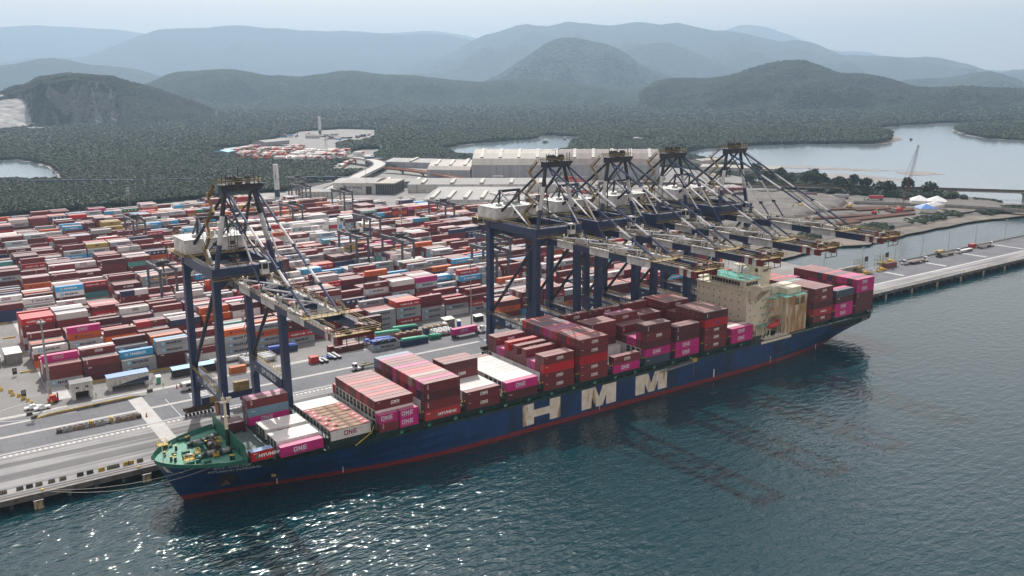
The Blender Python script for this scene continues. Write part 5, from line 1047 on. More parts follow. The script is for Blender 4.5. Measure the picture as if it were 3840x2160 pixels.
    mb = MB(); mb.box(-11.4,9.2,22.6,24.5,H+.3,H+.4); mb.rail([(-11.4,22.7,H+.4),(9.2,22.7,H+.4)],1.1,1.6,w=.06); mb.box(-12.4,-10.9,22.6,39,H+.3,H+.4); mb.rail([(-12.3,22.7,H+.4),(-12.3,39,H+.4)],1.1,1.6,w=.06); mb.rail([(-10.6,-1.4,H+.2),(10.6,-1.4,H+.2)],1.15,1.5,w=.06); mb.rail([(-10.6,1.4,H+.2),(-10.6,22,H+.2)],1.15,1.7,w=.06); mb.rail([(10.6,1.4,H+.2),(10.6,30,H+.2)],1.15,1.7,w=.06); mb.rail([(-10.6,-2.6,H-3),(10.6,-2.6,H-3)],1.15,1.5,w=.06); mb.box(-10.6,10.6,-2.7,-1.25,H-3.1,H-3.0); part(mb, 'portal_walkway', YO)
    mb = MB()
    for k in range(12): r = random.Random(k+9); x = r.uniform(-11,7); y = r.uniform(37.6,45); mb.box(x,x+r.uniform(.8,2.2),y,y+1.3,H-2.9,H-2.9+r.uniform(.8,2.6))
    mb.box(-9,9,37,46.5,H-3.2,H-3.0); mb.rail([(-9,46.4,H-3),(9,46.4,H-3)],1.1,1.4); mb.rail([(-9,37.2,H-3),(-9,46.4,H-3)],1.1,1.4); part(mb, 'rear_platform', M['rusty'])
    mb = MB(); mb.box(3.0,5.2,-4.2,-2.0,H-2.4,H+1.4); cab = part(mb, 'operator_cab', M['cr_white']); mb = MB(); mb.box(3.3,4.9,-4.26,-4.21,H-.8,H+.9); mb.box(2.94,2.99,-4.0,-2.2,H-.8,H+.8); part(mb, 'cab_window', M['glass'], cab)
    # lift and stair tower at the right mast
    mb = MB()
    for x, y in ((-2.2,6),(-.2,6),(-2.2,8.5),(-.2,8.5)): mb.beam((x,y,H),(x,y,H+14),.14,.14)
    for k in range(7):
        for a, b in (((-2.2,6),(-.2,6)),((-.2,6),(-.2,8.5)),((-2.2,6),(-2.2,8.5))): mb.beam((*a,H+2*k),(*b,H+2*k),.1,.1)
        mb.beam((-2.2,6,H+2*k),(-.2,6,H+2*k+2),.08,.08)
    part(mb, 'lattice_tower', M['rusty'])
    mb = MB(); mb.box(-W-1.6,-W-1.1,-.6,.6,17,H-3)  if False else mb.rail([(-W-1.6,.2,17),(-W-1.6,.2,H-3)],.01,3); 
    for k in range(11): mb.box(W-2.6,W-1.1,LY-1.1,LY-.9 if False else LY+.4,17+k*3.1,17.1+k*3.1); mb.beam((W-2.6,LY-1,17+k*3.1),(W-1.1,LY-1,20.1+k*3.1),.3,.1)
    part(mb, 'leg_ladder', M['rusty'])
    mb = MB(); mb.box(-3.6,3.6,8,13,H-8.2,H-6.2); mb.box(-3.2,3.2,8.5,12.5,H-6.2,H-5.9); part(mb, 'trolley', M['rusty'])
    mb = MB(); mb.tube((-10.6,6,9.6),(-9.8,6,9.6),2.0,14); part(mb, 'cable_reel', surf('cable_reel_paint', (.30,.11,.05), (.12,.05,.03), 3, .6))
    mb = MB(); mb.box(2.5,7.5,LY-.9,LY+.9,5.4,8.6); mb.box(-6,0,LY-1.1,LY-.6,3.4,5.6); part(mb, 'electrical_house', M['yellow_old'])
    return root
crane = make_crane()
CX = [(-6.0, 'near crane at the left with its boom over the ship bow, apart from the others'), (110.0, 'first of the four grouped blue cranes, its boom nearest the camera'), (139.8, 'second crane from the left in the group of four'), (169.4, 'third crane from the left in the group of four'), (205.8, 'rightmost blue crane with the boom reaching farthest to the right')]
for i, (x, lab) in enumerate(CX):
    if i == 0: crane.location = (x, 39, G); crane['label'] = lab
    else: dup(crane, (x, 39, G), 0, lab)
# ---------------------------------------------------------------- yard gantry cranes straddling the stacks (beams run inland)
def make_rtg():
    root = thing('yard_gantry_crane', '', 'gantry crane', group='yard gantry cranes over the container blocks'); 
    for y in (0, 23.5):
        for x in (-3.6, 3.6):
            mb = MB(); mb.frus(((x,y),(x,y)), (.55,.45), (.5,.45), 1.6, 20.5); mb.build('leg', M['rtg'], root)
        mb = MB(); mb.box(-5.4,5.4,y-.45,y+.45,1.0,1.7); mb.build('sill', M['rtg'], root)
        mb = MB()
        for x in (-4.6,-3.0,3.0,4.6): mb.tube((x,y-.35,.75),(x,y+.35,.75),.75,10)
        mb.build('tyre_set', M['dark'], root)
        mb = MB(); mb.beam((-3.6,y,19.6),(3.6,y,19.6),.8,.9); mb.build('end_beam', M['rtg'], root)
    for x in (-3.6, 3.6):
        mb = MB(); mb.box(x-.5,x+.5,-1.6,25.1,20.5,22.1); mb.build('main_girder', M['rtg'], root)
        mb = MB(); mb.rail([(x*1.25,-1.6,22.1),(x*1.25,25.1,22.1)],1.0,2.4,w=.05); mb.build('girder_railing', M['rusty'], root)
    mb = MB(); mb.box(-4.2,4.2,6.5,11.5,22.1,22.6); r = random.Random(4)
    for k in range(10): x = r.uniform(-3.6,2.4); y = r.uniform(6.8,10.2); mb.box(x,x+r.uniform(.7,1.8),y,y+r.uniform(.6,1.2),22.6,22.6+r.uniform(.6,2.1))
    mb.tube((-2.6,8,23.8),(2.4,8,23.8),.8,10); mb.build('trolley_machinery', M['dark2'], root)
    mb = MB(); mb.box(-1.0,.8,11.8,13.6,17.6,19.8); c = mb.build('operator_cab', M['white'], root); mb = MB(); mb.box(-1.05,-1.01,12,13.4,17.8,19.2); mb.build('cab_window', M['glass'], c)
    mb = MB()
    for x in (-2,2):
        for y in (7.5,10.5): mb.bar((x,y,22),(x,y,16.2),.06)
    mb.build('hoist_rope', M['dark'], root)
    mb = MB(); mb.box(-6.1,6.1,8.6,9.4,15.5,16.1); mb.box(-6.1,-5.7,7.9,10.2,15.4,15.9); mb.box(5.7,6.1,7.9,10.2,15.4,15.9); mb.build('spreader', M['yellow_sp'], root)
    mb = MB(); mb.box(-2.4,2.4,-1.9,-.5,1.7,4.2); mb.build('engine_house', M['rtg'], root); return root
M['rtg'] = surf('dusty_navy_paint', (.06,.075,.12), (.10,.10,.11), .6, .6, rust=(.12,.08,.055), rs=.6, rt=(.52,.7)); M['dark2'] = surf('oily_machinery', (.022,.022,.026), (.05,.045,.04), 1, .6); M['yellow_sp'] = surf('orange_yellow_spreader', (.48,.27,.05), (.3,.18,.06), 1, .6)

# ---------------------------------------------------------------- container yard
WSTUFF = dict(B=.40, G=.19, W=.10, O=.065, C=.035, D=.14, R=.03, N=.035, M=.015, H=.03, T=.008, Y=.012, E=.006)
LG = dict(G=[('MAERSK',.8),('SEALAND',.05)], W=[('MAERSK',.35),('ONE',.15),('HAPAG',.12),('YM',.06),('HMM',.06)], O=[('HAPAG',.9)], C=[('MAERSKw',.9)], B=[('CAI',.18),('HV',.12),('SUD',.04),('HMM',.05)], H=[('SUD',.8)], R=[('SUD',.6),('YM',.1)], M=[('ONE',.9)], N=[('UASC',.2)], E=[('UASC',.8)], Y=[('MSC',.9)], D=[('KLINE',.05),('CAI',.2)])
LC = dict(G=DK, W=DK, O=(.05,.03,.10), C=WH, B=WH, H=WH, R=WH, M=(.5,.5,.52), N=WH, E=WH, Y=DK, D=WH)
yr = random.Random(21)
def pick(w): return yr.choices(list(w), list(w.values()))[0]
LV = {}
def lv(kind, L):
    if (kind, L) not in LV:
        mb = print_mesh(kind, L); LV[(kind, L)] = (np.array(mb.v, float), mb.f, list(mb.m))
    return LV[(kind, L)]
class Stuff:
    def __init__(s): s.V = []; s.F = []; s.C = []; s.M = []; s.n = 0
    def box(s, x, y, z, L, W, H, c, g=.06):
        x0, x1, y0, y1, z0, z1 = x+g, x+L-g, y+g*.5, y+W-g*.5, z+.04, z+H-.02
        s.V += [(x0,y0,z0),(x1,y0,z0),(x1,y1,z0),(x0,y1,z0),(x0,y0,z1),(x1,y0,z1),(x1,y1,z1),(x0,y1,z1)]; n = s.n
        s.F += [(n+4,n+5,n+6,n+7),(n,n+1,n+5,n+4),(n+1,n+2,n+6,n+5),(n+2,n+3,n+7,n+6),(n+3,n,n+4,n+7),(n,n+3,n+2,n+1)]; s.M += [0]*6; s.C += [c]*8; s.n += 8
    def logo(s, kind, x, y, z, L, c):
        V, F, Mi = lv(kind, L); n = s.n; s.V += [(x+a, y+b, zz+z) for a, b, zz in V.tolist()]; s.F += [tuple(i+n for i in f) for f in F]; s.M += [1]*len(F); cc = [c]*len(V)
        for f, m in zip(F, Mi):
            if m: 
                for i in f: cc[i] = (.20,.47,.66) if m == 1 else (.75,.8,.82)
        s.C += cc; s.n += len(V)
    def build(s, name, label, cat='container'):
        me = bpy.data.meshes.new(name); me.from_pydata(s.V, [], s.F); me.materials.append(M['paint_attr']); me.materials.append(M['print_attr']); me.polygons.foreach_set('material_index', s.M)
        a = me.color_attributes.new('Col', 'FLOAT_COLOR', 'POINT'); a.data.foreach_set('color', np.column_stack([np.array(s.C), np.ones(len(s.C))]).astype(np.float32).ravel()); me.update()
        return tag(link(name, me, kind='stuff'), label, cat)
ST = Stuff()
def stuff_cont(x, y, z, c, front, L=12.192, H=2.62, lg=True):
    k = 1 + yr.uniform(-.2, .2); col = tuple(min(.85, v*k) for v in CL[c]); ST.box(x, y, z, L, 2.438, H, col)
    if front and lg and c in LG:
        u = yr.random()
        for kd, p in LG[c]:
            if u < p:
                if L < 7: kd = {'MAERSK':None,'SEALAND':None,'SUD':None,'HAPAG':None,'MAERSKw':None,'YM':None,'UASC':None}.get(kd, kd)
                if kd: ST.logo(kd, x, y+.02, z, L, (MG if kd in ('ONE',) and c == 'W' else (.05,.02,.15) if kd == 'YM' else LC.get(c, WH)))
                break
            u -= p
for (x, y, z, c) in LEFT_OVER: stuff_cont(x, y, z, c, False, H=2.87)
FRONT = ['GBB','DDB','GG','DDGG','WB','GGGO','GGOG','GHDD','B','NB','GGG','HGGR','GG','WGB','GHB','BBG','GGB','BRG','BBN','GOB']
FLG = {'G':'MAERSK','H':'SUD','R':'SUD','O':'HAPAG','N':'UASC','W':None}
nblk = 15; PITCH = 28.4; Y0 = 128.0
for k in range(nblk):
    yb = Y0 + PITCH*k; xl = -52.4 if k < 2 else -47 + (-8*(k-2)); xl = -52.4 if k < 3 else -47-10*(k-3) if k < 8 else -100
    xr = 300 if k < 8 else 290 - 12*(k-8) if k < 11 else 235 - 22*(k-11)
    if k == 14: xl = -30
    x = xl; si = 0; bias = yr.random()
    while x < xr:
        if k == 0 and 176 < x < 184: x += 8
        base = yr.choice([3,3,4,4,5,5]) if k else 3; mode = yr.random(); W_ = dict(WSTUFF)
        if 60 < x < 175 and 6 < k < 10: W_['W'] = .9; W_['B'] = .12
        if mode < .25: m = pick(W_); W_[m] = W_.get(m, .1) + 1.2
        half_ = yr.random() < .14 and k > 0
        H = [max(1, min(5, base + yr.choice([-1,-1,0,0,0,0,1]))) for _ in range(6)]
        if k == 0: H[0] = len(FRONT[si % 20]); H[1:] = [max(h, H[0]) if yr.random() < .6 else h for h in H[1:]]
        if yr.random() < .04 and k: H = [0]*6
        for r in range(6):
            y = yb + 2.62*r
            for t in range(H[r]):
                front = t >= (H[r-1] if r else 0); z = G + 2.64*t
                endv = t >= H[r]-1
                if k == 0 and r == 0 and x < 190:
                    c = FRONT[si % 20][t]; lgk = FLG.get(c) if c in FLG else ('CAI' if c == 'D' and t else 'HV' if c == 'B' and yr.random() < .3 else None)
                    container(x, y, z, c, '%s container, %s in the %s front-row yard stack from the left' % (CN[c], ['bottom','second up','third up','fourth up'][t], ORD[si]), lgk, LC.get(c, WH), tier_h=1, group='containers in the front row of the yard')
                else:
                    c = pick(W_)
                    if half_: stuff_cont(x, y, z, c, front, 6.058); stuff_cont(x+6.1, y, z, pick(W_), front, 6.058)
                    else: stuff_cont(x, y, z, c, front)
        x += 12.85; si += 1
# more stacks: behind the right-hand cranes, under the curved store, at the far depot
def block(x0, y0, dx, nx, ny, hs, ang=0, w=None, z0=G):
    ca, sa = math.cos(ang), math.sin(ang)
    for i in range(nx):
        b = yr.choice(hs)
        for j in range(ny):
            h = max(1, b+yr.choice([-1,0,0,0]))
            for t in range(h):
                if t < h-2 and j: continue
                c = pick(w or WSTUFF); k = 1+yr.uniform(-.2,.2); n0 = len(ST.V); stuff_cont(i*dx, j*2.7, z0+2.64*t, c, j == 0)
                for q in range(n0, len(ST.V)): vx, vy, vz = ST.V[q]; ST.V[q] = (x0+vx*ca-vy*sa, y0+vx*sa+vy*ca, vz)
block(132, 110, 12.9, 4, 5, [3,4]); block(190, 113, 12.9, 8, 4, [2,3]); block(196, 92, 12.9, 3, 3, [1,2]); block(250, 90, 12.9, 3, 3, [1,1,2])
block(480, 350, 12.9, 6, 9, [2,3,4], -.35, dict(B=.3, G=.4, R=.15, W=.2, N=.1)); block(470, 395, 12.9, 8, 8, [2,3], -.35, dict(W=.5, G=.2, B=.3)); block(330, 425, 12.9, 5, 6, [3,4], -.2, dict(B=.5, W=.3, G=.2))
block(455, 596, 13, 3, 2, [1,2], -.71, dict(B=.5,G=.3)); block(500, 548, 13, 3, 2, [2], -.71, dict(G=.6,R=.3)); block(340, 330, 12.9, 9, 6, [2,3], -.2, dict(W=.5, B=.3, M=.1, O=.1)); block(330, 285, 12.9, 8, 6, [2,3,4], -.1); block(310, 200, 12.9, 4, 6, [3,4], 0)
for i in range(8): block(375+i*34, 985+i*26-14*i, 12.9, 5, 6, [2,3,4], -.80, dict(W=.75, B=.15, O=.08, E=.04, R=.06), 1.4) if i < 3 else None
W1 = dict(W=.85, B=.1, O=.05); W2 = dict(W=.35, B=.35, O=.2, E=.06, R=.12)
block(412, 928, 13, 9, 8, [4,5], .90, W2, 1.4); block(390, 946, 13, 12, 8, [3,4], .90, W1, 1.4); block(366, 964, 13, 13, 8, [3,4], .90, W1, 1.4); block(344, 985, 13, 13, 8, [4,5], .90, W2, 1.4); block(335, 1040, 13, 12, 7, [4,5], .9, W2, 1.4); block(360, 1150, 13, 8, 6, [3,4], .9, W2, 1.4); block(470, 1200, 13, 5, 5, [2,3], .9, W2, 1.4)
for q in range(14): block(590+yr.random()*170, 1400+yr.random()*220, 13, yr.choice([1,2,3]), 2, [1,2], yr.random()*3, dict(B=.3,N=.3,W=.3,C=.2,O=.2,Y=.1), 1.4)
for q in range(10): block(380+q*14, 830+q*22, 13, 2, 2, [1,2], 1.0, W2, 1.4)
block(640, 1440, 13, 4, 3, [1,2], .2, dict(N=.5,B=.3,Y=.1), 1.4); block(440, 880, 13, 2, 4, [3,4], -.3, dict(N=.6,C=.2,B=.3), 2)
ST.build('stacked_containers', 'rows of mixed coloured containers stacked across the yard and the far depot')
sheet('depot_ground', [tuple(p) for p in DEPOT], 1.35, M['yard'], 0); sheet('depot_ground', PADS[0], 1.33, M['yard'], 0); sheet('depot_ground', PADS[1], 1.31, M['yard'], 0)
rtg = make_rtg()
RT = [(12.6,208,'over the stacks just left of the near blue crane'),(38.6,378,'at the back of the yard left of the near blue crane'),(144.8,380,'at the back of the yard right of the tall mast'),(162.8,293,'with its trolley above white containers in the middle of the yard'),(126.3,236,'in the middle of the yard, left of a pair'),(140.1,208,'nearest in the middle of the yard'),(210.2,436,'behind the white containers at the back of the yard'),(198.2,492,'far back near the white tower, left one'),(217.3,549,'farthest back beside the white tower'),(185.4,180,'seen between the legs of the first grouped crane, far one'),(164.2,151,'seen between the legs of the first grouped crane, near one'),(232,208,'seen under the second grouped crane'),(236,322,'behind the machine houses of the grouped cranes'),(262,265,'seen under the third grouped crane')]
for i, (x, y, lab) in enumerate(RT):
    k = round((y-(Y0-2.5))/PITCH); yy = Y0-2.6+PITCH*k; lab = 'navy yard gantry crane '+lab
    if i == 0: rtg.location = (x, yy, G); rtg['label'] = lab
    else: dup(rtg, (x, yy, G), 0, lab)
# yellow kerbs at the foot of the stacks and the pale light masts
mb = MB()
for k in range(5): 
    mb.box(-58 if k else -46, 40 if not k else -53, Y0-3.6+PITCH*k, Y0-3.1+PITCH*k, G, G+.5)
mb.build('yellow_kerb', M['yellow'], kind='structure')
def mast(x, y, h, lab, r=.35, head=True, name='light_mast', col='steel', group='light masts of the terminal'):
    t = thing(name, lab, 'light mast', (x, y, G), group=group)
    mb = MB(); mb.tube((0,0,0),(0,0,h),r,8,r2=r*.45); mb.build('pole', M[col], t)
    mb = MB()
    if head:
        mb.lathe((0,0,h-1.2),[(.9,0),(.95,.15),(.9,.3)],8)
        for i in range(6): a = i*math.pi/3; mb.box(1.1*math.cos(a)-.3,1.1*math.cos(a)+.3,1.1*math.sin(a)-.3,1.1*math.sin(a)+.3,h-1.6,h-1.0)
    else: mb.box(-.9,.9,-.1,.1,h-.15,h); mb.box(-1.2,-.6,-.25,.25,h-.1,h+.15); mb.box(.6,1.2,-.25,.25,h-.1,h+.15)
    mb.build('lamp_head', M['steel'], t); return t
mast(-53.2, 113.6, 29, 'tall grey light mast standing before the nearest container stacks', .55); mast(115.7, 108.1, 31, 'tall light mast beside the kiosk, right of the pink container truck', .35); mast(31.5, 113, 30, 'tall dark light mast beside the leg of the near crane', .3)
mast(22, 330, 30, 'light mast in the back left of the yard', .3); mast(48, 215, 30, 'light mast behind the near crane', .3); mast(200, 330, 30, 'light mast in the middle back of the yard', .3); mast(262, 118, 28, 'light mast under the grouped cranes', .3); mast(300, 590, 32, 'light mast beside the shed at the back', .3)
lx = [(324,76),(359.3,77.5),(392,77),(421,77),(450.6,77),(483,77),(521,77),(560,77)]
for i, (x, y) in enumerate(lx): mast(x, 75.6, 13.0+ (i>3)*.6, 'slim lamp post on the rear edge of the pier, %s from the left' % ORD[i], .16, False, 'lamp_post', 'steel', 'lamp posts along the pier')
mb = MB(); mb.rail([(395,75.3,G),(700,75.3,G)],2.4,4,w=.06); mb.box(395,700,74.6,74.9,G,G+.9); tag(mb.build('pier_fence', M['steel']), 'long wire fence with low wall along the rear of the pier', 'fence')

# ---------------------------------------------------------------- vehicles
def car(lab, x, y, rz, pickup=False, col=(.75,.76,.77), group=None, z=G):
    t = thing('pickup_truck' if pickup else 'parked_car', lab, 'pickup' if pickup else 'car', (x, y, z), rz, group)
    mb = MB(); L = 4.6; W = .9
    prof = [(-2.3,.35),(-2.3,.8),(-2.1,.95),(-1.0,1.0),(-.5,1.55),(.9,1.6),(1.5,1.05),(2.2,1.0),(2.3,.6),(2.3,.35)] if not pickup else [(-2.6,.4),(-2.6,.85),(-2.4,1.0),(-1.3,1.1),(-.8,1.7),(.5,1.72),(.65,1.1),(2.55,1.1),(2.6,.4)]
    n = len(prof); ins = [0 if z <= 1.1 else .16 for _, z in prof]; mb.add([(px, -W+i, pz) for (px, pz), i in zip(prof, ins)] + [(px, W-i, pz) for (px, pz), i in zip(prof, ins)], [tuple(range(n-1,-1,-1)), tuple(range(n,2*n))] + [(i,(i+1)%n,n+(i+1)%n,n+i) for i in range(n)])
    b = mb.build('car_body', M['paint_car'], t); b.color = (*col, 1)
    mb = MB(); x0, x1 = (-.85,1.15) if not pickup else (-1.1,.45)
    for s in (-1, 1): mb.box(x0+.3, x1-.15, s*(W-.1)-.03, s*(W-.1)+.03, 1.08, 1.45)
    mb.add([(x0-.12,-.7,1.05),(x0-.12,.7,1.05),(x0+.36,.62,1.52),(x0+.36,-.62,1.52)], [(0,1,2,3)]); mb.build('car_window', M['glass'], t)
    for wx in (-1.4,1.4):
        for s in (-1, 1): mb = MB(); mb.tube((wx,s*.72,.35),(wx,s*.94,.35),.35,10); mb.build('wheel', M['dark'], t)
    return t
M['paint_car'] = paint('vehicle_paint', dirt=.15, rough=.25) if False else None
m, n, b = newmat('vehicle_paint'); s = n.nodes.new('ShaderNodeObjectInfo'); n.links.new(s.outputs['Color'], b.inputs['Base Color']); b.inputs['Roughness'].default_value = .3; M['paint_car'] = m
car('white hatchback parked at the end of the ramp, the left one', -59.8, 107.6, .05); car('white pickup parked at the end of the ramp beside the hatchback', -57.0, 105.2, .08, True)
def tractor(lab, x, y, rz, load=None, flat='brown', col=(.7,.7,.7), bed=12.5, group='terminal trucks', z=G):
    t = thing('terminal_truck', lab, 'truck', (x, y, z), rz, group)
    mb = MB(); mb.box(-1.6,-.1,-1.2,.5,.9,2.9); mb.add([(-1.9,-1.2,.5),(-1.9,1.2,.5),(1.6,1.2,.5),(1.6,-1.2,.5),(-1.9,-1.2,1.1),(-1.9,1.2,1.1),(1.6,1.2,1.1),(1.6,-1.2,1.1)], [(0,3,2,1),(4,7,6,5)[::-1],(0,1,5,4)[::-1],(1,2,6,5)[::-1],(2,3,7,6)[::-1],(3,0,4,7)[::-1]]); mb.box(-1.7,0,-1.25,.55,2.9,3.0)
    b = mb.build('truck_cab', M['paint_car'], t); b.color = (*col, 1)
    mb = MB(); mb.box(-1.66,-1.61,-1.05,.35,1.7,2.7); mb.box(-1.45,-.3,-1.25,-1.21,1.7,2.7); mb.box(-.09,-.05,-1.0,.3,1.7,2.7); mb.build('cab_window', M['glass'], t)
    ch = MB(); ch.box(-1.8,3.2,-.5,.5,.75,1.05); ch.box(1.4,bed+2.4,-.6,-.3,1.1,1.45); ch.box(1.4,bed+2.4,.3,.6,1.1,1.45)
    for k in range(6): ch.box(1.4+k*(bed+.8)/5,1.7+k*(bed+.8)/5,-1.22,1.22,1.2,1.45)
    ch.build('chassis', M['dark2'], t)
    if flat: mb = MB(); mb.box(1.4,bed+2.4,-1.24,1.24,1.46,1.6); mb.build('flat_bed', surf('bed_'+flat+'_boards', {'brown':(.16,.12,.10),'grey':(.27,.24,.22),'white':(.68,.68,.68)}[flat], None, .8, .8) if 'bed_'+flat+'_boards' not in bpy.data.materials else bpy.data.materials['bed_'+flat+'_boards'], t)
    else:
        mb = MB(); mb.box(2.2,6.2,-1.25,-1.05,1.46,1.8); mb.box(2.2,6.2,1.05,1.25,1.46,1.8); mb.box(8,13,-1.25,-1.05,1.46,1.8); mb.box(8,13,1.05,1.25,1.46,1.8); mb.build('side_guide', M['yellow_old'], t)
    for wx in (-1.1, 1.9, bed+.2, bed+1.5):
        for s in (-1, 1): mb = MB(); mb.tube((wx,s*.75,.52),(wx,s*1.2,.52),.52,10); mb.build('wheel', M['dark'], t)
    return t
tractor('white terminal truck with an empty skeletal trailer on the open quay', 46.5, 80.6, .04, flat=None)
tractor('white terminal truck pulling the magenta container along the quay', 112.5, 95.5, math.pi+.03, flat=None)
container(97.6, 93.9, G+1.62, 'M', 'magenta container with grey lettering riding on the truck on the quay', 'ONE', (.5,.5,.52), tier_h=1, group=None)
for i, (x, rz, fl, lab) in enumerate(((391,.0,'grey','white terminal truck with a grey flat bed on the pier, nearest the red container'),(409,math.pi,'brown','terminal truck facing right with a brown flat bed on the pier'),(428,0,'brown','dark terminal truck with a brown flat bed beside the yellow box'),(450,0,'white','terminal truck with a white flat bed on the pier'),(489,math.pi,'brown','farthest terminal truck with a brown bed on the pier'))):
    tractor(lab, x, 68.6 if i != 1 else 66.4, rz, flat=fl, col=(.7,.7,.7) if i != 2 else (.05,.05,.05))
def boxcont(x, y, z, c, lab, size=40, rz=0, lg=None): return container(x, y, z, c, lab, lg, WH, size=size, rz=rz, tier_h=1 if size == 40 else 0, group=None)
boxcont(371, 68.5, G, 'B', 'reddish brown container on the pier piled with yellow frames'); boxcont(434, 72, G, 'Y', 'yellow box standing behind the trucks on the pier', 20); bpy.data.objects
boxcont(472, 72, G, 'R', 'small red box at the rear of the pier', 20)
# spreader frames on the pier
def spreader(x, y, lab, z=G, L=11.5):
    t = thing('lifting_frame', lab, 'spreader', (x, y, z), 0, 'yellow lifting frames on the pier'); mb = MB()
    mb.box(-L/2,L/2,-.5,-.15,.5,1.0); mb.box(-L/2,L/2,.15,.5,.5,1.0); mb.box(-L/2,-L/2+.5,-1.2,1.2,.3,.9); mb.box(L/2-.5,L/2,-1.2,1.2,.3,.9); mb.build('main_frame', M['yellow'], t)
    mb = MB(); mb.box(-1.5,1.5,-.9,.9,1.0,1.9); mb.beam((-1.5,-.8,1.9),(0,0,3.0),.15,.15); mb.beam((1.5,.8,1.9),(0,0,3.0),.15,.15); mb.build('head_block', M['yellow'], t)
spreader(338, 63, 'yellow lifting frame lying on the pier nearest the ship stern', L=8); spreader(349, 66, 'yellow lifting frame lying on the pier before the pipe rack', L=8); spreader(364, 66, 'yellow lifting frame beside the reddish container on the pier', L=8); spreader(377, 69.6, 'yellow lifting frame lying on top of the reddish container', z=G+2.62)
for x, lab in ((352,'yellow scaffold rack with a dark panel, the left one on the pier'),(372,'yellow scaffold rack with a dark panel behind the reddish container')):
    t = thing('scaffold_rack', lab, 'rack', (x, 71.5, G), group='scaffold racks on the pier'); mb = MB()
    for a in (-4,-1.3,1.3,4):
        for b in (-1.5,1.5): mb.beam((a,b,0),(a,b,7.5),.16,.16)
    for h in (2.4,4.9,7.4):
        for b in (-1.5,1.5): mb.beam((-4,b,h),(4,b,h),.14,.14)
        for a in (-4,4): mb.beam((a,-1.5,h),(a,1.5,h),.14,.14)
    mb.beam((-4,-1.5,0),(-1.3,-1.5,4.9),.1,.1); mb.beam((1.3,-1.5,2.4),(4,-1.5,4.9),.1,.1); mb.box(-3,2,-1,1,2.4,3.2); mb.build('rack_frame', M['yellow_old'], t)
    mb = MB(); mb.box(1.0,4.2,-1.7,-1.55,6.2,9.0); mb.build('dark_panel', M['dark'], t)
for x0, x1, lab in ((316,326,'low cream concrete box at the left end of the pier wall'),(327,341,'left grey concrete block along the rear of the pier'),(341.5,356,'right grey concrete block along the rear of the pier')):
    t = thing('concrete_block', lab, 'block', ((x0+x1)/2, 74.3, G)); mb = MB(); w = (x1-x0)/2; mb.frus(((0,0),(0,0)), (w,1.6), (w-.3,1.3), 0, 3.4 if x0 > 320 else 1.6); mb.build('block_body', M['concrete'] if x0 > 320 else M['cream'], t); mb = MB(); mb.box(-1.5,1.5,-1.66,-1.45,1,2.2); mb.build('recess', M['dark'], t)
# ---------------------------------------------------------------- goods on the quay pad
def openrack(x, y, lab, col, load, rz=0):
    t = thing('open_container', lab, 'container', (x, y, G), rz, 'open containers with covered loads'); mb = MB()
    mb.box(0,12.2,0,2.44,0,.5); mb.box(0,.15,0,2.44,.5,2.6); mb.box(12.05,12.2,0,2.44,.5,2.6); mb.box(.15,12.05,0,.1,.5,2.5); mb.box(.15,12.05,2.34,2.44,.5,2.5); b = mb.build('rack_body', M['paint'], t); b.color = (*CL[col], 1)
    mb = MB()
    if load == 'reel':
        for k in range(3): mb.tube((2.6+k*3.4,.3,2.6),(2.6+k*3.4,2.2,2.6),1.5,14)
        mb.build('cable_drum', M['dark'], t); mb = MB(); r = random.Random(2)
        for k in range(5): a = .6+k*2.1; mb.frus(((a+.8,1.4),(a+.8,1.4)),(1.2,.9),(.8,.5),2.2,3.2+r.random()*.8)
        mb.build('tarpaulin', M['blue'], t); link('lettering', pm('MAERSK', 12.192), t, col=DK)
    elif load in ('blue','green'):
        mb.add([(0.1,-.05,2.3),(12.1,-.05,2.3),(12.1,2.5,2.3),(.1,2.5,2.3),(.4,.5,3.3),(7,.4,3.1),(7,2.1,3.2),(.4,2,3.4),(11.8,.6,2.9),(11.8,2,2.9)], [(0,1,8,5,4),(4,5,6,7),(5,8,9,6),(2,3,7,6,9),(3,0,4,7),(1,2,9,8)]); mb.build('tarpaulin', M[load], t)
    elif load == 'wood':
        for k in range(7): mb.box(.3+k*1.65,1.85+k*1.65,.2,2.2,.5,2.7+.4*(k%2))
        mb.build('crate', M['wood'], t)
    return t
openrack(62, 97.8, 'open grey container with lettering holding three dark cable drums', 'G', 'reel'); openrack(62.5, 101.5, 'open grey container heaped with blue tarpaulin behind the cable drums', 'G', 'blue'); openrack(62, 104.6, 'farther open container under a tall blue tarpaulin', 'G', 'blue')
openrack(74.6, 96.4, 'navy open container under a bright green cover', 'N', 'green'); openrack(77, 106, 'open rack of brown wooden crates behind the green cover', 'B', 'wood'); openrack(70, 111.6, 'low load under green tarpaulin left of the wooden crates', 'K', 'green'); openrack(80, 114.6, 'load under green tarpaulin farthest back on the pad', 'N', 'green'); openrack(91.5, 107.5, 'open rack with slate cover beside the white bales', 'S', 'wood')
o = openrack(89, 98.2, 'short green-topped load beside the navy open container', 'E', 'green'); o.scale = (.42, 1, .7)
o = openrack(26, 118.2, 'open container under ribbed bright blue tarpaulin behind the near crane', 'N', 'blue')
boxcont(48.6, 104.0, G, 'D', 'dark brown container with small lettering on the quay pad, the front one', lg='CAI'); boxcont(47.0, 107.0, G, 'B', 'brown container just behind the dark one on the quay pad'); boxcont(66, 121.5, G, 'D', 'dark container at the foot of the tall stack, behind the blue tarpaulins'); boxcont(66, 121.5, G+2.64, 'D', 'dark container stacked second behind the blue tarpaulins'); boxcont(66, 121.5, G+5.28, 'D', 'dark container topping the three behind the blue tarpaulins')
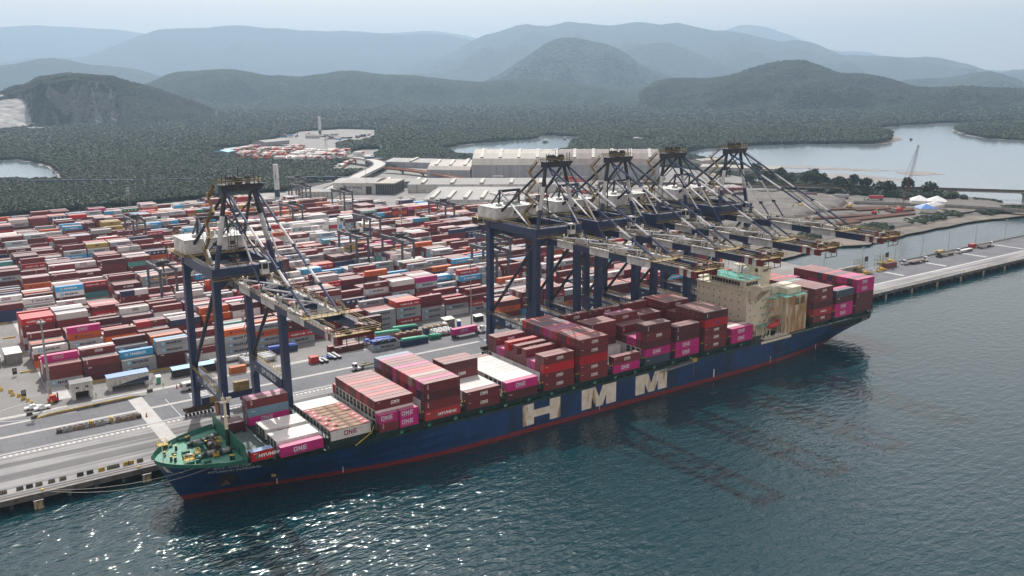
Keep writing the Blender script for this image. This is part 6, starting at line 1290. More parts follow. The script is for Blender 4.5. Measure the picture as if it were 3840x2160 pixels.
def crate(x, y, w, d, h, lab, mat='wood', name='wooden_crate', z=G):
    t = thing(name, lab, 'crate', (x, y, z)); mb = MB(); mb.box(0,w,0,d,.15,h); mb.build('crate_box', M[mat], t)
    mb = MB()
    for k in range(4): mb.box(k*(w-.15)/3, k*(w-.15)/3+.15, -.05, -.005, .1, h)
    for k in range(3): mb.box(0,w,.05+k*(d-.2)/2,.2+k*(d-.2)/2,0,.15)
    mb.build('crate_batten', M[mat], t)
crate(50, 107.3, 3.2, 2.2, 1.8, 'orange tan wooden crate on top of the brown container', z=G+2.64)
crate(35.3, 97.3, 3.2, 2.8, 2.7, 'bright red steel box standing on the open quay', 'red', 'red_box')
for gx, gy, nrow, ncol, lab, mt in ((38.6,95.4,2,4,'white pallet tank, front group','white'),(41.5,98.4,2,3,'blue pallet tank, middle group','blue'),(44.8,97.2,2,6,'white pallet tank, right-hand group','white')):
    for i in range(nrow):
        for j in range(ncol):
            t = thing('pallet_tank', lab+', %s row, %s along' % (('left','right')[i], ORD[j]), 'tank', (gx+i*1.9, gy+j*1.25, G), 0, lab.replace('pallet tank', 'pallet tanks')); mb = MB(); mb.box(0,1.2,0,1.0,.15,.9); mb.build('tank_cage', M['dark'], t); mb = MB(); mb.box(.1,1.1,.1,.9,.9,1.15); mb.build('tank_body', M[mt], t)
def tankc(x, y, z, lab, L=6.0, rz=0):
    t = thing('tank_container', lab, 'tank container', (x, y, z), rz, 'white tank containers'); mb = MB(); mb.tube((.35,1.2,1.3),(L-.35,1.2,1.3),1.08,12); mb.build('tank', M['cr_white'], t); mb = MB()
    for a in (0,L-.14):
        for b in (0,2.3): mb.box(a,a+.14,b,b+.14,0,2.55)
        for h in (0,2.41): mb.box(a,a+.14,.14,2.3,h,h+.14)
    for b in (0,2.3): mb.box(.14,L-.14,b,b+.12,.0,.14); mb.box(.14,L-.14,b,b+.08,2.46,2.55)
    mb.build('tank_frame', M['steel'], t)
for i in range(6): tankc(13.5+2.2*(i%2)*3.1, 110+2.7*(i//2), G, 'white tank container under the sill of the near crane, %s of six' % ORD[i])
for i in range(2): tankc(-4.5, 122.5, G+2.6*i, '%s white tank container stacked beside the near crane leg' % ('lower','upper')[i])
for i in range(3): tankc(-14+6.4*i if False else 3+6.3*i, 118.5, G, 'grey tank container behind the near crane, %s along' % ORD[i])
for i in range(5):
    t = thing('wrapped_bale', 'white wrapped roll with dark straps, %s of five on the quay pad' % ORD[i], 'bale', (93.5, 101.6+2.3*i, G), 0, 'white wrapped rolls'); mb = MB(); mb.tube((0,0,1.3),(9,0,1.3),1.1,10); mb.build('roll', M['cr_white'], t); mb = MB()
    for k in range(4): mb.tube((.8+k*2.4,0,1.3),(1.1+k*2.4,0,1.3),1.14,10)
    mb.build('strap', M['dark'], t)
# kiosks, huts, cabin on stilts, office container
def cabin(name, lab, x, y, w, d, h, wall, roof, z=G, rz=0, windows=(), stilts=0, cat='hut'):
    t = thing(name, lab, cat, (x, y, z), rz); z0 = stilts
    mb = MB(); mb.box(0,w,0,d,z0,z0+h); b = mb.build('wall', M[wall], t); mb = MB(); mb.add([(-.2,-.2,z0+h),(w+.2,-.2,z0+h),(w+.2,d+.2,z0+h+.5),(-.2,d+.2,z0+h+.5),(-.2,-.2,z0+h+.14),(w+.2,-.2,z0+h+.14),(w+.2,d+.2,z0+h+.64),(-.2,d+.2,z0+h+.64)], [(0,3,2,1),(4,5,6,7),(0,1,5,4),(1,2,6,5),(2,3,7,6),(3,0,4,7)]); mb.build('roof', M[roof], t)
    for wx in windows: mb = MB(); mb.box(wx,wx+1.2,-.06,0,z0+1.0,z0+2.0); f = mb.build('window', M['white'], b); 
    for wx in windows: mb = MB(); mb.box(wx+.1,wx+.52,-.1,-.061,z0+1.1,z0+1.9); mb.box(wx+.64,wx+1.1,-.1,-.061,z0+1.1,z0+1.9); mb.build('pane', M['glass'], b)
    if stilts: mb = MB(); mb.box(.2,1.3,.2,d-.2,0,z0); mb.box(w-1.3,w-.2,.2,d-.2,0,z0); mb.build('support', M['white'], t); mb = MB(); mb.box(1.3,w-1.3,d-.5,d-.3,0,z0); mb.build('dark_back', M['dark'], t)
    return t
M['offwhite'] = surf('grubby_white_wall', (.62,.62,.60), (.45,.45,.43), .5, .6, rust=(.30,.28,.25), rs=.8, rt=(.5,.7)); M['roofgrey'] = surf('grey_sheet_roof', (.25,.245,.24), (.18,.175,.17), .2, .7, stretch=(1,6,1)); M['bluroof'] = surf('bright_blue_roof', (.10,.24,.62), (.08,.2,.52), .4, .4)
cabin('guard_cabin', 'small white cabin on stilts with two windows beside the ramp', -47.4, 108.2, 7.0, 3.4, 3.0, 'offwhite', 'roofgrey', windows=(1.4,4.4), stilts=2.8)
t = cabin('site_office', 'long white office container with a bright blue roof beside the ramp', -35.2, 110.5, 13.8, 3.2, 3.2, 'offwhite', 'bluroof', stilts=1.6); mb = MB(); mb.add([(2.5,-.03,1.7),(13.7,-.03,1.7),(13.7,-.03,3.4),(8,-.03,2.7)], [(0,1,2,3)]); mb.build('blue_swoosh', M['navy'], t)
mb = MB(); mb.rail([(-34.5,109.2,G),(-22,109.2,G)],1.6,1.2,w=.05); mb.beam((-21.5,110.6,G),(-19.5,112,G+2),1.2,.15); tag(mb.build('steel_railing', M['steel']), 'grey railing in front of the blue-roofed office', 'railing')
cabin('portable_toilet', 'teal portable toilet with a white top beside the blue-roofed office', -18.9, 109.6, 1.3, 1.3, 2.3, 'teal_deck', 'white'); cabin('kiosk', 'small kiosk with a tan sheet roof beside the tall mast', 104, 111.5, 5.0, 3.4, 3.4, 'roofgrey', 'cream'); cabin('kiosk', 'low white table shelter right of the tan-roofed kiosk', 120.5, 112, 4.2, 2.4, 2.2, 'dark', 'white')
for i, (x, y) in enumerate(((102.6,110),(109.8,109.6))): cabin('portable_toilet', 'blue portable toilet %s of the tan-roofed kiosk' % ('left','right')[i], x, y, 1.3, 1.3, 2.4, 'blue', 'white')
for i in range(2): cabin('crew_shelter', 'dark open shelter with a bluish roof, %s one near the bus' % ('left','right')[i], -12.4+9*i, 112.5, 7.4, 3, 2.8, 'dark', 'pr_star')
cabin('crew_shelter', 'yellow booth between the two dark shelters', -5.2, 112.2, 2.2, 2.6, 2.7, 'yellow', 'roofgrey'); 
for i in range(2): cabin('store_shed', 'grey shed with a white lean-to roof at the left edge, %s one' % ('left','right')[i], -68.5+7.5*i, 165+2*i, 5.6, 9, 4.2, 'concrete', 'white')
crate(3.2, 111.2, 2.4, 2.4, 3.8, 'tan crate stack left of the near crane leg'); crate(6.0, 103.5, 6, 2.4, 2.6, 'reddish brown crate behind the bus', 'orange', 'steel_crate')
for i in range(3): crate(122+4.2*i, 96.5, 3.6, 2.4, 2.4, 'open framed wooden crate by the foot of the first grouped crane, %s along' % ORD[i])
# bus
t = thing('shuttle_bus', 'white shuttle bus passing behind the landside leg of the near crane', 'bus', (-13.4, 94.6, G), .05); mb = MB(); mb.box(0,9.5,0,2.5,.5,3.0); mb.add([(0,0,.5),(0,2.5,.5),(0,2.5,3),(0,0,3),(-.5,.1,.6),(-.5,2.4,.6),(-.3,2.4,2.8),(-.3,.1,2.8)], [(4,7,6,5),(0,4,5,1),(3,2,6,7),(0,3,7,4),(1,5,6,2)]); mb.build('bus_body', M['white'], t)
mb = MB(); mb.box(.8,9.2,-.05,0,1.6,2.6); mb.box(-.52,-.4,.3,2.2,1.4,2.6); mb.build('bus_window', M['glass'], t)
for wx in (1.8,7.4):
    for s in (0.1,2.1): mb = MB(); mb.tube((wx,s-.12,.5),(wx,s+.3,.5),.5,10); mb.build('wheel', M['dark'], t)
t = thing('forklift', 'red and orange forklift parked behind the white cars', 'forklift', (-51.6, 110.6, G), .1); mb = MB(); mb.box(-3,0,-.9,.9,.5,1.6); mb.box(-2.4,-.4,-.8,.8,1.6,2.6); mb.build('forklift_body', M['red'], t); mb = MB(); mb.box(-2.5,-.3,-.9,.9,2.6,2.75); mb.build('overhead_guard', M['orange'], t); mb = MB(); mb.box(.1,.3,-.6,.6,0,3.2); mb.box(.3,1.4,-.5,-.3,.1,.2); mb.box(.3,1.4,.3,.5,.1,.2); mb.build('mast', M['dark'], t)
for wx in (-2.5,-.5):
    for s in (-.8,.8): mb = MB(); mb.tube((wx,s-.15,.4),(wx,s+.15,.4),.4,8); mb.build('wheel', M['dark'], t)
# ramp and the row of steel bins
t = thing('loading_ramp', 'long low concrete ramp edged in yellow in front of the cabins', 'ramp', (0,0,0)); mb = MB(); mb.add([(-60.6,96.6,G+.05),(-25.0,98.6,G+.05),(-25.0,101,G+.05),(-60.6,100,G+.05),(-56,96.9,G+1.0),(-30,98.3,G+1.0),(-30,100.8,G+1.0),(-56,100.1,G+1.0)], [(4,5,6,7),(0,4,7,3),(5,1,2,6),(0,1,5,4),(3,7,6,2)]); mb.build('ramp_slab', M['concrete'], t); mb = MB(); mb.beam((-60,96.5,G+.25),(-56,96.8,G+.85),.2,.4); mb.beam((-56,96.8,G+.85),(-30,98.2,G+.85),.2,.4); mb.build('yellow_edge', M['yellow'], t)
for x, y in ((-62.2,101.5),(-61.4,96.9),(-42.5,97),(-24.2,101.6)): crate(x, y, 1.8, .9, 1.0, {-62.2:'dark concrete block at the far left end of the ramp',-61.4:'dark concrete block at the near left end of the ramp',-42.5:'dark block half way along the ramp',-24.2:'dark concrete block at the right end of the ramp'}[x], 'concrete_dk', 'kerb_block')
BC = ['rust brown','grey','grey','brown','pale brown','grey','brown','grey','grey','dark red','grey','brown','brown','brown','pale brown','rust']
for i in range(16):
    x = -56.6+i*1.56; hh = .55 if i in (9,10) else 1.1+.15*(i%3); t = thing('steel_bin', '%s open bin in the long row on the paving, %s from the left' % (BC[i], ORD[i]), 'bin', (x, 78.6-.09*i, G), -.02, 'open bins in a long row'); mb = MB(); mat = M['rusty'] if 'red' in BC[i] or 'rust' in BC[i] else M['wood'] if 'brown' in BC[i] else M['steel']
    mb.box(0,1.4,0,.08,.1,hh); mb.box(0,1.4,1.5,1.58,.1,hh); mb.box(0,.08,.08,1.5,.1,hh); mb.box(1.32,1.4,.08,1.5,.1,hh); mb.box(0,1.4,0,1.58,0,.1); mb.build('bin_body', mat, t); mb = MB()
    mb.box(.1,1.3,.1,1.48,.1,hh*.8); mb.build('bin_load', M['grating'], t)
for i, (x, y) in enumerate(((-47.0,79.2),(-41.0,78.8))): mb = MB(); mb.box(x,x+.3,y-.9,y+1.2,G,G+1.9); mb.box(x+.5,x+.8,y-.9,y+1.2,G,G+1.8); tag(mb.build('yellow_brace', M['yellow']), 'yellow upright brace in the row of bins, %s one' % ('left','right')[i], 'brace')
def cone(x, y, lab, h=1.3):
    t = thing('traffic_cone', lab, 'cone', (x, y, G)); mb = MB(); mb.box(-.35,.35,-.35,.35,0,.1); mb.lathe((0,0,.1),[(.3,0),(.12,h*.8),(.06,h)],8); mb.build('cone_body', M['red'], t); mb = MB(); mb.lathe((0,0,.1+h*.35),[(.22,0),(.19,.2)],8); mb.build('white_band', M['white'], t)
cone(-30.3, 77.2, 'red and white cone on the pale band right of the bins', 1.5); cone(-63.2, 129, 'orange cone beside the sign board at the left'); cone(118.5, 84.6, 'red cone on the quay below the pink container truck', 1.3); cone(-14.5,100.3,'small red cone left of the bus'); cone(-13,101.5,'red cone just behind the bus')
for i, (x, y) in enumerate(((-60.6,120.5),(-60,150))):
    t = thing('sign_board', 'dark standing sign board on the left pavement, %s one' % ('near','far')[i], 'sign', (x, y, G), .3); mb = MB(); mb.box(-.8,.8,-.05,.05,.8,3.2); mb.build('board', M['navy_dk'], t); mb = MB(); mb.box(-.7,-.6,-.04,.04,0,.8); mb.box(.6,.7,-.04,.04,0,.8); mb.build('sign_leg', M['steel'], t); mb = MB()
    for k in range(3): mb.box(-.5,.5,-.07,-.055,2.7-k*.35,2.8-k*.35)
    mb.build('sign_print', M['white'], t)
for i in range(9):
    t = thing('yellow_bollard', 'yellow plastic barrier piece in the curved line at the left, %s from the top' % ORD[i], 'barrier', (-66.5+.25*abs(i-4)+(2 if i > 6 else 0), 160-4.2*i, G), .3*i, 'yellow barrier pieces at the left'); mb = MB(); mb.frus(((0,0),(0,0)),(.7,.35),(.5,.15),0,1.1); mb.build('barrier_piece', M['yellow'], t)
for i in range(4):
    t = thing('yellow_bollard', 'yellow barrier piece lying near the white cars, %s of four' % ORD[i], 'barrier', (-61.8+.9*i, 124-3.6*i, G), .5*i, 'yellow barrier pieces by the cars'); mb = MB(); mb.frus(((0,0),(0,0)),(.8,.4),(.3,.2),0,1.2); mb.build('barrier_piece', M['yellow'], t)
# people: one skinned body each
def person(x, y, lab, top, rz=0):
    me = bpy.data.meshes.new('body'); V = [(0,0,.95),(0,0,1.15),(0,0,1.42),(0,0,1.55),(0,0,1.70),(.1,0,.9),(.12,.03,.5),(.13,0,.06),(-.1,0,.9),(-.12,-.03,.5),(-.14,0,.06),(.2,0,1.42),(.27,.03,1.12),(.28,-.08,.86),(-.2,0,1.42),(-.27,.02,1.12),(-.27,-.1,.88),(.13,-.16,.04),(-.14,-.16,.04)]
    E = [(0,1),(1,2),(2,3),(3,4),(0,5),(5,6),(6,7),(0,8),(8,9),(9,10),(2,11),(11,12),(12,13),(2,14),(14,15),(15,16),(7,17),(10,18)]
    me.from_pydata(V, E, []); t = thing('person', lab, 'person', (x, y, G), rz); o = link('body', me, t); o.modifiers.new('skin', 'SKIN'); R = [.14,.13,.16,.06,.11,.10,.075,.05,.10,.075,.05,.07,.05,.04,.07,.05,.04,.04,.04]
    for v, r in zip(me.skin_vertices[0].data if me.skin_vertices else [], R): v.radius = (r, r)
    me.materials.append(M[top]); o.modifiers.new('smooth', 'SUBSURF').levels = 1
    mb = MB(); mb.lathe((0,0,1.72),[(.14,0),(.13,.08),(.06,.14)],8); mb.build('helmet', M['white'], t); mb = MB(); mb.lathe((0,0,0),[(.0,.0)],3) if False else mb.box(-.12,.12,-.1,.1,.55,.93); mb.build('trousers', M['cloth'], t)
person(-18.2, 104, 'worker in a white shirt and yellow vest walking towards the crossing', 'hivis'); person(-53.8, 108, 'worker in yellow hi-vis standing by the mast foot', 'hivis'); person(-39.9, 107.5, 'worker in hi-vis standing under the stilted cabin', 'hivis')
# ---------------------------------------------------------------- buildings behind the yard
def hall(name, lab, a, b, depth, eave, ridge, roofs, ribs, vents=0, wall='hallwall', z=G, curve=True, flip=1):
    a = Vector(a); b = Vector(b); L = (b-a).length; ang = math.atan2(b.y-a.y, b.x-a.x); t = thing(name, lab, 'building', (a.x, a.y, z), ang)
    mb = MB(); mb.box(0,L,0,depth,0,eave); wl = mb.build('wall', M[wall], t)
    prof = [(0,eave),(depth*.10,eave+(ridge-eave)*.45),(depth*.24,eave+(ridge-eave)*.8),(depth*.42,ridge),(depth*.58,ridge),(depth*.76,eave+(ridge-eave)*.8),(depth*.9,eave+(ridge-eave)*.45),(depth,eave)] if curve else [(0,eave),(depth*.5,ridge),(depth,eave)]
    x = 0
    for frac, mat in roofs:
        x1 = x+L*frac; n = len(prof); mb = MB(); mb.add([(x,y_-.4 if i == 0 else y_,z_+.05) for i,(y_,z_) in enumerate(prof)] + [(x1,y_-.4 if i == 0 else y_,z_+.05) for i,(y_,z_) in enumerate(prof)], [(i,n+i,n+i+1,i+1) for i in range(n-1)] + [tuple(range(n)), tuple(range(2*n-1,n-1,-1))]); mb.build('roof', M[mat], t); x = x1
    for k in range(ribs): mb = MB(); xx = (k+.5)*L/ribs; mb.box(xx-.35,xx+.35,-.25,-.01,0,eave-.3); mb.build('wall_rib', M['ribgrey'], wl)
    for k in range(vents):
        xx = (k+.5)*L/vents; mb = MB(); (y0,z0),(y1,z1) = (prof[1],prof[3]) if curve else (prof[0],prof[1]); mb.beam((xx,y0+2,z0+1.1),(xx,y1-1,z1+1.0),3.4,1.5); mb.build('roof_vent', M['ventwhite'], t)
    return t
M['hallwall'] = surf('ribbed_white_cladding', (.36,.38,.41), (.27,.29,.32), .05, .6, stretch=(4,4,.5)); M['ribgrey'] = surf('grey_rib', (.27,.29,.31), (.2,.21,.23), 1, .7); M['ventwhite'] = surf('pale_roof_vent', (.46,.44,.40), (.33,.31,.28), .3, .6)
M['roofbeige'] = surf('beige_sheet_roof', (.33,.30,.255), (.25,.23,.20), .03, .6, stretch=(5,1,1)); M['roofbrown'] = surf('weathered_brown_roof', (.22,.18,.165), (.15,.125,.12), .035, .7, stretch=(6,1,1)); M['rooflight'] = surf('pale_grey_roof', (.30,.295,.285), (.23,.225,.22), .03, .7, stretch=(3,1,1))
hall('storage_hall', 'huge hall with white ribbed walls and a half beige, half brown curved roof', (448,627), (606,491), 75, 15.5, 30, ((.45,'roofbeige'),(.55,'roofbrown')), 26, 10)
hall('storage_hall_annex', 'smaller curved-roof hall joined to the left end of the huge one', (414,668), (447,629), 55, 9.5, 18, ((1,'roofbeige'),), 6, 3)
hall('low_warehouse', 'long low pale roof left of the storage halls', (438,820), (520,700), 50, 7, 10, ((1,'rooflight'),), 8, 2, curve=False)
t = hall('port_shed', 'white shed with lettering and a dark open bay at the back of the yard', (268,598), (300,569), 42, 10.5, 13, ((1,'rooflight'),), 0, 0, wall='offwhite'); mb = MB(); V, F = text_poly('DP WORLD', .04); mb.add([(15+a*2.2, -.06, 5.2+b*2.2) for a, b in V], F); mb.build('lettering', M['navy'], t); mb = MB(); mb.tube((12,-.02,6.4),(12,-.08,6.4),1.8,16); mb.build('globe_emblem', M['navy'], t); mb = MB(); mb.box(33,39,-.05,-.01,0,7.5); mb.build('doorway', M['dark'], t)
mb = MB(); mb.box(43.4,62,-2,38,0,9.8); mb.build('open_bay', M['navy_dk'], t); mb = MB()
for k in range(9): mb.box(43.4+k*2.2,43.7+k*2.2,-2.2,-2.01,0,10)
mb.build('bay_post', M['ribgrey'], t); mb = MB(); mb.box(42.5,62.6,-3,39,9.8,11); mb.build('bay_roof', M['roofbeige'], t)
hall('low_office', 'low grey-roofed office left of the lettered shed', (228,584), (254,566), 26, 6, 7.5, ((1,'roofgrey'),), 8, 0, wall='offwhite', curve=False)
t = hall('flat_warehouse', 'long flat-roofed grey warehouse right behind the container yard', (283,446), (350,392), 95, 8.5, 9.6, ((1,'rooflight'),), 10, 6, wall='offwhite', curve=False); mb = MB(); mb.box(20,80,-4,-.1,5.0,5.3); mb.build('canopy', M['offwhite'], t)
for k in range(4): mb = MB(); mb.box(24+13*k,29+13*k,-.09,-.02,0,4.4); mb.build('loading_door', M['ribgrey'], t)
hall('flat_warehouse', 'second grey flat roof stretching behind the first flat warehouse', (330,560), (445,470), 60, 8, 9.5, ((1,'roofgrey'),), 8, 5, wall='offwhite', curve=False)
hall('flat_warehouse', 'grey shed roof between the lettered shed and the ramp road', (322,620), (370,580), 26, 6.5, 8.2, ((1,'roofgrey'),), 5, 2, wall='concrete', curve=False)
hall('small_store', 'low beige-roofed store beyond the huge hall at the right', (700,520), (745,440), 28, 6.5, 8.5, ((1,'roofbeige'),), 6, 0, wall='offwhite', curve=False); hall('small_store', 'small white store at the waterside behind the rightmost crane', (745,560), (790,560), 22, 8, 9.5, ((1,'roofbeige'),), 4, 0, wall='offwhite', curve=False)
hall('depot_shed', 'blue-grey open shed at the left of the far container depot', (335,1130), (372,1175), 25, 6, 9, ((1,'pr_star'),), 0, 0, wall='concrete_dk', curve=False); hall('depot_shed', 'grey shed roof behind the far container depot', (455,1300), (510,1330), 30, 7, 10, ((1,'roofgrey'),), 0, 0, wall='concrete', curve=False)
for i, (x, y, w, h) in enumerate(((610,1500,24,6),(690,1560,14,4),(640,1430,12,3.5),(720,1480,10,4))): hall('site_building', 'small white building on the pale clearing beyond the depot, %s one' % ORD[i], (x,y), (x+w,y-w*.6), 10, h, h+1.5, ((1,'roofgrey'),), 5, 0, wall='offwhite', curve=False, z=1.4)
def tower(x, y, h, r, lab, z=G):
    t = thing('water_tower', lab, 'tower', (x, y, z)); mb = MB(); mb.tube((0,0,h*.22),(0,0,h),r,20); mb.build('tower_shaft', M['cr_white'], t); mb = MB(); mb.tube((0,0,0),(0,0,h*.22),r*1.01,20); mb.build('tower_base', M['navy'], t); mb = MB(); mb.tube((0,0,h),(0,0,h+.3),r*1.15,20); mb.rail([(-r,0,h+.3),(0,-r,h+.3),(r,0,h+.3),(0,r,h+.3),(-r,0,h+.3)],1.1,2); mb.build('tower_cap', M['steel'], t); return t
t = tower(217, 614, 30, 2.5, 'tall white cylindrical tower with a dark base behind the near crane'); mb = MB(); V, F = text_poly('DP WORLD', .03)
mb.add([(-.2+1.1*(b-.5), -2.56, 25-a*1.3) for a, b in V], F); mb.build('lettering', M['navy'], t); t.rotation_euler = (0,0,-.5)
tower(696, 1627, 38, 3, 'distant white tower beyond the far depot', 1.4)
for i in range(3): tank = thing('storage_silo', 'pale cylindrical silo at the corner of the flat warehouse, %s of three' % ORD[i], 'silo', (274+4.5*i, 470-3*i, G)); mb = MB(); mb.lathe((0,0,0),[(2.2,0),(2.2,8),(1.2,9),(.2,9.2)],14); mb.build('silo_shell', M['offwhite'], tank)
# elevated road and ramp
def viaduct(name, lab, pts, w, zs, mat='bandc', par='concrete', pier=30):
    t = thing(name, lab, 'viaduct'); P = [Vector(p) for p in pts]; A = []; B = []
    for i, p in enumerate(P): d = (P[min(i+1,len(P)-1)]-P[max(i-1,0)]).normalized(); nn = Vector((-d.y,d.x))*w/2; A.append((p.x+nn.x,p.y+nn.y)); B.append((p.x-nn.x,p.y-nn.y))
    mb = MB(); n = len(P); mb.add([(*a,z) for a,z in zip(A,zs)] + [(*b,z) for b,z in zip(B,zs)] + [(*a,z-1.4) for a,z in zip(A,zs)] + [(*b,z-1.4) for b,z in zip(B,zs)], [(i,n+i,n+i+1,i+1)[::-1] for i in range(n-1)] + [(i,i+1,2*n+i+1,2*n+i) for i in range(n-1)] + [(n+i,n+i+1,3*n+i+1,3*n+i)[::-1] for i in range(n-1)] + [(2*n+i,3*n+i,3*n+i+1,2*n+i+1) for i in range(n-1)]); mb.build('deck', M[mat], t)
    for S in (A, B):
        mb = MB()
        for i in range(n-1): mb.beam((*S[i],zs[i]+.5),(*S[i+1],zs[i+1]+.5),.4,1.0)
        mb.build('parapet', M[par], t)
    acc = 0
    for i in range(n-1):
        acc += (P[i+1]-P[i]).length
        if acc > pier and zs[i] > 5: acc = 0; mb = MB(); mb.tube((P[i].x,P[i].y,0),(P[i].x,P[i].y,zs[i]-1.4),1.3,8); mb.box(P[i].x-3.5,P[i].x+3.5,P[i].y-1,P[i].y+1,zs[i]-2.6,zs[i]-1.4); mb.build('pier', M['concrete'], t)
    return t
def smooth(pts, k=4):
    out = []; P = [Vector(p) for p in pts]
    for i in range(len(P)-1):
        p0 = P[max(i-1,0)]; p1 = P[i]; p2 = P[i+1]; p3 = P[min(i+2,len(P)-1)]
        for j in range(k): t = j/k; out.append(tuple(.5*((2*p1)+(p2-p0)*t+(2*p0-5*p1+4*p2-p3)*t*t+(3*p1-p0-3*p2+p3)*t**3)))
    return out + [tuple(P[-1])]
vp = smooth([(215,580),(250,592),(288,630),(338,689),(394,758),(424,806),(440,860),(440,910),(436,970),(445,1040)]); viaduct('curved_road', 'pale curved elevated road rising from the yard towards the depot', vp, 15, [3.9+6*min(1, i/14)*(1 if i < 30 else .6) for i in range(len(vp))])
vp = smooth([(405,752),(417,715),(422,659),(420,600),(424,550),(432,520),(446,482),(470,440)]); viaduct('ramp_road', 'long brown-edged elevated ramp sloping down in front of the halls', vp, 9, [9.5-.18*i for i in range(len(vp))], 'sand', 'orange')
vp = [(500,470),(560,410),(623,344),(654,302),(703,247),(735,200),(753,174),(790,118),(830,60),(900,-40)]; viaduct('rail_bridge', 'brown railway bridge crossing the river at the right', vp, 8, [9]*10, 'concrete', 'rusty', 40)
vp = [(600,245),(627,208),(644,179),(663,131),(672,85),(690,20)]; viaduct('road_bridge', 'low pale road bridge at the right edge beyond the tents', vp, 7, [4.4]*6, 'concrete', 'concrete', 40)
# freight train
t = thing('freight_train', 'long navy freight train crossing the mangroves at the left', 'train'); P = [Vector(p) for p in ((-60,966),(13,918),(121,841),(233,776),(273,752),(312,728),(336,705))]
mb = MB(); vpp = densify([tuple(p) for p in P], 40)
M['embank'] = surf('ballast_embankment', (.24,.23,.22), (.15,.145,.14), .2, .9); rim('railway_embankment', vpp, 6, 30, 'embank', 2.6)
d0 = 0
for a, b in zip(P[:-1], P[1:]):
    L = (b-a).length; n_ = int(L/15.5); ang = math.atan2(b.y-a.y, b.x-a.x)
    for k in range(n_):
        c = a.lerp(b, (k+.5)/n_); R = Matrix.Translation((c.x,c.y,2.6)) @ Matrix.Rotation(ang,4,'Z'); mb = MB(); mb.box(-7.2,7.2,-1.5,1.5,1.0,4.4); mb.box(-7.0,7.0,-1.3,1.3,4.4,4.6)
        mb.v = [tuple(R @ Vector(v)) for v in mb.v]; w = mb.build('wagon', M['navy'], t); mb = MB()
        for x in (-5,5): mb.box(x-1,x+1,-1.2,1.2,.0,1.0)
        mb.v = [tuple(R @ Vector(v)) for v in mb.v]; mb.build('wheel_truck', M['dark'], w)
# ---------------------------------------------------------------- earthworks, crane and tents at the right
def mound(name, poly, amp, z0, mat, step=5, ter=1):
    x0 = min(p[0] for p in poly); x1 = max(p[0] for p in poly); y0 = min(p[1] for p in poly); y1 = max(p[1] for p in poly); nx = int((x1-x0)/step)+1; ny = int((y1-y0)/step)+1
    gx, gy = np.meshgrid(x0+np.arange(nx)*step, y0+np.arange(ny)*step); ins = inpoly(gx.ravel(), gy.ravel(), poly).reshape(gx.shape).astype(float); f = ins.copy()
    for _ in range(4): f = (f + np.roll(f,1,0)+np.roll(f,-1,0)+np.roll(f,1,1)+np.roll(f,-1,1))/5*ins
    V = []
    for j in range(ny):
        for i in range(nx):
            x, y = gx[j,i], gy[j,i]; r = noise.fractal(Vector((x/45,y/45,4)),1,2,4)*.5+.6; q = abs(math.sin((x*.8+y*.9)/8.5+noise.noise(Vector((x/30,y/30,8)))*2)); V.append((x,y,z0+f[j,i]*(amp*max(r,.1)+ter*q*1.4+noise.noise(Vector((x/7,y/7,1)))*.5)-(0 if f[j,i] > .02 else 1.2)))
    F = [(j*nx+i,j*nx+i+1,(j+1)*nx+i+1,(j+1)*nx+i) for j in range(ny-1) for i in range(nx-1) if ins[j,i]+ins[j,i+1]+ins[j+1,i]+ins[j+1,i+1] > 0]; mb = MB(); mb.add(V, F); return struct(name, mb, mat)
sheet('works_ground', [(347,150),(420,165),(504,165),(545,158),(613,160),(690,150),(722,200),(690,262),(690,300),(640,357),(567,374),(420,300),(350,225)], G+.02, M['earth'], 0)
mound('earth_mound', [(352,230),(420,190),(470,215),(520,225),(560,232),(600,250),(622,290),(600,330),(560,365),(480,330),(400,290)], 5.5, G, M['earth'], 4)
sheet('shore_beach', rough_edge([(352,128),(415,138),(445,128),(503,135),(546,136),(599,137),(673,126),(735,112),(735,135),(673,150),(600,160),(546,158),(503,168),(445,160),(380,150),(352,150)], 3, 10), 1.25, M['sand'], .4)
mound('embankment', [(350,148),(420,152),(504,156),(545,150),(613,153),(680,143),(712,150),(712,172),(613,178),(545,172),(504,190),(420,180),(350,172)], 2.2, 1.3, M['earth'], 4, .3)
for i, (x, y, L, a, w) in enumerate(((490,208,60,-.30,5),(545,230,70,-.42,5),(560,214,45,-.35,4),(505,184,75,-.12,6),(575,192,40,-.2,6),(455,182,55,-.1,6))):
    t = thing('pipe_stack', 'row of long rusty steel pipes on the works ground, %s row' % ORD[i], 'pipes', (x, y, G+.1), a, 'rows of rusty steel pipes')
    for k in range(w): mb = MB(); mb.tube((0,k*1.5,.8),(L,k*1.5,.8),.7,8); mb.build('steel_pipe', M['pipe'] if 'pipe' in M else M.setdefault('pipe', surf('rusty_pipe', (.16,.065,.035), (.10,.05,.03), .3, .7)), t)
t = thing('crawler_crane', 'red crawler crane with a tall lattice boom on the works ground', 'crane', (577,188,G), -.2); mb = MB()
for s in (-2.6,2.6): mb.box(-4.5,4.5,s-.6,s+.6,0,1.4)
mb.build('crawler_track', M['dark'], t); mb = MB(); mb.box(-5,3,-1.8,1.8,1.5,4.2); mb.build('crane_house', M['red'], t); mb = MB(); mb.box(-6.4,-4.6,-2,2,1.5,4.4); mb.build('counterweight', M['concrete'], t)
mb = MB(); a0 = Vector((2.5,0,2.4)); b0 = Vector((16,1,54)); W4 = [Vector((.0,-1,0)),Vector((0,1,0)),Vector((1.6,1,0)),Vector((1.6,-1,0))]
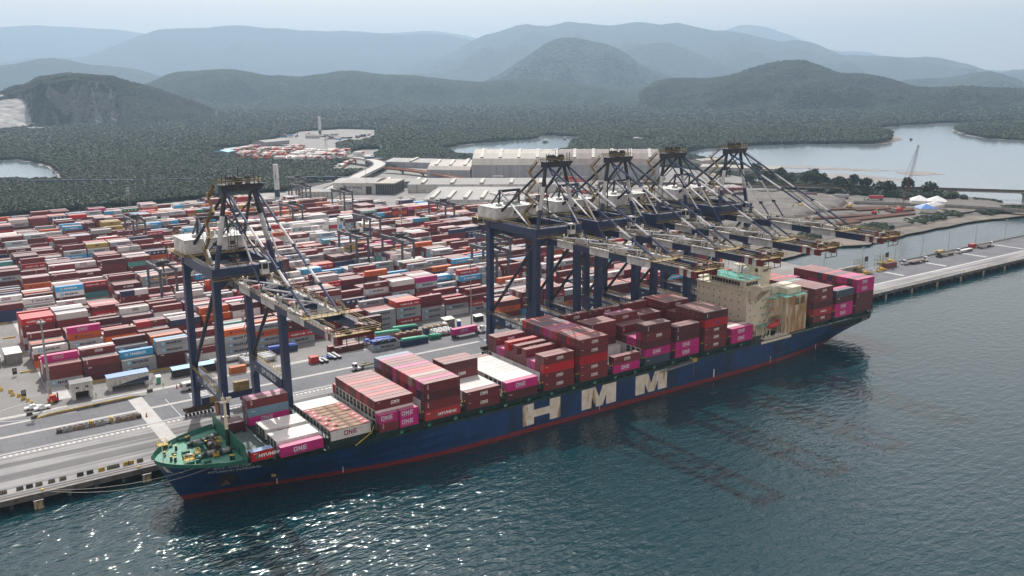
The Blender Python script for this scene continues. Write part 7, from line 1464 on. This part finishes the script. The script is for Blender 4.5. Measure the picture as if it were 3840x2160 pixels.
for k in range(16):
    p = a0.lerp(b0,k/16); q = a0.lerp(b0,(k+1)/16); s0 = .5+.5*math.sin(math.pi*min(1,(k+1)/17)); 
    for i in range(4): mb.bar(p+W4[i]*s0, q+W4[i]*s0, .09); mb.bar(p+W4[i]*s0, q+W4[(i+1)%4]*s0, .06)
mb.build('lattice_boom', M['cr_red'], t); mb = MB(); mb.bar((-5,0,4.4),(-3,0,14),.15); mb.bar((2,0,4),(-3,0,14),.15); mb.bar((-3,0,14),b0,.06); mb.bar((-3,.8,14),b0,.06); mb.bar(b0,(16.5,1,20),.05); mb.build('boom_rope', M['dark'], t)
def tent(lab, x, y, w, d, h, ang, mat='ventwhite', n_=2):
    t = thing('marquee_tent', lab, 'tent', (x, y, G), ang)
    for k in range(n_):
        mb = MB(); x0 = k*w; mb.box(x0,x0+w,0,d,0,h*.5); mb.build('tent_wall', M['white'], t); mb = MB(); mb.add([(x0-.3,-.3,h*.5),(x0+w+.3,-.3,h*.5),(x0+w+.3,d+.3,h*.5),(x0-.3,d+.3,h*.5),(x0+w/2,d/2,h)], [(0,1,4),(1,2,4),(2,3,4),(3,0,4)]); mb.build('tent_canopy', M[mat], t)
tent('white twin-peaked marquee at the works beyond the crawler crane', 628, 208, 14, 16, 8, -.95, 'white'); tent('blue pyramid canopy beside the white tents', 592, 178, 14, 12, 6.5, -.6, 'bluroof', 1)
for i in range(3): tent('long white site tent beside the marquee, %s one' % ORD[i], 606+14*i*.62, 186-14*i*.2+4*i, 15, 7, 5, -.35, 'white', 1)
for i, (x, y) in enumerate(((593,214),(597,211),(601,208),(605,205),(587,246),(592,243),(598,240))): car('%s car in the line parked by the works tents, %s along' % (('dark','white')[i%2], ORD[i]), x, y, .9, col=((.06,.06,.08),(.7,.7,.7))[i%2], group='cars parked by the tents')
for i, (x, y, c) in enumerate(((575,318,'B'),(598,300,'B'),(612,276,'G'),(628,252,'H'))):
    tractor('white lorry with a %s container beyond the earthworks, %s from the left' % (CN[c], ORD[i]), x, y, -.85, flat='grey', group='lorries queuing beyond the earthworks'); o = container(x+2.0*math.cos(-.85)+1.2*math.sin(.85), y+2.0*math.sin(-.85)-1.2*math.cos(.85), G+1.65, c, '%s container riding on the %s queuing lorry' % (CN[c], ORD[i]), None, size=40, tier_h=1, rz=-.85, group=None)
for i, (x, y) in enumerate(((556,196),(548,214),(520,240))):
    t = thing('excavator', 'yellow excavator working on the earthworks, %s from the right' % ORD[i], 'excavator', (x, y, G+ (4 if i else .1)), i*1.3, 'excavators on the earthworks'); mb = MB(); mb.box(-2,2,-1.4,-.8,0,.9); mb.box(-2,2,.8,1.4,0,.9); mb.build('track', M['dark'], t); mb = MB(); mb.box(-2,1.4,-1.3,1.3,1,2.6); mb.build('excavator_body', M['yellow'] if i else M['red'], t); mb = MB(); mb.beam((1.2,0,2),(4.4,0,4.6),.4,.5); mb.beam((4.4,0,4.6),(6.4,0,1.6),.35,.4); mb.box(5.9,6.9,-.6,.6,.6,1.7); mb.build('digging_arm', M['yellow_old'], t)
# individual trees along the works and behind the yard
tm = {}
def tree(x, y, h, r, lab, z=G, seed=0):
    t = thing('broadleaf_tree', lab, 'tree', (x, y, z), seed*1.7, 'dark broadleaf trees beside the works')
    if 'tr' not in tm: a = MB(); a.tube((0,0,0),(0,0,.5),.05,6,r2=.03); a.tube((0,0,.35),(.18,.1,.62),.03,5,r2=.015); a.tube((0,0,.4),(-.16,.1,.65),.03,5,r2=.015); a.tube((0,0,.4),(.02,-.18,.6),.025,5,r2=.012); tm['tr'] = a.mesh('trunk', M['wood'])
    s = seed % 3
    if s not in tm:
        rr = random.Random(s+50); mb = MB()
        for k in range(260):
            cx, cy, cz, cr = [(0,0,.72,.30),(.22,.1,.62,.24),(-.2,.12,.66,.24),(.03,-.22,.60,.24),(.1,.2,.8,.2)][k % 5]; a = rr.random()*6.28; e = math.asin(rr.uniform(-.7,1)); q = cr*(.75+.35*rr.random()); c = Vector((cx+q*math.cos(a)*math.cos(e), cy+q*math.sin(a)*math.cos(e), cz+q*math.sin(e)*.9)); nn = Vector((rr.uniform(-1,1),rr.uniform(-1,1),rr.uniform(.1,1))).normalized(); u = nn.orthogonal().normalized(); w = nn.cross(u); ss = .045+.04*rr.random(); mb.face([c-u*ss-w*ss*.7,c+u*ss-w*ss*.8,c+u*ss*.9+w*ss,c-u*ss*.4+w*ss], rr.choice((0,0,2)))
        tm[s] = mb.mesh('crown', LM)
    for nm_, me in (('trunk', tm['tr']), ('crown', tm[s])): o = link(nm_, me, t); o.scale = (r*2.1, r*2.1, h)
TP = [(657,362),(648,350),(660,338),(676,340),(668,326),(684,318),(662,306),(672,294),(656,290),(664,276),(676,268),(668,254),(686,246),(696,232),(640,372),(628,384),(650,380),(690,356),(700,404),(706,440),(688,470),(640,430)]
for i, (x, y) in enumerate(TP): tree(x, y, 12+5*((i*7)%5)/4, 6+2*((i*3)%4)/3, 'dark leafy tree behind the queuing lorries, %s in the row' % ORD[i] if i < 20 else 'dark leafy tree near the small stores, %s of two' % ('nearer' if i == 20 else 'farther'), seed=i)
for i, (x, y) in enumerate(((52,592),(60,588),(44,596),(150,598),(160,602),(172,606),(186,610),(140,594))): tree(x, y, 7, 5, 'low tree on the mud bank behind the yard, %s from the left' % ORD[i], seed=i+3)
n_ = 420; u = rng.random(n_); P_ = np.column_stack([np.interp(u,[0,.2,.5,.8,1],[640,662,664,676,705])+rng.normal(0,7,n_), np.interp(u,[0,.2,.5,.8,1],[385,350,300,250,222])+rng.normal(0,9,n_), np.full(n_, 4.5)]); scatter('tree_belt', 'dense dark undergrowth filling the belt of trees by the river', P_, 3+2.6*rng.random(n_), protos)
# scrub on the shore
for i, (xa, ya, xb, yb) in enumerate(((372,160,440,168),(470,158,520,164),(548,160,620,166),(640,152,700,150),(330,172,360,186),(690,262,716,180))):
    n_ = 150; u = rng.random(n_); P_ = np.column_stack([xa+(xb-xa)*u+rng.normal(0,3,n_), ya+(yb-ya)*u+rng.normal(0,4,n_), np.full(n_, 2.0)]); scatter('shore_scrub', 'green scrub growing along the works shore, %s patch' % ORD[i], P_, 1.6+1.6*rng.random(n_), protos)
n_ = 700; th = rng.random(n_); P_ = np.column_stack([-60+260*th, 553+28*th+rng.normal(0,2.5,n_), np.full(n_, 3.0)]); scatter('bank_scrub', 'low green scrub between the yard fence and the mud creek', P_[(P_[:,0] < 40) | (P_[:,0] > 95)], np.full(((P_[:,0] < 40) | (P_[:,0] > 95)).sum(), 2.4), protos)
# power poles, distant pylons, boats
def gantry(x, y, lab, w=18, h=10):
    t = thing('power_gantry', lab, 'power line', (x, y, G), .4, 'power gantries behind the yard'); mb = MB()
    for a in (0,w/2,w): mb.beam((a,0,0),(a,0,h),.35,.35)
    mb.beam((0,0,h-1),(w,0,h-1),.3,.3); mb.beam((0,0,h-3.4),(w*.5,0,h-3.4),.2,.2); mb.build('gantry_frame', M['dark2'], t)
gantry(34, 560, 'dark power gantry behind the back left of the yard', 16, 15); gantry(66, 566, 'dark power gantry right of the first one', 9, 16)
def pylon(x, y, z, h, lab):
    t = thing('power_pylon', lab, 'pylon', (x, y, z), .5, 'lattice power pylons'); mb = MB(); w = h*.09
    for sx in (-1,1):
        for sy in (-1,1): mb.bar((sx*w,sy*w,0),(sx*w*.15,sy*w*.15,h),h*.004)
    for k in range(8): a = w*(1-.85*k/8); b_ = w*(1-.85*(k+1)/8); z0 = h*k/8; z1 = h*(k+1)/8; mb.bar((-a,-a,z0),(b_,-b_,z1),h*.003); mb.bar((a,-a,z0),(-b_,-b_,z1),h*.003)
    for q in (.72,.84,.95): mb.bar((-h*.13,0,h*q),(h*.13,0,h*q),h*.005)
    mb.build('pylon_frame', M['steel'], t)
pylon(79, 600, G, 20, 'lattice pylon rising from the scrub behind the yard'); pylon(620, 2100, 1, 45, 'faint pylon in the mangroves right of the quarried hill'); pylon(1230, 2700, 1, 50, 'faint pylon in the far mangroves'); pylon(2560, 1900, 20, 50, 'pale pylon on the lower slope of the pointed hill'); pylon(3050, 1150, 30, 55, 'pale pylon on the slope at the far right'); pylon(430, 985, 1, 34, 'slim pylon among the far depot stacks')
def boat(x, y, lab, s=1, rz=.4):
    t = thing('small_boat', lab, 'boat', (x, y, 1.1), rz, 'boats on the estuary'); t.scale = (s,s,s); mb = MB(); mb.add([(-8,-2,0),(5,-2.2,0),(9,0,.4),(5,2.2,0),(-8,2,0),(-8.4,-2.4,2),(5,-2.8,2),(10.5,0,2.6),(5,2.8,2),(-8.4,2.4,2)], [(0,1,6,5),(1,2,7,6),(2,3,8,7),(3,4,9,8),(4,0,5,9),(5,6,7,8,9)]); mb.build('hull', M['navy_dk'], t); mb = MB(); mb.box(-6,0,-1.6,1.6,2,5); mb.build('deckhouse', M['offwhite'], t)
boat(905, 1090, 'dark boat at the middle of the central river'); boat(985, 1135, 'boat farther along the central river', .9, 1.0); boat(1450, 705, 'small hut boat moored off the sand spit', .8)
t = thing('river_house', 'tiny white-roofed house at the tip of the spit', 'house', (1345, 722, 1.4), .5); mb = MB(); mb.box(0,12,0,8,0,4); mb.build('wall', M['offwhite'], t); mb = MB(); mb.add([(-1,-1,4),(13,-1,4),(13,9,4),(-1,9,4),(-1,4,6),(13,4,6)], [(0,1,5,4),(2,3,4,5),(0,4,3),(1,2,5)]); mb.build('roof', M['roofgrey'], t)
for i in range(9): a = i*37.; t = thing('village_house', 'small pale house in the clearing by the central river, %s of nine' % ORD[i], 'house', (1010+(a%80), 985+((a*1.7)%70), 1.3), i*.5, 'houses by the central river'); mb = MB(); mb.box(0,9,0,7,0,3.4); mb.build('wall', M['offwhite'], t); mb = MB(); mb.add([(-1,-1,3.4),(10,-1,3.4),(10,8,3.4),(-1,8,3.4),(-1,3.5,5.4),(10,3.5,5.4)], [(0,1,5,4),(2,3,4,5),(0,4,3),(1,2,5)]); mb.build('roof', M['roofbrown'] if i % 2 else M['roofgrey'], t)
# lorries and cars in the yards around the halls
hr = random.Random(31)
for i in range(26):
    x = 372+hr.random()*90; y = 430+hr.random()*150
    if inpoly(np.array([x]), np.array([y]), [(276,440),(355,385),(410,455),(340,545)])[0]: x += 60
    car('%s vehicle in the busy yard before the huge hall, %s along' % (('white','dark','red')[i%3], ORD[i//3]), x, y, hr.random()*3, i % 4 == 0, col=((.7,.7,.7),(.06,.06,.07),(.35,.03,.03))[i%3], group='%s vehicles parked before the huge hall' % ('white','dark','red')[i%3])
